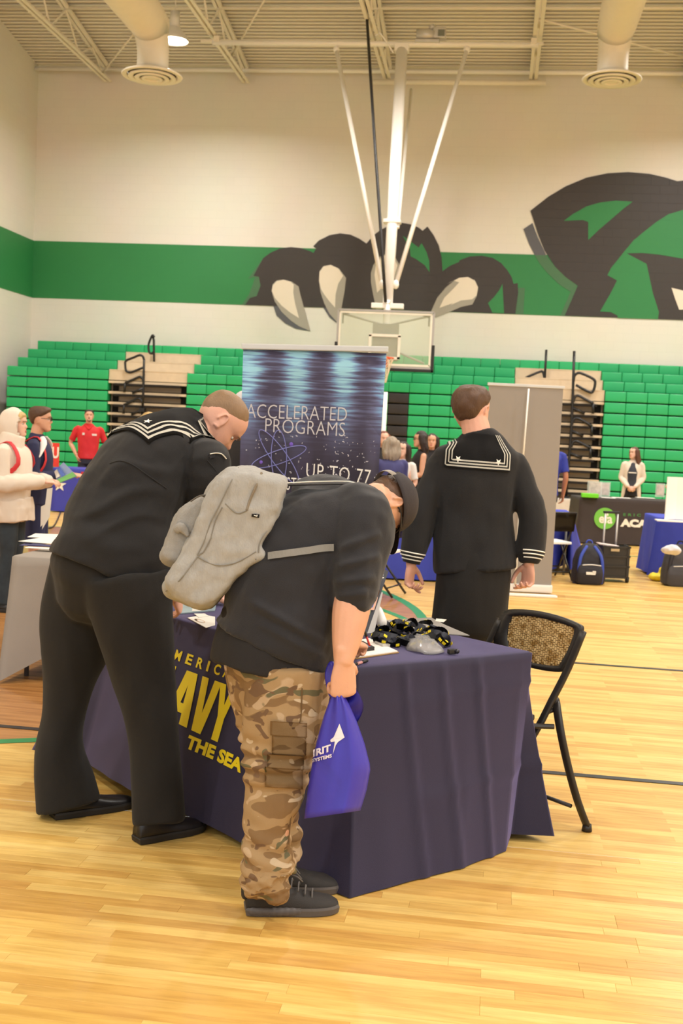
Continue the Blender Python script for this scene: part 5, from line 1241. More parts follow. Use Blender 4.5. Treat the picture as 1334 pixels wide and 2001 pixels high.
# boy in glasses
x, y = gxy(75, 850, 9.95); Fb = SR+SA*.1
P = person('boy in glasses and a navy jacket with white shoulder stripes', x, y, 1.71, Fb, NAVYK, NAVYK, skinm=SKIN, arms='hold', lower='shorts', build=1.05)
hair_cap(P['HM'], P['t'], HBRN, .022, front=.066, side=.03, topx=1.3); face_bits(P['HM'], P['t'], HBRN, LIPM, glasses=BLK)
W_ = P['W']
for s in (-1, 1): bm = bmesh.new(); tube(bm, [W_(s*.10, .05, 1.50), W_(s*.17, .075, 1.44), W_(s*.235, .05, 1.33)], [(.022, .01), (.03, .012), (.012, .008)], n=8, sub=3, rnd=True); mk('shoulder_stripe', bm, WHT, P['t'], True)
tb = thing('backpack', (x-.25, y, 1.1), 'dark backpack with bottle pocket worn by the boy in glasses', 'backpack'); bm = bmesh.new()
tube(bm, [W_(0, -.22, .98), W_(0, -.24, 1.15), W_(0, -.22, 1.35), W_(0, -.18, 1.44)], [(.14, .10), (.15, .12), (.13, .1), (.08, .05)], side=P['R'], n=18, sub=3, ex=3, rnd=True); fuse('main_bag', bm, DKB, tb, .012, 2)
bm = bmesh.new(); tube(bm, [W_(.17, -.15, 1.02), W_(.17, -.15, 1.22), W_(.17, -.15, 1.27)], [.038, .038, .03], n=14, sub=1); mk('bottle', bm, mat('bottle_grey', (92, 92, 98), .3), tb, True)
bm = bmesh.new()
for s in (-1, 1): tube(bm, [W_(s*.10, -.12, 1.08), W_(s*.20, .0, 1.12), W_(s*.17, .10, 1.30), W_(s*.13, .02, 1.50), W_(s*.10, -.12, 1.44)], [(.018, .006)], n=8, sub=4)
mk('shoulder_strap', bm, mat('strap_red', (206, 44, 50), .6), tb, True)
# magazine held by the boy
q = [at(106, 921, 9.75), at(124, 903, 9.62), at(151, 931, 9.35), at(113, 946, 9.5)]
bm = bmesh.new(); vs = [bm.verts.new(p_) for p_ in q]; bm.faces.new(vs); bmesh.ops.solidify(bm, geom=bm.faces[:], thickness=.006)
o = mk('magazine', bm, mat('cover_blue_white', (186, 204, 236), .4, var=.1, vscale=20)); tag(o, 'blue and white magazine held by the boy in glasses', 'magazine')
def qm(u, v, k=.004): 
    n_ = (q[1]-q[0]).cross(q[3]-q[0]).normalized(); n_ = n_ if n_.z > 0 else -n_
    return q[0].lerp(q[1], u).lerp(q[3].lerp(q[2], u), v)+n_*k
for (u0, v0, u1, v1, m_) in ((.0, .72, 1, 1, PGREEN), (.35, .05, .6, .7, PBLUE), (.05, .1, .3, .6, PAPER)):
    bm = bmesh.new(); bm.faces.new([bm.verts.new(qm(a, b, .0075)) for a, b in ((u0, v0), (u1, v0), (u1, v1), (u0, v1))]); mk('cover_block', bm, m_, o)
# hooded person
x, y = gxy(27, 850, 9.4); Fh = SR*1-SA*.05
P = person('hooded person in a cream sweatshirt and dark plaid trousers at the left edge', x, y, 1.66, Fh, CREAMK, mat('plaid_dark', (40, 50, 58), .8, var=.5, vscale=12), skinm=SKIN2, arms='hold', build=1.22, topname='sweatshirt')
M_ = P['HM']; face_bits(M_, P['t'], HBRN, LIPP); hair_cap(M_, P['t'], HBLD, .012, front=.06, side=.0, sideburn=True)
bm = bmesh.new(); q_ = bmesh.ops.create_uvsphere(bm, u_segments=32, v_segments=20, radius=1)
for v in q_['verts']:
    c = v.co.copy(); v.co = V((c.x*.112, c.y*.135-.03+.0*(c.z), c.z*.150-.005-(.03 if c.z < -.3 else 0)))
bmesh.ops.delete(bm, geom=[f for f in bm.faces if f.calc_center_median().y > .052+.18*max(0, f.calc_center_median().z-.02) and abs(f.calc_center_median().x) < .2], context='FACES')
for v in bm.verts: v.co += v.co.normalized()*(.010*noise.noise(v.co*14)); v.co = M_ @ v.co
bmesh.ops.solidify(bm, geom=bm.faces[:], thickness=.008); mk('hood', bm, CREAMK, P['t'], True)
W_ = P['W']; bm = bmesh.new(); tube(bm, [W_(0, -.03, 1.42), W_(0, -.02, 1.50), W_(0, .0, 1.575)], [(.16, .12), (.13, .11), (.105, .105)], side=P['R'], n=24, sub=2)
tube(bm, [W_(0, .04, .80), W_(0, .03, .92), W_(0, .02, 1.0)], [(.21, .15), (.22, .16), (.20, .15)], side=P['R'], n=24, sub=2)
for sd in (-1, 1):
    a, e, w_, d, pn, si = P['J'][sd]; tube(bm, [e-(w_-e)*.2, e.lerp(w_, .4), e.lerp(w_, .9)], [.078, .075, .058], n=14, sub=2, rnd=True)
fuse('sweatshirt_folds', bm, CREAMK, P['t'], .011, 3, disp=lambda me: noisy(me, .016, (9, 9, 5), 4))
bm = bmesh.new()
for sd in (-1, 1): tube(bm, [W_(sd*.12, -.14, 1.05), W_(sd*.25, -.06, 1.15), W_(sd*.215, .12, 1.32), W_(sd*.15, .02, 1.50), W_(sd*.12, -.12, 1.45)], [(.02, .006)], n=8, sub=4)
mk('backpack_strap', bm, mat('strap_red', (206, 44, 50), .6), P['t'], True)
q = [at(92, 955, 9.1), at(103, 953, 9.1), at(97, 1010, 9.1), at(82, 1035, 9.1)]; bm = bmesh.new(); bm.faces.new([bm.verts.new(p_) for p_ in q]); bmesh.ops.solidify(bm, geom=bm.faces[:], thickness=.003); tag(mk('paper', bm, PAPER), 'white paper with ragged points held by the hooded person', 'paper')
q = [at(80, 990, 9.2), at(90, 985, 9.2), at(86, 1022, 9.2), at(79, 1030, 9.2)]; bm = bmesh.new(); bm.faces.new([bm.verts.new(p_) for p_ in q]); bmesh.ops.solidify(bm, geom=bm.faces[:], thickness=.003); tag(mk('paper', bm, PAPER), 'second white paper behind the ragged one held by the hooded person', 'paper')
# ================================================================== THREE MAIN FIGURES
WOOL = mat('black_wool', (22, 21, 23), .85, var=.12, vscale=9, bump=.35, bscale=420, sheen=.08); WOOLT = mat('black_wool_trousers', (23, 21, 20), .88, var=.12, vscale=6, bump=.3, bscale=420, sheen=.05)
PIPING = mat('white_piping', (246, 240, 228), .6)
SKINF = skin('skin_fair', (222, 168, 146))
def collar_flap(P_t, garment, neck, down, side, back, W_, L_, curve=.0, star=True):
    """sailor collar laid over the jumper by dropping a sheet on it"""
    B = bvh_of(garment); down = V(down).normalized(); side = V(side); side = (side-down*side.dot(down)).normalized(); back = V(back); back = (back-down*back.dot(down)-side*back.dot(side)).normalized()
    def S(a, b, k=.010):    # a in -1..1 across, b 0..1 down
        w = W_*(.62+.38*min(1, b*1.9)) if b < .55 else W_
        o = neck+side*(a*w)+down*(b*L_)+back*.45
        h = B.ray_cast(o, -back, .62)
        if h[0] is None:
            q = B.find_nearest(neck+side*(a*w)+down*(b*L_)); return q[0]+q[1]*k
        return h[0]+back*k
    o = grid('sailor_collar', lambda u, v: S(u*2-1, v), 28, 22, WOOL, P_t, thick=.004)
    for k in (0, 1, 2):
        m_ = .97-.085*k; v_ = .965-.085*k*W_/L_; wd = .036
        path = [(-m_, .02+.94*v_*i/22) for i in range(23)]+[(-m_+2*m_*i/30, v_) for i in range(1, 31)]+[(m_, .02+.94*v_*i/22) for i in range(21, -1, -1)]
        bm = bmesh.new(); pr = None
        pts = [S(a, b, .0155) for a, b in path]; ins = [S(a*(1-wd/abs(m_)) if abs(a) >= m_-1e-6 else a, (b-.0) if abs(a) >= m_-1e-6 and b < v_-1e-6 else v_-wd*W_/L_*1.3, .0155) for a, b in path]
        for p_, q_ in zip(pts, ins):
            x_ = (bm.verts.new(p_), bm.verts.new(q_))
            if pr: bm.faces.new((pr[0], pr[1], x_[1], x_[0]))
            pr = x_
        bmesh.ops.solidify(bm, geom=bm.faces[:], thickness=.0015)
        mk('collar_stripe', bm, PIPING, o)
    for s in (-1, 1):
        bm = bmesh.new(); bm.faces.new([bm.verts.new(S(s*.60+x/W_, .76+y/L_, .0155)) for x, y in star_pts(.018)]); mk('collar_star', bm, PIPING, o)
    return o
def cuff_stripes(P_t, w_, e, garment, side, n=3, tmat=PIPING, a0=-1.3, a1=1.3):
    """piping rings pressed onto the sleeve just above the hand"""
    B = bvh_of(garment); d = (w_-e).normalized(); sd = V(side); sd = (sd-d*sd.dot(d)).normalized(); b = d.cross(sd)
    for k in range(n):
        c = w_-d*(.022+.017*k); pts = []
        for i in range(15):
            a = a0+(a1-a0)*i/14; r_ = sd*cos(a)+b*sin(a); h = B.ray_cast(c+r_*.16, -r_, .16); pts.append((h[0] if h[0] else c+r_*.05)+r_*.0015)
        bm = bmesh.new(); tube(bm, pts, [.0032], n=5, sub=1); mk('cuff_stripe', bm, tmat, P_t)
# ---------------------------------------------------------------- walking sailor (back view)
T_ = 5.62
def s3(px, py, dt=0): return at(px, py, T_+dt)
base = s3(905, 1150); base.z = 0
SC_ = thing('person', (base.x, base.y, 0), 'sailor in black uniform seen from behind walking away past the table', 'person')
side = SR; bk = -SA
spine = [s3(928, 1115), s3(925, 1060), s3(926, 1000), s3(928, 940), s3(934, 890), s3(936, 862), s3(932, 842)]
HMc = Mh(s3(921, 803, .02), SA*.85+SR*.5, Z3) @ Matrix.Scale(1.09, 4)
legs = {}
for s in (-1, 1):
    hip = s3(926+s*36, 1125); ank = V((base.x+s*.11+SA.x*0, base.y+(.28 if s > 0 else -.05), .08)); kn = hip.lerp(ank, .5)+SA*.05; legs[s] = (hip, kn, ank)
armC = {-1: (s3(866, 905), s3(822, 1005, -.02), s3(803, 1102, -.02)), 1: (s3(1002, 905), s3(1042, 1010, -.03), s3(1033, 1100, -.06))}
bm = bmesh.new(); head_bm(bm, HMc)
tube(bm, [s3(934, 870, .0), s3(930, 840), s3(924, 815)], [.074, .070, .066], n=16, sub=2)
tube(bm, [p for p in spine[:5]], [(.15, .10), (.14, .1), (.15, .1), (.16, .1), (.14, .08)], side=side, n=18, sub=2)
for s in (-1, 1):
    a, e, w_ = armC[s]; tube(bm, [a, a.lerp(e, .5), e, e.lerp(w_, .4), w_], [.045, .043, .038, .037, .027], n=12, sub=3, rnd=True)
    if s < 0: hand_bm(bm, w_, V((0, 0, -1))-SR*.05+SA*.15, SR*.8-SA*.5, SA*.5+SR*.9, curl=(.45, .8, .95, 1.05), L=.195, thumb=.1, spread=.03)
    else: hand_bm(bm, w_, V((0, 0, -1))+SR*.02+SA*.12, -SR*.75-SA*.6, -SR*.9+SA*.2, curl=(.6, .8, .95, 1.0), L=.195, thumb=.15, spread=.03)
    h, k, an = legs[s]; tube(bm, [h, k, an], [.08, .055, .04], n=12, sub=3, rnd=True)
fuse('body', bm, SKINF, SC_, .0045, 2)
bm = bmesh.new()
hemR = [(.205, .135), (.198, .13), (.190, .13), (.205, .135), (.215, .125), (.13, .09), (.076, .072)]
tube(bm, spine, hemR, side=side, n=30, sub=4, ex=2.5)
for s in (-1, 1):
    a, e, w_ = armC[s]; tube(bm, [a-SR*s*.07, a, a.lerp(e, .5), e, e.lerp(w_, .5), e.lerp(w_, .82), e.lerp(w_, .88), w_], [.060, .068, .074, .074, .070, .064, .052, .047], n=18, sub=3)
jc = fuse('jumper', bm, WOOL, SC_, .008, 4, disp=lambda me: noisy(me, .011, (8, 8, 5), 3))
cuff_stripes(SC_, armC[-1][2], armC[-1][1], jc, -SA-SR*.5, a0=-1.5, a1=1.2); cuff_stripes(SC_, armC[1][2], armC[1][1], jc, -SA+SR*.2, a0=-.9, a1=.9)
bm = bmesh.new(); hipc = s3(927, 1120)
tube(bm, [s3(927, 1080), hipc, s3(923, 1215)], [(.17, .12), (.183, .128), (.168, .112)], side=side, n=24, sub=3, ex=2.4, rnd=True)
for s in (-1, 1):
    h, k, an = legs[s]; tube(bm, [h+Z3*.05, h.lerp(k, .5), k, k.lerp(an, .6), V((an.x, an.y, .05))], [.092, .088, .080, .092, .115], n=20, sub=4)
fuse('trousers', bm, WOOLT, SC_, .010, 2, disp=lambda me: noisy(me, .010, (7, 7, 3), 8))
for s in (-1, 1): an = legs[s][2]; shoe(SC_, V((an.x, an.y, 0))-SA*.08, V((an.x, an.y, 0))+SA*.2, SHOEB, SOLEB)
collar_flap(SC_, jc, s3(932, 846), V((0, 0, -1))+SR*-.03, side, bk, .162, .175)
hair_cap(HMc, SC_, HBRN, .010, front=.07, side=.03, back=-.062, topx=1.2, rough=.006, edge=.035)
face_bits(HMc, SC_, HBRN, LIPM)
# ---------------------------------------------------------------- bent sailor at the left
Fs = V((.885, .47, 0)).normalized(); Rs = V((.47, -.885, 0)).normalized()
SA_ = thing('person', (-1.4, 4.35, 0), 'sailor in black uniform bending over the navy table with cropped hair', 'person')
pel = at(212, 1105, 4.52); spA = [at(214, 1120, 4.50), at(230, 1076, 4.51), at(240, 1010, 4.55), at(275, 930, 4.60), at(325, 875, 4.68), at(372, 850, 4.74), at(398, 838, 4.76)]
hc = at(428, 826, 4.80)
fh = (Fs*.60-Z3*.80); uh = (Z3*.60+Fs*.80)
HMa = Mh(hc, fh, uh) @ Matrix.Scale(1.13, 4)
shR = at(405, 912, 4.55); elR = at(410, 1045, 4.62); wrR = at(336, 1158, 4.92)
shL = at(400, 880, 5.0); elL = at(440, 1020, 5.2); wrL = atz(415, 1165, .80)
bm = bmesh.new(); head_bm(bm, HMa)
tube(bm, [spA[4]+Z3*-.02, at(378, 858, 4.74), at(398, 842, 4.77), at(415, 832, 4.79)], [.07, .068, .064, .058], n=16, sub=2)
tube(bm, spA[:5], [(.15, .11), (.15, .11), (.15, .12), (.16, .12), (.13, .09)], side=Rs, n=18, sub=2)
tube(bm, [shR, elR, wrR], [.045, .038, .028], n=12, sub=4, rnd=True); tube(bm, [shL, elL, wrL], [.045, .038, .028], n=12, sub=4, rnd=True)
hd_t = at(350, 1202, 5.0)
hand_bm(bm, wrR, (hd_t-wrR).normalized()+Fs*.15, -Fs*.5-Rs*.3-Z3*.2, -Rs*.3+Fs*.9, curl=(.35, .6, .75, .8), L=.19, thumb=.2)
hand_bm(bm, wrL, Fs-Z3*.1, -Z3, Rs, curl=(.1, .1, .1, .1), L=.19)
legA = {1: (at(255, 1150, 4.44), at(297, 1395, 4.42), at(315, 1590, 4.42)), -1: (at(178, 1150, 4.62), at(140, 1380, 4.64), at(140, 1570, 4.62))}
legA2 = {1: legA[1], -1: (at(170, 1180, 4.62), at(128, 1385, 4.64), at(136, 1570, 4.63))}
for s in (1, -1): h, k, a = legA2[s]; tube(bm, [h, k, a], [.075, .045, .036], n=12, sub=4, rnd=True)
fuse('body', bm, SKINF, SA_, .0045, 2)
bm = bmesh.new()
tube(bm, spA, [(.200, .250), (.205, .240), (.215, .215), (.225, .195), (.205, .155), (.13, .11), (.078, .08)], side=Rs, n=32, sub=4, ex=2.3)
tube(bm, [shR-Rs*.10+Z3*.03, shR, shR.lerp(elR, .5), elR, elR.lerp(wrR, .5), wrR.lerp(elR, .06)], [.09, .098, .090, .075, .066, .054], n=18, sub=4)
tube(bm, [shL+Rs*.08, shL, shL.lerp(elL, .5), elL, elL.lerp(wrL, .5), wrL.lerp(elL, .06)], [.09, .090, .082, .075, .066, .054], n=18, sub=4)
def foldA(me):
    noisy(me, .012, (6, 6, 9), 1)
    P_ = [(at(120, 1000, 4.5), at(330, 960, 4.5)), (at(170, 1030, 4.5), at(350, 1010, 4.5)), (at(190, 940, 4.5), at(330, 900, 4.5))]
    nn = [v.normal.copy() for v in me.vertices]
    for v, n_ in zip(me.vertices, nn):
        d = 0
        for i, (a, b) in enumerate(P_):
            ab = b-a; t_ = max(0, min(1, (v.co-a).dot(ab)/ab.length_squared)); q = a+ab*t_; r_ = v.co-q; h = r_.z+.03*sin(t_*6+i); d += .013*exp(-(h/.022)**2)*sin(pi*max(.02, min(.98, t_)))
        v.co += n_*d
ja = fuse('jumper', bm, WOOL, SA_, .008, 4, disp=foldA)
cuff_stripes(SA_, wrR, elR, ja, -Fs)
bm = bmesh.new(); hp = at(212, 1140, 4.52)
tube(bm, [at(226, 1070, 4.52), at(214, 1115, 4.52), at(208, 1145, 4.53)], [(.18, .215), (.19, .235), (.17, .21)], side=Rs, n=24, sub=3, ex=2.3, rnd=True)
hR, kR, aR = legA[1]; hL, kL, aL = legA[-1]
tube(bm, [hR+Z3*.05-Fs*.02, at(268, 1250, 4.43), at(295, 1390, 4.43), at(306, 1500, 4.44), at(312, 1608, 4.42)], [(.135, .178), (.116, .146), (.088, .108), (.088, .100), (.09, .102)], side=Rs, n=22, sub=4)
tube(bm, [hL+Z3*.07+Fs*.03, at(150, 1250, 4.62), at(126, 1385, 4.64), at(116, 1470, 4.64), at(134, 1578, 4.63)], [(.135, .205), (.112, .150), (.085, .092), (.088, .098), (.095, .135)], side=Rs, n=22, sub=4)
fuse('trousers', bm, WOOLT, SA_, .010, 9, disp=lambda me: noisy(me, .013, (6, 6, 2.5), 5))
for a, b in (((266, 1648), (397, 1619)), ((102, 1600), (262, 1573))):
    shoe(SA_, V(fl(*a)+(0,)), V(fl(*b)+(0,)), SHOEB, SOLEB, h=.115)
dnA = (spA[3]-spA[5]).normalized(); bkA = (-Fs*.62+Z3*.78)
collar_flap(SA_, ja, at(384, 838, 4.74)+Z3*.05, dnA+Fs*-.15, Rs, bkA, .19, .33)
hair_cap(HMa, SA_, HSAND, .005, front=.075, side=.035, back=-.05, rough=.002, topx=2.2, edge=.06)
face_bits(HMa, SA_, HSAND, LIPM)
# shoulder patches
bj = bvh_of(ja)
def onj(px, py, k=.006):
    h = bj.ray_cast(CAM, ray(px, py).normalized()); return h[0]+h[1]*k if h[0] else at(px, py, 4.5)
bm = bmesh.new(); tube(bm, [onj(410, 889), onj(421, 887), onj(432, 889), onj(440, 897)], [(.0045, .002)], n=6, sub=4); mk('shoulder_tab', bm, PIPING, SA_)
bm = bmesh.new(); f = [onj(*q, .005) for q in ((407, 889), (420, 887), (420, 893), (410, 896))]; bm.faces.new([bm.verts.new(p_) for p_ in f]); bmesh.ops.solidify(bm, geom=bm.faces[:], thickness=.003); mk('shoulder_patch', bm, mat('patch_grey', (56, 54, 58), .8), SA_)
for pts in ([(215, 906), (235, 901), (258, 908), (290, 930), (325, 955)], [(405, 900), (418, 915), (428, 930)]):
    bm = bmesh.new(); tube(bm, [onj(*q, .0015) for q in pts], [.0025], n=5, sub=4); mk('seam', bm, WOOL, SA_)
# ---------------------------------------------------------------- bent person with grey backpack
Fk = V((.95, .31, 0)).normalized(); Rk = V((.31, -.95, 0)).normalized()
HOOD = mat('black_fleece', (29, 29, 35), .85, var=.12, vscale=8, bump=.3, bscale=350, sheen=.15); TEE = mat('black_tee', (30, 28, 30), .9, bump=.2, bscale=300)
KD = thing('person', (-.6, 3.68, 0), 'person in a black hoodie, camouflage trousers and backward tilted cap bending over the table', 'person')
KD['label'] = 'person in a black hoodie, camouflage trousers and dark cap bending over the table to write'
spK = [at(528, 1262, 3.84), at(536, 1215, 3.84), at(548, 1150, 3.85), at(578, 1085, 3.87), at(618, 1030, 3.90), at(665, 995, 3.93), at(712, 982, 3.96), at(738, 974, 3.99)]
hk = at(749, 988, 4.03)
fkh = (Fk*.16-Z3*.98); ukh = (Fk*.80+SA*.45+Z3*.10)
HMk = Mh(hk, fkh, ukh) @ Matrix.Scale(.97, 4)
shK = at(705, 1015, 3.80); elK = at(690, 1165, 3.70); wrK = at(671, 1290, 3.64)
shK2 = at(700, 1005, 4.16); elK2 = at(650, 1160, 4.30); wrK2 = at(684, 1256, 4.20)
lgK = [at(560, 1300, 3.76), at(548, 1500, 3.74), at(528, 1715, 3.72)]; lgK2 = [at(500, 1290, 3.98), at(530, 1500, 3.98), at(548, 1690, 3.98)]
bm = bmesh.new(); head_bm(bm, HMk)
tube(bm, [at(712, 985, 3.97), at(735, 975, 3.99), at(750, 978, 4.02)], [.06, .058, .055], n=14, sub=2)
tube(bm, spK[:6], [(.14, .11), (.14, .12), (.15, .14), (.15, .13), (.14, .11), (.1, .08)], side=Rk, n=18, sub=2)
tube(bm, [shK, shK.lerp(elK, .5), elK, elK.lerp(wrK, .3), elK.lerp(wrK, .7), wrK], [(.05, .05), (.05, .05), (.056, .060), (.055, .061), (.040, .048), (.027, .033)], side=Rk, n=16, sub=3, rnd=True)
tube(bm, [shK2, elK2, elK2.lerp(wrK2, .5), wrK2], [.05, .046, .040, .027], n=14, sub=3, rnd=True)
# fist hanging down, gripping the bag
kf = wrK
hand_bm(bm, kf, V((0, 0, -1))+Fk*.04, Fk*-.25+Rk*-.95, Fk*.95-Rk*.1, curl=(1.35, 1.4, 1.45, 1.5), L=.215, thumb=1.3, spread=.02, thumb_in=.5)
# writing hand
hand_bm(bm, wrK2, (atz(722, 1262, .80)-wrK2), -Z3-Fk*.3, -SA*.2+Z3*.9-SR*.3, curl=(.75, .9, 1.2, 1.3), L=.175, thumb=.9, spread=.02, thumb_in=.3)
for L_ in (lgK, lgK2): tube(bm, L_, [.085, .06, .045], n=12, sub=4, rnd=True)
fuse('body', bm, SKIN, KD, .0042, 2)
# tee hem under the hoodie
bm = bmesh.new(); tube(bm, [at(516, 1306, 3.84), at(526, 1262, 3.84), at(540, 1190, 3.85)], [(.19, .182), (.19, .185), (.18, .17)], side=Rk, n=28, sub=3, ex=2.3)
ob = fuse('tee_hem', bm, TEE, KD, .008, 3, disp=lambda me: noisy(me, .010, (9, 9, 4), 2))
bm = bmesh.new()
tube(bm, [at(533, 1262, 3.85), at(548, 1225, 3.85), at(558, 1160, 3.86), at(590, 1080, 3.88), at(630, 1036, 3.91), at(672, 1011, 3.94), at(714, 996, 3.97), at(736, 984, 3.99)],
     [(.20, .215), (.205, .205), (.21, .205), (.215, .195), (.215, .165), (.20, .115), (.13, .085), (.07, .065)], side=Rk, n=32, sub=4, ex=2.25)
tube(bm, [shK+V((-.04, .07, .02)), shK, shK.lerp(elK, .4), shK.lerp(elK, .8), elK.lerp(wrK, -.04)], [.105, .112, .104, .090, .074], n=22, sub=4)
tube(bm, [elK.lerp(wrK, -.10), elK.lerp(wrK, -.03), elK.lerp(wrK, .05)], [.074, .078, .070], n=22, sub=2, rnd=True)
tube(bm, [shK2-V((0, .06, 0)), shK2, shK2.lerp(elK2, .5), elK2], [.10, .10, .088, .07], n=18, sub=4)
tube(bm, [at(600, 960, 3.98), at(640, 954, 4.0), at(690, 960, 4.02)], [(.13, .035), (.14, .048), (.10, .035)], side=Rk, n=16, sub=3, rnd=True)   # hood lying on the back
def foldK(me):
    noisy(me, .012, (9, 9, 7), 6)
    nn = [v.normal.copy() for v in me.vertices]
    F_ = [(at(660, 1075, 3.6), at(745, 1040, 3.6), .011), (at(655, 1110, 3.6), at(745, 1085, 3.6), .012), (at(650, 1140, 3.6), at(735, 1128, 3.6), .012), (at(655, 1165, 3.6), at(720, 1160, 3.6), .010), (at(480, 1170, 3.7), at(640, 1260, 3.7), .013), (at(500, 1215, 3.7), at(640, 1290, 3.7), .010)]
    for v, n_ in zip(me.vertices, nn):
        d = 0
        pxv = v.co-CAM; dep = pxv.dot(fwd)
        for a, b, am in F_:
            k_ = dep/((a-CAM).dot(fwd)); A_ = CAM+(a-CAM)*k_; B_ = CAM+(b-CAM)*k_; ab = B_-A_; t_ = (v.co-A_).dot(ab)/ab.length_squared
            if -.1 < t_ < 1.1 and n_.dot(fwd) < .2:
                r_ = (v.co-A_-ab*t_).length; d += am*exp(-(r_/.014)**2)*max(0, 1-abs(2*t_-1)**4)
        v.co += n_*d
jk = fuse('hoodie', bm, HOOD, KD, .0075, 4, disp=foldK)
def camo():
    m, N, L, B = newmat('camouflage'); tc = N.new('ShaderNodeTexCoord'); col = None
    def lay(sc, seed, lo, c, prev):
        mp = N.new('ShaderNodeMapping'); mp.inputs['Location'].default_value = (seed, seed*2, seed*3); mp.inputs['Scale'].default_value = (1, 1, 1.7); L.new(tc.outputs['Object'], mp.inputs[0])
        nz = N.new('ShaderNodeTexNoise'); nz.inputs['Scale'].default_value = sc; nz.inputs['Detail'].default_value = 1.2; nz.inputs['Distortion'].default_value = .8; L.new(mp.outputs[0], nz.inputs['Vector'])
        r_ = N.new('ShaderNodeMapRange'); r_.inputs[1].default_value = lo; r_.inputs[2].default_value = lo+.012; L.new(nz.outputs['Fac'], r_.inputs[0])
        mx = N.new('ShaderNodeMix'); mx.data_type = 'RGBA'; L.new(r_.outputs[0], mx.inputs[0]); mx.inputs[7].default_value = (*srgb(c), 1)
        if prev is None: mx.inputs[6].default_value = (*srgb((158, 130, 92)), 1)
        else: L.new(prev, mx.inputs[6])
        return mx.outputs[2]
    col = lay(7, 1.3, .54, (126, 98, 64), None); col = lay(8, 4.1, .59, (180, 154, 122), col); col = lay(9, 7.7, .65, (100, 94, 66), col); col = lay(11, 9.2, .66, (190, 170, 142), col); col = lay(13, 12.4, .655, (108, 82, 58), col)
    L.new(col, B.inputs['Base Color']); B.inputs['Roughness'].default_value = .85
    n2 = N.new('ShaderNodeTexNoise'); n2.inputs['Scale'].default_value = 300; L.new(tc.outputs['Object'], n2.inputs['Vector']); bp = N.new('ShaderNodeBump'); bp.inputs['Strength'].default_value = .2; bp.inputs['Distance'].default_value = .003; L.new(n2.outputs['Fac'], bp.inputs['Height']); L.new(bp.outputs[0], B.inputs['Normal'])
    return m
CAMO = camo()
bm = bmesh.new()
tube(bm, [at(545, 1262, 3.85), at(545, 1300, 3.85), at(545, 1345, 3.85)], [(.17, .165), (.175, .175), (.16, .16)], side=Rk, n=24, sub=3, rnd=True)
tube(bm, [at(560, 1305, 3.77), at(553, 1390, 3.76), at(545, 1480, 3.75), at(538, 1540, 3.75), at(524, 1600, 3.74), at(522, 1660, 3.73), at(526, 1705, 3.72)], [(.115, .150), (.112, .138), (.10, .118), (.09, .102), (.085, .085), (.08, .080), (.084, .084)], side=Rk, n=24, sub=4)
tube(bm, [at(498, 1290, 3.98), at(508, 1380, 3.98), at(528, 1480, 3.98), at(540, 1580, 3.98), at(552, 1680, 3.98)], [(.11, .118), (.105, .10), (.095, .085), (.085, .075), (.08, .07)], side=Rk, n=20, sub=4)
def foldT(me):
    noisy(me, .011, (11, 11, 9), 12)
    nn = [v.normal.copy() for v in me.vertices]
    for v, n_ in zip(me.vertices, nn):
        z = v.co.z; v.co += n_*(.007*sin(z*95+v.co.x*30)*exp(-((z-.22)/.10)**2)+.008*sin(z*120+v.co.y*20)*exp(-((z-.52)/.07)**2))
tk = fuse('cargo_trousers', bm, CAMO, KD, .0075, 3, disp=foldT)
bm = bmesh.new(); a_ = at(527, 1716, 3.72)   # gathered cuff over the shoe
tube(bm, [at(524, 1690, 3.72), at(524, 1712, 3.72), at(530, 1724, 3.72), at(538, 1738, 3.71)], [(.078, .082), (.086, .092), (.084, .088), (.06, .05)], side=Rk, n=24, sub=3, rnd=True)
tube(bm, [at(560, 1665, 3.73), at(562, 1690, 3.72), at(552, 1715, 3.71)], [.022, .026, .02], n=12, sub=3, rnd=True)
fuse('trouser_cuff', bm, CAMO, tk, .006, 2, disp=lambda me: noisy(me, .010, (22, 22, 34), 3))
bt = bvh_of(tk)
def ont(px, py, k=.004):
    h = bt.ray_cast(CAM, ray(px, py).normalized()); return h[0]-ray(px, py).normalized()*k if h[0] else at(px, py, 3.64)
def patch(name, x0, y0, x1, y1, k, th_, m, par, sl=.06):
    grid(name, lambda u, v: ont(x0+(x1-x0)*u, y0+(y1-y0)*v+sl*(x1-x0)*u, k), 12, 10, m, par, thick=th_)
patch('pocket_flap', 528, 1409, 600, 1437, .012, .010, CAMO, tk); patch('cargo_pocket', 531, 1432, 598, 1474, .007, .008, CAMO, tk); patch('pocket_flap', 522, 1474, 594, 1500, .013, .010, CAMO, tk); patch('cargo_pocket', 517, 1498, 592, 1538, .008, .009, CAMO, tk)
for pts in ([(590, 1345), (588, 1400), (585, 1412)], [(575, 1545), (568, 1600), (563, 1650)], [(470, 1302), (510, 1308), (560, 1306)]):
    bm = bmesh.new(); tube(bm, [ont(*q, .001) for q in pts], [.0022], n=5, sub=4); mk('trouser_seam', bm, mat('seam_brown', (104, 80, 50), .9), tk)
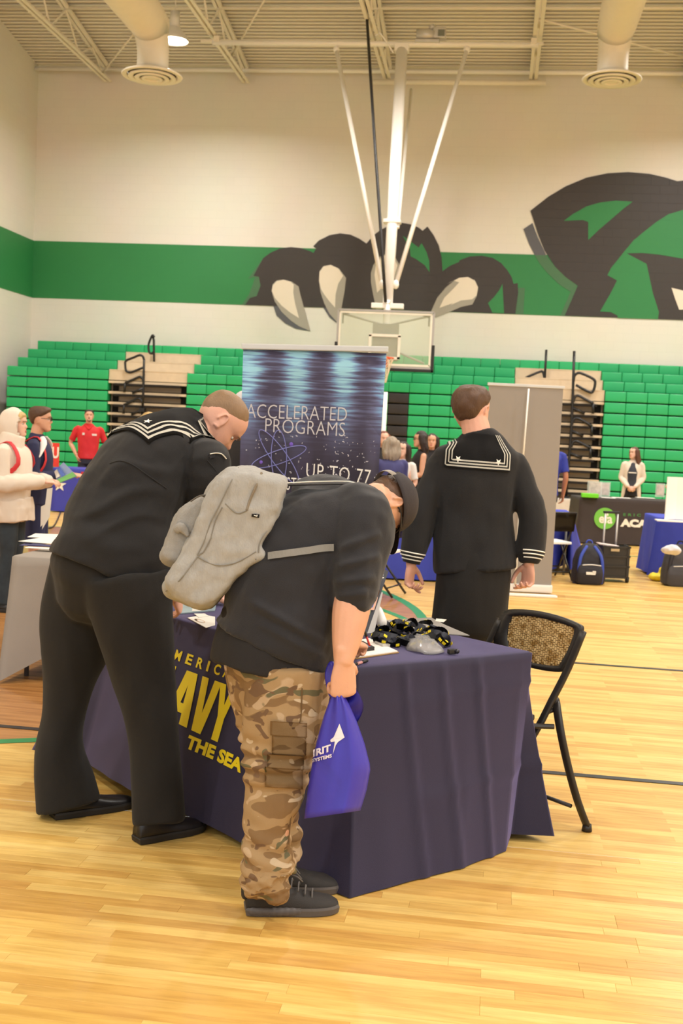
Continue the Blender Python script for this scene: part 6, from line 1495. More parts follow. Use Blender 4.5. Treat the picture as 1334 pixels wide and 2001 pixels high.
# sneakers
hl = V(fl(474, 1788)+(0,)); tp = V(fl(661, 1778)+(0,)); dS = (tp-hl).normalized()
SNK = mat('sneaker_black', (42, 38, 36), .7, bump=.4, bscale=500); SNS = mat('sneaker_sole_grey', (84, 78, 76), .5)
sh_, d_, s_, L_ = shoe(KD, hl+V((0, 0.02, 0))+dS*.004, tp, SNK, SNS, h=.125, name='sneaker', w=.052)
bm = bmesh.new()
for i, u in enumerate([.05+.068*k for k in range(13)]):      # chunky sole pods
    for sd in (-1, 1): ell(bm, hl+d_*(u*L_+.012)+s_*(sd*(.030+.014*sin(pi*min(1, u*1.02))))+V((0, .02, .018)), (.020, .013, .017), frame(d_, s_), seg=12)
fuse('sole_pod', bm, SNS, sh_, .005, 1)
bm = bmesh.new()
for i in range(5):
    u = .40+.075*i; z_ = .116-.012*i
    tube(bm, [hl+V((0, .02, 0))+d_*(u*L_)+s_*.030+Z3*(z_-.012), hl+V((0, .02, 0))+d_*((u+.02)*L_)+Z3*(z_+.008), hl+V((0, .02, 0))+d_*((u+.045)*L_)-s_*.030+Z3*(z_-.012)], [.0028], n=6, sub=4)
o_ = hl+V((0, .02, 0))+d_*(.42*L_)+Z3*.125
for a in (.7, -.8, .15): tube(bm, [o_, o_+d_*.03+s_*(.03*a*2)+Z3*.012, o_+d_*.055+s_*(.045*a)-Z3*.012], [.0025], n=6, sub=4)
mk('laces', bm, mat('lace_grey', (96, 92, 90), .8), sh_, True)
bm = bmesh.new(); tube(bm, [hl+V((0, .02, .06)), hl+V((0, .02, .10)), hl+V((0, .02, .12))+d_*.02], [(.012, .026)], side=d_, n=10, sub=2, rnd=True); mk('heel_tab', bm, SNK, sh_, True)
hl2 = V((lgK2[2].x, lgK2[2].y, 0))-Fk*.07; shoe(KD, hl2, hl2+Fk*.29, SNK, SNS, h=.12, name='sneaker', w=.05)
# hair, cap
hair_cap(HMk, KD, HBRN, .006, front=.06, side=.0, back=-.05, rough=.006)
CAPM = mat('cap_charcoal', (52, 46, 48), .85, bump=.3, bscale=300)
cr_ = ball_cap(KD, HMk @ Matrix.Scale(1.06, 4), CAPM, strap=True)
bm = bmesh.new(); tube(bm, [HMk @ V((.112*.93*sin(a)*.86, -.008+.117*cos(a), .030)) for a in [pi-.75+1.5*i/8 for i in range(9)]], [(.012, .002)], side=HMk.to_3x3() @ V((0, 0, 1)), n=8, sub=2); mk('cap_strap', bm, mat('strap_grey', (138, 128, 116), .5), KD)
bm = bmesh.new(); tube(bm, [HMk @ V((-.078, -.0, .0)), HMk @ V((-.084, .03, .01)), HMk @ V((-.074, .085, .008))], [.0028], n=6, sub=2); tube(bm, [HMk @ V((.078, -.0, .0)), HMk @ V((.084, .03, .01)), HMk @ V((.074, .085, .008))], [.0028], n=6, sub=2); mk('glasses', bm, BLK, KD)
face_bits(HMk, KD, HBRN, LIPM)
# ---------------------------------------------------------------- backpack on the back
GREYB = mat('heather_grey_canvas', (160, 158, 154), .85, var=.16, vscale=60, bump=.5, bscale=260, stretch=(1, 1, .35)); GREYB2 = mat('heather_pocket', (148, 145, 140), .85, var=.16, vscale=60, bump=.5, bscale=260)
SEAMG = mat('seam_grey', (126, 122, 114), .8); STRAPG = mat('strap_light_grey', (176, 174, 170), .7, bump=.2, bscale=400)
BPk = thing('backpack', tuple(at(430, 1050, 3.80)), 'heather grey canvas backpack worn by the person bending in the black hoodie', 'backpack')
Sx = (Rk*.97-Fk*.1).normalized()      # toward camera
def bag_solid(name, sections, m, par, seed, amp, vox=.009):
    """sections: (depth offset toward camera, outline px list at that depth, shrink)"""
    bm = bmesh.new(); rings = []
    for off, pts in sections:
        P2 = cat_r([p + () for p in pts+[pts[0]]], 4)[:-1]
        rings.append([bm.verts.new(at(x_, y_, 3.83+off)) for x_, y_ in P2])
    n = len(rings[0])
    for a, b in zip(rings, rings[1:]):
        for i in range(n): bm.faces.new((a[i], a[(i+1) % n], b[(i+1) % n], b[i]))
    bm.faces.new(rings[0][::-1]); bm.faces.new(rings[-1])
    return fuse(name, bm, m, par, vox, 5, disp=lambda me: (noisy(me, amp, (9, 9, 9), seed), noisy(me, amp*.32, (26, 26, 26), seed+3)))
main_ol = [(446, 913), (482, 911), (545, 930), (560, 940), (553, 985), (540, 1025), (512, 1068), (526, 1088), (490, 1110), (455, 1140), (425, 1175), (400, 1190), (370, 1187), (322, 1156), (332, 1118), (352, 1075), (372, 1030), (392, 985), (412, 945)]
def shr(pts, k, dx_=0, dy_=0):
    cx = sum(p[0] for p in pts)/len(pts); cy = sum(p[1] for p in pts)/len(pts); return [(cx+(p[0]-cx)*k+dx_, cy+(p[1]-cy)*k+dy_) for p in pts]
bg_ = bag_solid('main_compartment', [(.17, shr(main_ol, .84)), (.14, shr(main_ol, .94)), (.05, main_ol), (-.06, main_ol), (-.12, shr(main_ol, .98)), (-.15, shr(main_ol, .90))], GREYB, BPk, 4, .013)
pk_ol = [(392, 968), (412, 972), (402, 1010), (384, 1060), (362, 1105), (346, 1108), (318, 1096), (313, 1088), (324, 1055), (340, 1020), (362, 988)]
bag_solid('front_pocket', [(.12, shr(pk_ol, .84)), (.09, pk_ol), (-.05, pk_ol), (-.09, shr(pk_ol, .84))], GREYB2, BPk, 9, .010)
bb = bvh_of(bg_)
def onb(px, py, k=.003):
    h = bb.ray_cast(CAM, ray(px, py).normalized()); return h[0]-ray(px, py).normalized()*k if h[0] else at(px, py, 3.72)
for nm, pts, r_, m_ in (('seam', [(466, 914), (452, 940), (430, 985), (410, 1025), (398, 1060), (385, 1085)], .0022, SEAMG), ('zipper', [(511, 924), (500, 950), (488, 978), (482, 997)], .0045, mat('zip_taupe', (124, 112, 94), .6)), ('seam', [(434, 992), (420, 1020), (412, 1052)], .002, SEAMG),
                        ('seam', [(412, 1052), (398, 1078), (386, 1088), (350, 1135), (324, 1155)], .0022, SEAMG), ('seam', [(440, 984), (462, 1003), (482, 998)], .0018, SEAMG), ('seam', [(548, 1000), (520, 1040), (508, 1060), (505, 1080)], .002, SEAMG), ('seam', [(500, 1092), (492, 1110)], .002, SEAMG), ('seam', [(386, 1088), (420, 1104), (460, 1100), (500, 1078)], .0018, SEAMG)):
    bm = bmesh.new(); tube(bm, [onb(*q, .0015) for q in pts], [r_], n=6, sub=4); mk(nm, bm, m_, BPk)
bm = bmesh.new(); f = [onb(*q, .004) for q in ((492, 1004), (507, 1005), (506, 1012), (491, 1010))]; bm.faces.new([bm.verts.new(p_) for p_ in f]); bmesh.ops.solidify(bm, geom=bm.faces[:], thickness=.002); lbm = mk('woven_label', bm, BLK, BPk)
bm = bmesh.new(); a_ = onb(496, 1007, .008); b_ = onb(502, 1009, .008); bar(bm, a_, b_, .0012, 4); bar(bm, b_, b_+V((0, 0, .005)), .0012, 4); mk('label_mark', bm, WHT, lbm)
bm = bmesh.new(); tube(bm, [at(395, 968, 3.74), at(403, 971, 3.74), at(411, 972, 3.74)], [(.006, .004)], n=8, sub=2); tube(bm, [at(372, 980, 3.735), at(390, 969, 3.735), at(408, 968, 3.735)], [.003], n=6, sub=3); mk('zipper', bm, mat('zip_dark', (84, 76, 66), .5), BPk)
bm = bmesh.new(); tube(bm, [at(345, 1036, 3.73), at(352, 1030, 3.725), at(360, 1036, 3.73), at(366, 1046, 3.73)], [(.014, .008), (.016, .010), (.014, .008), (.006, .004)], n=10, sub=3, rnd=True); mk('zip_pull', bm, GREYB2, BPk, True)
# straps
bjk = bvh_of(jk)
def onk(px, py, k=.005):
    h = bjk.ray_cast(CAM, ray(px, py).normalized()); return h[0]-ray(px, py).normalized()*k if h[0] else at(px, py, 3.72)
spts = [(523, 1086), (545, 1083), (575, 1079), (605, 1075), (630, 1071), (652, 1070)]
bm = bmesh.new(); pr = None
for q in cat_r(spts, 4):
    x_ = (bm.verts.new(onk(q[0], q[1]-7, .010)), bm.verts.new(onk(q[0], q[1]+7, .010)))
    if pr: bm.faces.new((pr[0], pr[1], x_[1], x_[0]))
    pr = x_
bmesh.ops.solidify(bm, geom=bm.faces[:], thickness=.003); mk('lower_strap', bm, STRAPG, BPk, label='light grey webbing strap')
bm = bmesh.new(); tube(bm, [at(545, 948, 3.84), at(575, 947, 3.84), at(620, 946, 3.83), at(680, 946, 3.84), at(715, 955, 3.83)], [(.028, .004)], side=Rk, n=10, sub=4); mk('shoulder_strap', bm, mat('strap_dark', (48, 46, 48), .8), BPk, True)
bm = bmesh.new(); tube(bm, [at(545, 944, 3.81), at(575, 943, 3.81), at(620, 941, 3.80), at(680, 941, 3.81), at(712, 950, 3.80)], [(.003, .002)], n=6, sub=4); mk('strap_edge', bm, PIPING, BPk)
# ---------------------------------------------------------------- blue carrier bag
BAGM = mat('bag_royal_film', (58, 52, 172), .38, var=.08, vscale=5, bump=.15, bscale=40)
BG = thing('carrier_bag', tuple(at(665, 1600, 3.60)), 'royal blue plastic carrier bag with white printing hanging from a fist', 'bag')
tb_ = 3.66
L_ed = [(656, 1352), (649, 1358), (643, 1370), (632, 1400), (618, 1450), (608, 1500), (600, 1550), (594, 1600)]
R_ed = [(668, 1353), (673, 1360), (682, 1376), (697, 1410), (712, 1452), (724, 1500), (716, 1545), (704, 1584)]
def bag_pt(u, v, face):
    """u 0..1 across, v 0..1 down, face -1 front / 1 back"""
    k = v*(len(L_ed)-1); i = min(int(k), len(L_ed)-2); t_ = k-i
    l = V(L_ed[i]).lerp(V(L_ed[i+1]), t_); r = V(R_ed[i]).lerp(V(R_ed[i+1]), t_); p2 = l.lerp(r, u)
    p2.y += .0
    bulge = (.012+.055*v**.7)*(4*u*(1-u))**.6; pleat = .006*sin(u*17+1.3)*(1-v)**1.2+.006*noise.noise(V((u*3, v*3, 2)))
    if abs(u-.70) < .3: pleat += .018*v*max(0, 1-abs(u-.70)/.22)
    return at(p2.x, p2.y, tb_+face*(bulge+pleat*(1 if face < 0 else 0)))
bm = bmesh.new(); nu, nv = 26, 26; G = {}
for face in (-1, 1):
    for i in range(nu+1):
        for j in range(nv+1):
            if face == 1 and i in (0, nu): G[(face, i, j)] = G[(-1, i, j)]; continue
            G[(face, i, j)] = bm.verts.new(bag_pt(i/nu, j/nv, face))
for face in (-1, 1):
    for i in range(nu):
        for j in range(nv):
            q_ = [G[(face, i, j)], G[(face, i+1, j)], G[(face, i+1, j+1)], G[(face, i, j+1)]]; bm.faces.new(q_ if face < 0 else q_[::-1])
for j0 in (0, nv):
    for i in range(nu):
        q_ = [G[(-1, i, j0)], G[(-1, i+1, j0)], G[(1, i+1, j0)], G[(1, i, j0)]]
        q_ = list(dict.fromkeys(q_))
        if len(q_) >= 3: bm.faces.new(q_)
bagf = mk('bag_body', bm, BAGM, BG, True)
bm = bmesh.new()   # loose loop of the bag above the fist, right side
f = lambda u, v: at(672+34*u-4*v+8*sin(pi*v)*u, 1356-12*u*(1-v)+58*v*(.4+.6*u)+6*u, 3.60+.03*v)
def loopf(u, v):
    x_ = 668+u*(28+14*sin(pi*v)); y_ = 1352-6*u+v*(20+48*u); return at(x_, y_, 3.70+.02*sin(5*u+4*v))
grid('bag_loop', lambda u, v: loopf(u, v), 12, 12, BAGM, BG, thick=.0015)
bm = bmesh.new(); tube(bm, [at(647, 1300, 3.71), at(648, 1318, 3.71), at(650, 1345, 3.70), at(660, 1368, 3.68)], [(.012, .012), (.022, .012), (.022, .014), (.012, .012)], side=SR, n=14, sub=4, rnd=True); fuse('bag_neck', bm, BAGM, BG, .005, 1, disp=lambda me: noisy(me, .007, (40, 40, 12)))
bbg = bvh_of(bagf)
def ong(px, py, k=.0035):
    h = bbg.ray_cast(CAM, ray(px, py).normalized()); return h[0]-ray(px, py).normalized()*k if h[0] else at(px, py, 3.53)
mPR = mat('bag_print', (232, 224, 232), .5)
def pxtext(s, x0, y0, x1, y1, h, bold):
    text_on('printed_word', s, 1.0, lambda x, y: ong(x0+(x1-x0)*x-y*(y1-y0)/max(1, (x1-x0))*0, y0+(y1-y0)*x-h*y), mPR, bagf, bold=bold, width=1, height=1, cuts=1)
pxtext('IRIT', 612, 1479, 646, 1468, 14, .04); pxtext('SYSTEMS', 610, 1490, 648, 1480, 7, .04)
for pts in ([(663, 1414), (655, 1443), (673, 1441), (660, 1450), (656, 1456), (650, 1474), (654, 1449), (646, 1450), (645, 1446), (652, 1440)],):
    bm = bmesh.new(); bm.faces.new([bm.verts.new((x_, y_, 0)) for x_, y_ in pts]); bmesh.ops.triangulate(bm, faces=bm.faces[:])
    for v in bm.verts: v.co = ong(v.co.x, v.co.y)
    mk('printed_star', bm, mPR, bagf)
# ================================================================== FOLDING CHAIR BY THE TABLE
WEAVE = None
def weave_mat():
    m, N, L, B = newmat('tan_weave'); tc = N.new('ShaderNodeTexCoord'); nz = N.new('ShaderNodeTexNoise'); nz.inputs['Scale'].default_value = 45; L.new(tc.outputs['Object'], nz.inputs['Vector'])
    cr = N.new('ShaderNodeValToRGB'); cr.color_ramp.elements[0].position = .35; cr.color_ramp.elements[0].color = (*srgb((150, 112, 52)), 1); cr.color_ramp.elements[1].position = .6; cr.color_ramp.elements[1].color = (*srgb((214, 184, 130)), 1)
    L.new(nz.outputs[0], cr.inputs[0]); L.new(cr.outputs[0], B.inputs['Base Color']); B.inputs['Roughness'].default_value = .6; return m
WV = weave_mat(); WVB = mat('weave_base_brown', (128, 98, 52), .8); CHK = mat('chair_plastic_black', (38, 35, 34), .45, bump=.1)
bt = at(1058, 1208, 4.86); axC = (V((.38, 4.77, 0))-V((.10, 5.05, 0))).normalized()
chair = thing('folding_chair', (.30, 4.95, 0), 'black folding chair with tan woven backrest tucked at the far table corner', 'chair')
def cpt(px, py):    # a place on the leaning backrest plane
    n_ = axC.cross(V((.10, .07, 1))).normalized(); o_ = V((.24, 4.91, .86)); d = ray(px, py); return CAM+d*((o_-CAM).dot(n_)/d.dot(n_)), n_
outer = [(984, 1200), (996, 1191), (1040, 1192), (1090, 1203), (1130, 1219), (1138, 1228), (1133, 1248), (1120, 1278), (1104, 1306), (1094, 1313), (1062, 1310), (1020, 1300), (985, 1288), (972, 1268), (966, 1245), (974, 1215)]
inner_ = [(1003, 1204), (1012, 1203), (1045, 1205), (1085, 1214), (1118, 1225), (1124, 1230), (1122, 1245), (1112, 1270), (1100, 1292), (1092, 1301), (1065, 1299), (1030, 1292), (1000, 1278), (995, 1262), (992, 1238), (998, 1214)]
po = cat_r(outer+[outer[0]], 3)[:-1]; pi_ = cat_r(inner_+[inner_[0]], 3)[:-1]
bm = bmesh.new(); n_ = cpt(1050, 1250)[1]; n_ = n_ if n_.dot(fwd) < 0 else -n_
A_ = [[bm.verts.new(cpt(*q)[0]+n_*k) for q in P_] for P_, k in ((po, -.010), (po, .008), (pi_, .010), (pi_, -.010))]
nn_ = len(po)
for a, b in zip(A_, A_[1:]+A_[:1]):
    for i in range(nn_): bm.faces.new((a[i], a[(i+1) % nn_], b[(i+1) % nn_], b[i]))
bk_ = mk('backrest_frame', bm, CHK, chair, True)
bm = bmesh.new(); c0 = [bm.verts.new(cpt(*q)[0]) for q in pi_]; bm.faces.new(c0); panel = mk('backrest_panel', bm, WVB, bk_)
def inside(x, y, P_):
    c = False; j = len(P_)-1
    for i in range(len(P_)):
        if (P_[i][1] > y) != (P_[j][1] > y) and x < (P_[j][0]-P_[i][0])*(y-P_[i][1])/(P_[j][1]-P_[i][1])+P_[i][0]: c = not c
        j = i
    return c
U_ = (cpt(1118, 1225)[0]-cpt(1003, 1204)[0]).normalized(); D_ = n_.cross(U_); D_ = D_ if D_.z < 0 else -D_
o_ = cpt(1003, 1204)[0]; Rw = frame(U_, D_); Mw = None; bm = bmesh.new(); cnt_ = 0
for i in range(-2, 32):
    for j in range(-1, 16):
        c = o_+U_*(.0125*i+.002)+D_*(.0135*j+.002+(.006 if i % 2 else 0)); vert = (i+j*2+(i//2)) % 4 < 2
        q = c-CAM; t_ = q.dot(fwd); px_ = 667+F_PX*q.dot(CR)/t_; py_ = 1000.5-F_PX*q.dot(CU)/t_
        if inside(px_, py_, pi_): box(bm, c+n_*.003, (.0095 if vert else .011, .0135 if vert else .007, .005), Rw); cnt_ += 1
o = mk('weave_strands', bm, WV, bk_); o['kind'] = 'stuff'
EC = V((.985, .17, 0)).normalized()
def legline(name, pts, r=(.016, .010), par=None):
    bm = bmesh.new(); tube(bm, pts, [r], side=axC, n=12, sub=3, ex=3); return mk(name, bm, CHK, par or chair, True)
topR = cpt(1139, 1238)[0]; topL = cpt(976, 1214)[0]
ftR = atz(1146, 1624, .0); ftR = V((ftR.x, ftR.y, 0)); sp_ = (topL-topR); sp_.z = 0
kneeR = at(1076, 1372, 4.74); hinge = at(1086, 1372, 4.75)
frR = V((ftR.x, ftR.y, 0))-EC*.46
legline('back_post', [topR+V((0, 0, .01)), at(1110, 1305, 4.72), kneeR, at(1040, 1440, 4.74), V((frR.x, frR.y, .01))])
legline('back_post', [topL+V((0, 0, .01)), at(1110, 1305, 4.72)+sp_, kneeR+sp_, at(1040, 1440, 4.74)+sp_, V((frR.x, frR.y, .01))+sp_])
legline('rear_leg', [hinge, at(1095, 1430, 4.70), at(1110, 1500, 4.71), at(1128, 1565, 4.72), ftR+Z3*.02], (.018, .011)); legline('rear_leg', [hinge+sp_, at(1095, 1430, 4.70)+sp_, at(1110, 1500, 4.71)+sp_, at(1128, 1565, 4.72)+sp_, ftR+Z3*.02+sp_], (.018, .011))
for s_ in (V((0, 0, 0)), sp_):
    bm = bmesh.new(); tube(bm, [ftR+s_+Z3*.03, ftR+s_+Z3*.002], [.018, .022], n=12, sub=1); mk('foot_cap', bm, CHK, chair, True)
    bm = bmesh.new(); ell(bm, hinge+s_+Z3*.004, (.016, .016, .02), seg=12); tube(bm, [hinge+s_+V((0, 0, -.03)), hinge+s_-EC*.05-Z3*.05], [.010], n=8, sub=1); mk('hinge_cap', bm, CHK, chair, True)
bm = bmesh.new(); bar(bm, at(1115, 1575, 4.72), at(1115, 1575, 4.72)+sp_*.97, .009); mk('stretcher', bm, CHK, chair, True)
bm = bmesh.new(); bar(bm, V((frR.x, frR.y, .12)), V((frR.x, frR.y, .12))+sp_, .009); mk('stretcher', bm, CHK, chair, True)
sc_ = (kneeR+kneeR+sp_)/2; sc_.z = .43; bm = bmesh.new(); box(bm, sc_-EC*.19+EC*.02, (.40, .40, .028), frame(axC, EC), bev=.012); mk('seat', bm, CHK, chair)
bm = bmesh.new(); bar(bm, at(1082, 1420, 4.7), at(1082, 1420, 4.7)-EC*.30, .011); bar(bm, at(1082, 1420, 4.7)+sp_, at(1082, 1420, 4.7)-EC*.30+sp_, .011); mk('seat_rail', bm, CHK, chair)
# ================================================================== THINGS ON THE NAVY TABLE
TT = TZ+.0085
def tz(px, py, k=0): return atz(px, py, TT+k)
KRAFT = mat('clipboard_brown', (176, 140, 88), .6)
def quad_slab(name, pts, th_, m, label, cat, z0, par=None):
    bm = bmesh.new(); a = [bm.verts.new(V((p.x, p.y, z0))) for p in pts]; b = [bm.verts.new(V((p.x, p.y, z0+th_))) for p in pts]
    bm.faces.new(a[::-1]); bm.faces.new(b); n = len(pts)
    for i in range(n): bm.faces.new((a[i], a[(i+1) % n], b[(i+1) % n], b[i]))
    o = mk(name, bm, m, par)
    if label: tag(o, label, cat)
    return o
cbp = [tz(*q) for q in ((640, 1296), (752, 1281), (779, 1277), (728, 1255), (650, 1262))]
cbp = [tz(641, 1296), tz(779, 1276), tz(722, 1250), tz(610, 1268)]
cb = quad_slab('clipboard', cbp, .004, KRAFT, 'brown clipboard with white papers under the writing hand', 'clipboard', TT)
c_ = sum(cbp, V((0, 0, 0)))/4; quad_slab('paper_stack', [c_+(p-c_)*.97 for p in cbp], .004, PAPER, None, None, TT+.0042, cb)
m0 = cbp[1].lerp(cbp[2], .5); bm = bmesh.new(); box(bm, m0.lerp(c_, .08)+Z3*.012, (.09, .03, .008), frame(cbp[2]-cbp[1], Z3.cross(cbp[2]-cbp[1])), bev=.002); mk('clip', bm, SIL, cb)
tp_ = [tz(636, 1286), tz(722, 1277), tz(731, 1270), tz(700, 1266), tz(640, 1272)]
tp_ = [tz(640, 1287), tz(731, 1275), tz(708, 1263), tz(620, 1273)]
tabz = TT+.0085
tab = quad_slab('tablet', tp_, .014, mat('device_black', (34, 32, 36), .4), 'black cased tablet lying on the clipboard papers', 'tablet', tabz); ct = sum(tp_, V((0, 0, 0)))/4
quad_slab('screen', [ct+(p-ct)*.86 for p in tp_], .001, mat('screen_glass_blue', (120, 146, 184), .12), None, None, tabz+.0143, tab)
pp_ = tz(683, 1301, .006); qp_ = tz(717, 1291, .006); th2 = thing('pen', tuple(pp_), 'black pen with pink band lying at the table edge', 'pen'); d_p = qp_-pp_
bm = bmesh.new(); tube(bm, [pp_, pp_.lerp(qp_, .4)], [.0055], n=10, sub=1); tube(bm, [pp_.lerp(qp_, .68), qp_], [.006], n=10, sub=1); mk('barrel', bm, BLK, th2, True)
bm = bmesh.new(); tube(bm, [pp_.lerp(qp_, .4), pp_.lerp(qp_, .68)], [.0058], n=10, sub=1); mk('pink_band', bm, mat('pen_pink', (206, 150, 150), .4), th2, True)
bm = bmesh.new(); ell(bm, pp_-d_p.normalized()*.004, (.005, .005, .005), seg=8); mk('pen_tip', bm, WHT, th2, True)
pw = thing('pen', tuple(at(718, 1250, 4.18)), 'black and red pen upright in the writing hand', 'pen')
bm = bmesh.new(); tube(bm, [at(722, 1262, 4.17), at(716, 1244, 4.17)], [.004], n=8, sub=1); mk('red_grip', bm, mat('pen_red', (200, 60, 60), .4), pw, True)
bm = bmesh.new(); tube(bm, [at(716, 1244, 4.17), at(704, 1217, 4.17)], [.0048], n=8, sub=1); mk('barrel', bm, BLK, pw, True)
bm = bmesh.new(); tube(bm, [at(711, 1240, 4.16), at(703, 1222, 4.16)], [.0016], n=6, sub=1); mk('pen_clip', bm, SIL, pw, True)
# lanyard pile: each coiled lanyard a thing
LANY = mat('lanyard_navy', (30, 31, 46), .55, bump=.2, bscale=200); LANB = mat('lanyard_black', (24, 23, 26), .55)
rl = random.Random(11); nl = 0
cent = []
for i in range(26):
    row = i % 3; px = 742+ (i//3)*15+rl.uniform(-6, 6); py = (1262, 1248, 1235)[row]+rl.uniform(-3, 3)+(6 if px > 850 else 0)
    if px > 800 and row == 0: py -= 6
    if px > 855 and row == 2: py += 8
    cent.append((px, py, row))
where = {0: 'front', 1: 'middle', 2: 'back'}; letters = iter(range(99))
cnt_col = {0: 0, 1: 0, 2: 0}
ordn = ['first', 'second', 'third', 'fourth', 'fifth', 'sixth', 'seventh', 'eighth', 'ninth']
for px, py, row in sorted(cent, key=lambda q: (q[2], q[0])):
    c = tz(px, py); k = cnt_col[row]; cnt_col[row] += 1
    t = thing('lanyard', (c.x, c.y, TT), f'{ordn[min(k,8)]} coiled navy lanyard from the left in the {where[row]} of the pile', 'lanyard', 'coiled lanyards heaped on the navy table')
    a0 = rl.uniform(0, pi); r = rl.uniform(.028, .038); til = rl.uniform(.15, .75); ax_ = V((cos(a0), sin(a0), 0)); up_ = (Z3*sin(til)+V((-sin(a0), cos(a0), 0))*cos(til)); wn = ax_.cross(up_)
    bm = bmesh.new(); turns = 2.2; pr = None; n0 = 30
    cc = V((c.x, c.y, TT+.006+r*abs(sin(til))+.004))
    for s in range(n0+1):
        a = turns*2*pi*s/n0; rr_ = r*(1-.16*s/n0)+.003*sin(a*3+k); p = cc+ax_*(rr_*cos(a))+up_*(rr_*sin(a))+wn*(.010*(s/n0-.5)); ww = wn*.0095+(ax_*cos(a)+up_*sin(a))*.004*sin(a*2)
        p.z = max(p.z, TT+.012)
        x_ = (bm.verts.new(p-ww), bm.verts.new(p+ww))
        if pr: bm.faces.new((pr[0], pr[1], x_[1], x_[0]))
        pr = x_
    bmesh.ops.solidify(bm, geom=bm.faces[:], thickness=.0015); mk('strap', bm, LANY if k % 3 else LANB, t, True)
    bm = bmesh.new()
    for g_ in range(3):
        a = rl.uniform(0, 2*pi); rr_ = r+.004; p = cc+ax_*(rr_*cos(a))+up_*(rr_*sin(a)); p.z = max(p.z, TT+.013); dn_ = (ax_*cos(a)+up_*sin(a)); tg_ = (-ax_*sin(a)+up_*cos(a)); box(bm, p, (.016, .0105, .0016), frame(tg_, wn))
    mk('printed_block', bm, YEL, t)
def lumpy(name, pts, r, m, label, cat, vox=.004, amp=.006, fr=40):
    bm = bmesh.new()
    for (px, py, z_), rr_ in zip(pts, r): ell(bm, tz(px, py)+V((0, 0, z_)), rr_, seg=14)
    o = fuse(name, bm, m, None, vox, 2, disp=lambda me: noisy(me, amp, fr)); return tag(o, label, cat)
PLS = mat('clear_plastic_film', (196, 194, 196), .18, spec=.7, var=.1, vscale=30, alpha=.55, bump=.5, bscale=30)
bm = bmesh.new(); G = []
bp0 = [(797, 1243), (820, 1240), (855, 1262), (868, 1277), (830, 1279), (792, 1268)]
ctr_ = tz(828, 1264)
for k_, z_ in ((1.0, .002), (.85, .018), (.55, .030), (.2, .036)):
    G.append([bm.verts.new(V((ctr_.x+(tz(*q).x-ctr_.x)*k_, ctr_.y+(tz(*q).y-ctr_.y)*k_, TT+z_+.010*noise.noise(V((q[0]*.2, q[1]*.2, k_*5)))))) for q in [tuple(x) for x in cat_r(bp0+[bp0[0]], 5)[:-1]]])
for a, b in zip(G, G[1:]):
    for i in range(len(a)): bm.faces.new((a[i], a[(i+1) % len(a)], b[(i+1) % len(a)], b[i]))
bm.faces.new(G[-1]); bm.faces.new(G[0][::-1])
for v in bm.verts: v.co += V((noise.noise(v.co*60), noise.noise(v.co*60+V((5, 5, 5))), .6*noise.noise(v.co*50)))*.006; v.co.z = max(v.co.z, TT+.001)
tag(mk('plastic_bag', bm, PLS, None, True), 'crumpled clear plastic bag in front of the lanyards', 'bag')
cp_ = tz(882, 1273, .012); t = thing('badge_clip', tuple(cp_), 'small black lanyard clip at the right end of the pile', 'clip')
bm = bmesh.new(); box(bm, cp_, (.03, .022, .02), Matrix.Rotation(.5, 3, 'Z'), bev=.005); mk('clip_body', bm, BLK, t); bm = bmesh.new(); ell(bm, cp_+V((.02, -.0, .002)), (.012, .010, .010), seg=10); mk('clip_ring', bm, mat('dark_metal', (60, 60, 70), .25, metal=.6), t, True)
tag(quad_slab('yellow_tag', [tz(866, 1256), tz(878, 1254), tz(880, 1264), tz(868, 1266)], .012, LANY, None, None, TT), 'navy lanyard end with yellow print right of the pile', 'lanyard')
quad_slab('print_block', [tz(869, 1256.5), tz(876, 1255.5), tz(877, 1261), tz(870, 1262)], .001, YEL, None, None, TT+.0122, bpy.data.objects['yellow_tag'])
gb = quad_slab('grey_board', [tz(700, 1236), tz(760, 1233), tz(917, 1243), tz(868, 1222), tz(842, 1208), tz(735, 1214)], .004, mat('board_grey', (150, 146, 142), .7), 'thin grey board lying at the far side of the table', 'board', TT)
tag(quad_slab('white_slip', [tz(852, 1211), tz(872, 1213), tz(866, 1218), tz(850, 1216)], .0015, PAPER, None, None, TT+.0045), 'small white slip on the far edge of the grey board', 'paper')
# brochure rack
bh = thing('brochure_rack', tuple(tz(738, 1226)), 'white brochure holder with a navy brochure behind the writing hand', 'brochure holder')
HOLD = mat('holder_white', (240, 238, 236), .25)
e0 = tz(714, 1238); tb0 = 4.72
bm = bmesh.new(); f = [at(714, 1238, 4.72), at(731, 1236, 4.74), at(748, 1157, 4.80), at(741, 1157, 4.80)]; vs = [bm.verts.new(p_) for p_ in f]; bm.faces.new(vs); bmesh.ops.solidify(bm, geom=bm.faces[:], thickness=.09); mk('side_panel', bm, HOLD, bh)
bm = bmesh.new(); pb = at(742, 1208, 4.76); tube(bm, [at(738, 1197, 4.86), at(741, 1205, 4.82), at(746, 1216, 4.78)], [(.012, .035), (.02, .045), (.022, .03)], side=CR, n=16, sub=3, rnd=True); fuse('foot_curve', bm, HOLD, bh, .004, 1)
pic = [at(700, 1246, 4.70), at(717, 1238, 4.71), at(759, 1116, 4.80), at(735, 1106, 4.80)]
bm = bmesh.new(); bm.faces.new([bm.verts.new(p_) for p_ in pic]); bmesh.ops.solidify(bm, geom=bm.faces[:], thickness=.006); br_ = tag(mk('brochure', bm, mat('brochure_slate', (96, 98, 108), .4)), 'slate brochure with a printed woman standing in the white holder', 'brochure')
def bq(px, py, k=.012): return at(px, py, 4.70+(1246-py)/140*.10-k)
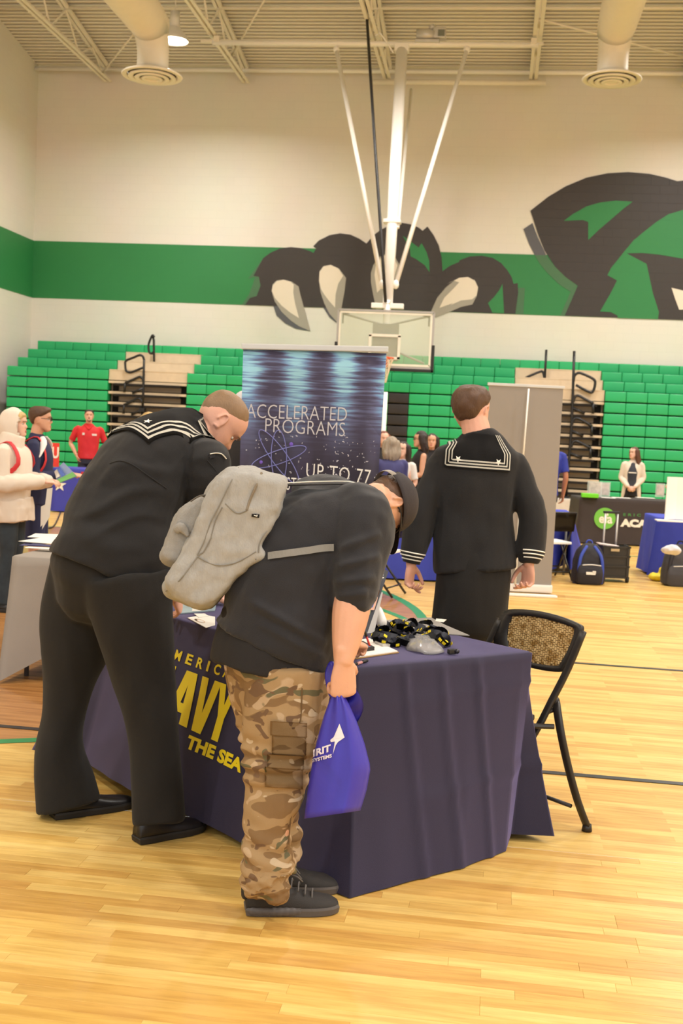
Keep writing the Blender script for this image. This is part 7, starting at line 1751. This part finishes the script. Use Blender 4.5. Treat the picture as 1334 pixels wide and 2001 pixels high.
def bshape(name, pts, m, k): bm = bmesh.new(); bm.faces.new([bm.verts.new(bq(x_, y_, k)) for x_, y_ in pts]); mk(name, bm, m, br_)
bshape('photo_ground', [(704, 1205), (722, 1202), (738, 1142), (722, 1140)], mat('photo_olive', (176, 184, 130), .5, var=.3, vscale=40), .012)
bshape('printed_face', [(729, 1158), (731, 1150), (735, 1150), (736, 1158), (733, 1164), (729, 1163)], SKIN2, .0135); bshape('printed_hair', [(731, 1149), (735, 1142), (741, 1146), (742, 1156), (738, 1166), (735, 1160), (735, 1151)], HBRN, .014)
bshape('printed_shirt', [(719, 1185), (727, 1170), (734, 1167), (733, 1180), (728, 1192), (718, 1188)], PBLUE, .0135); bshape('printed_arm', [(736, 1164), (738, 1168), (731, 1192), (716, 1192), (716, 1188), (728, 1187)], SKIN2, .014)
bshape('caption_block', [(703, 1212), (706, 1196), (722, 1196), (716, 1222), (704, 1222)], BLK, .0145); bshape('caption_yellow', [(706, 1208), (707, 1200), (718, 1201), (716, 1210)], YEL, .016)
text_on('printed_letter', 'C', 1, lambda x, y: bq(744+6*x-1*y, 1130-8*y, .013), WHT, br_, bold=.04, width=1, height=1)
# papers at the left of the table
fo = quad_slab('folder', [tz(352, 1200), tz(420, 1194), tz(424, 1172), tz(350, 1180)], .005, mat('folder_teal', (150, 170, 180), .35, var=.2, vscale=12), 'pale teal folder under the bent sailor fist', 'folder', TT)
quad_slab('white_label', [tz(375, 1197), tz(400, 1195), tz(385, 1187), tz(376, 1188)], .001, PAPER, None, None, TT+.0055, fo)
cd = quad_slab('photo_card', [tz(366, 1208), tz(402, 1227), tz(420, 1222), tz(420, 1206), tz(398, 1202)], .002, PAPER, 'white card with a small oval portrait print on the left side of the table', 'card', TT+.0002)
for i, (cx_, cy_, rx_, ry_, m_) in enumerate(((390, 1213, 11, 3.2, mat('oval_tan', (206, 180, 150), .6)), (392, 1213.5, 7, 2, mat('oval_white', (232, 226, 220), .6)), (383, 1211, 2.5, 1.5, HDRK))):
    bm = bmesh.new(); bm.faces.new([bm.verts.new(tz(cx_+rx_*cos(a), cy_+ry_*sin(a)+(rx_*cos(a))*.25, .0026+.0006*i)) for a in [2*pi*k/20 for k in range(20)]]); mk('printed_oval', bm, m_, cd)
tag(quad_slab('photo_card', [tz(379, 1201), tz(400, 1201), tz(408, 1206), tz(388, 1208)], .002, PAPER, None, None, TT+.003), 'small white card overlapping the portrait card', 'card')
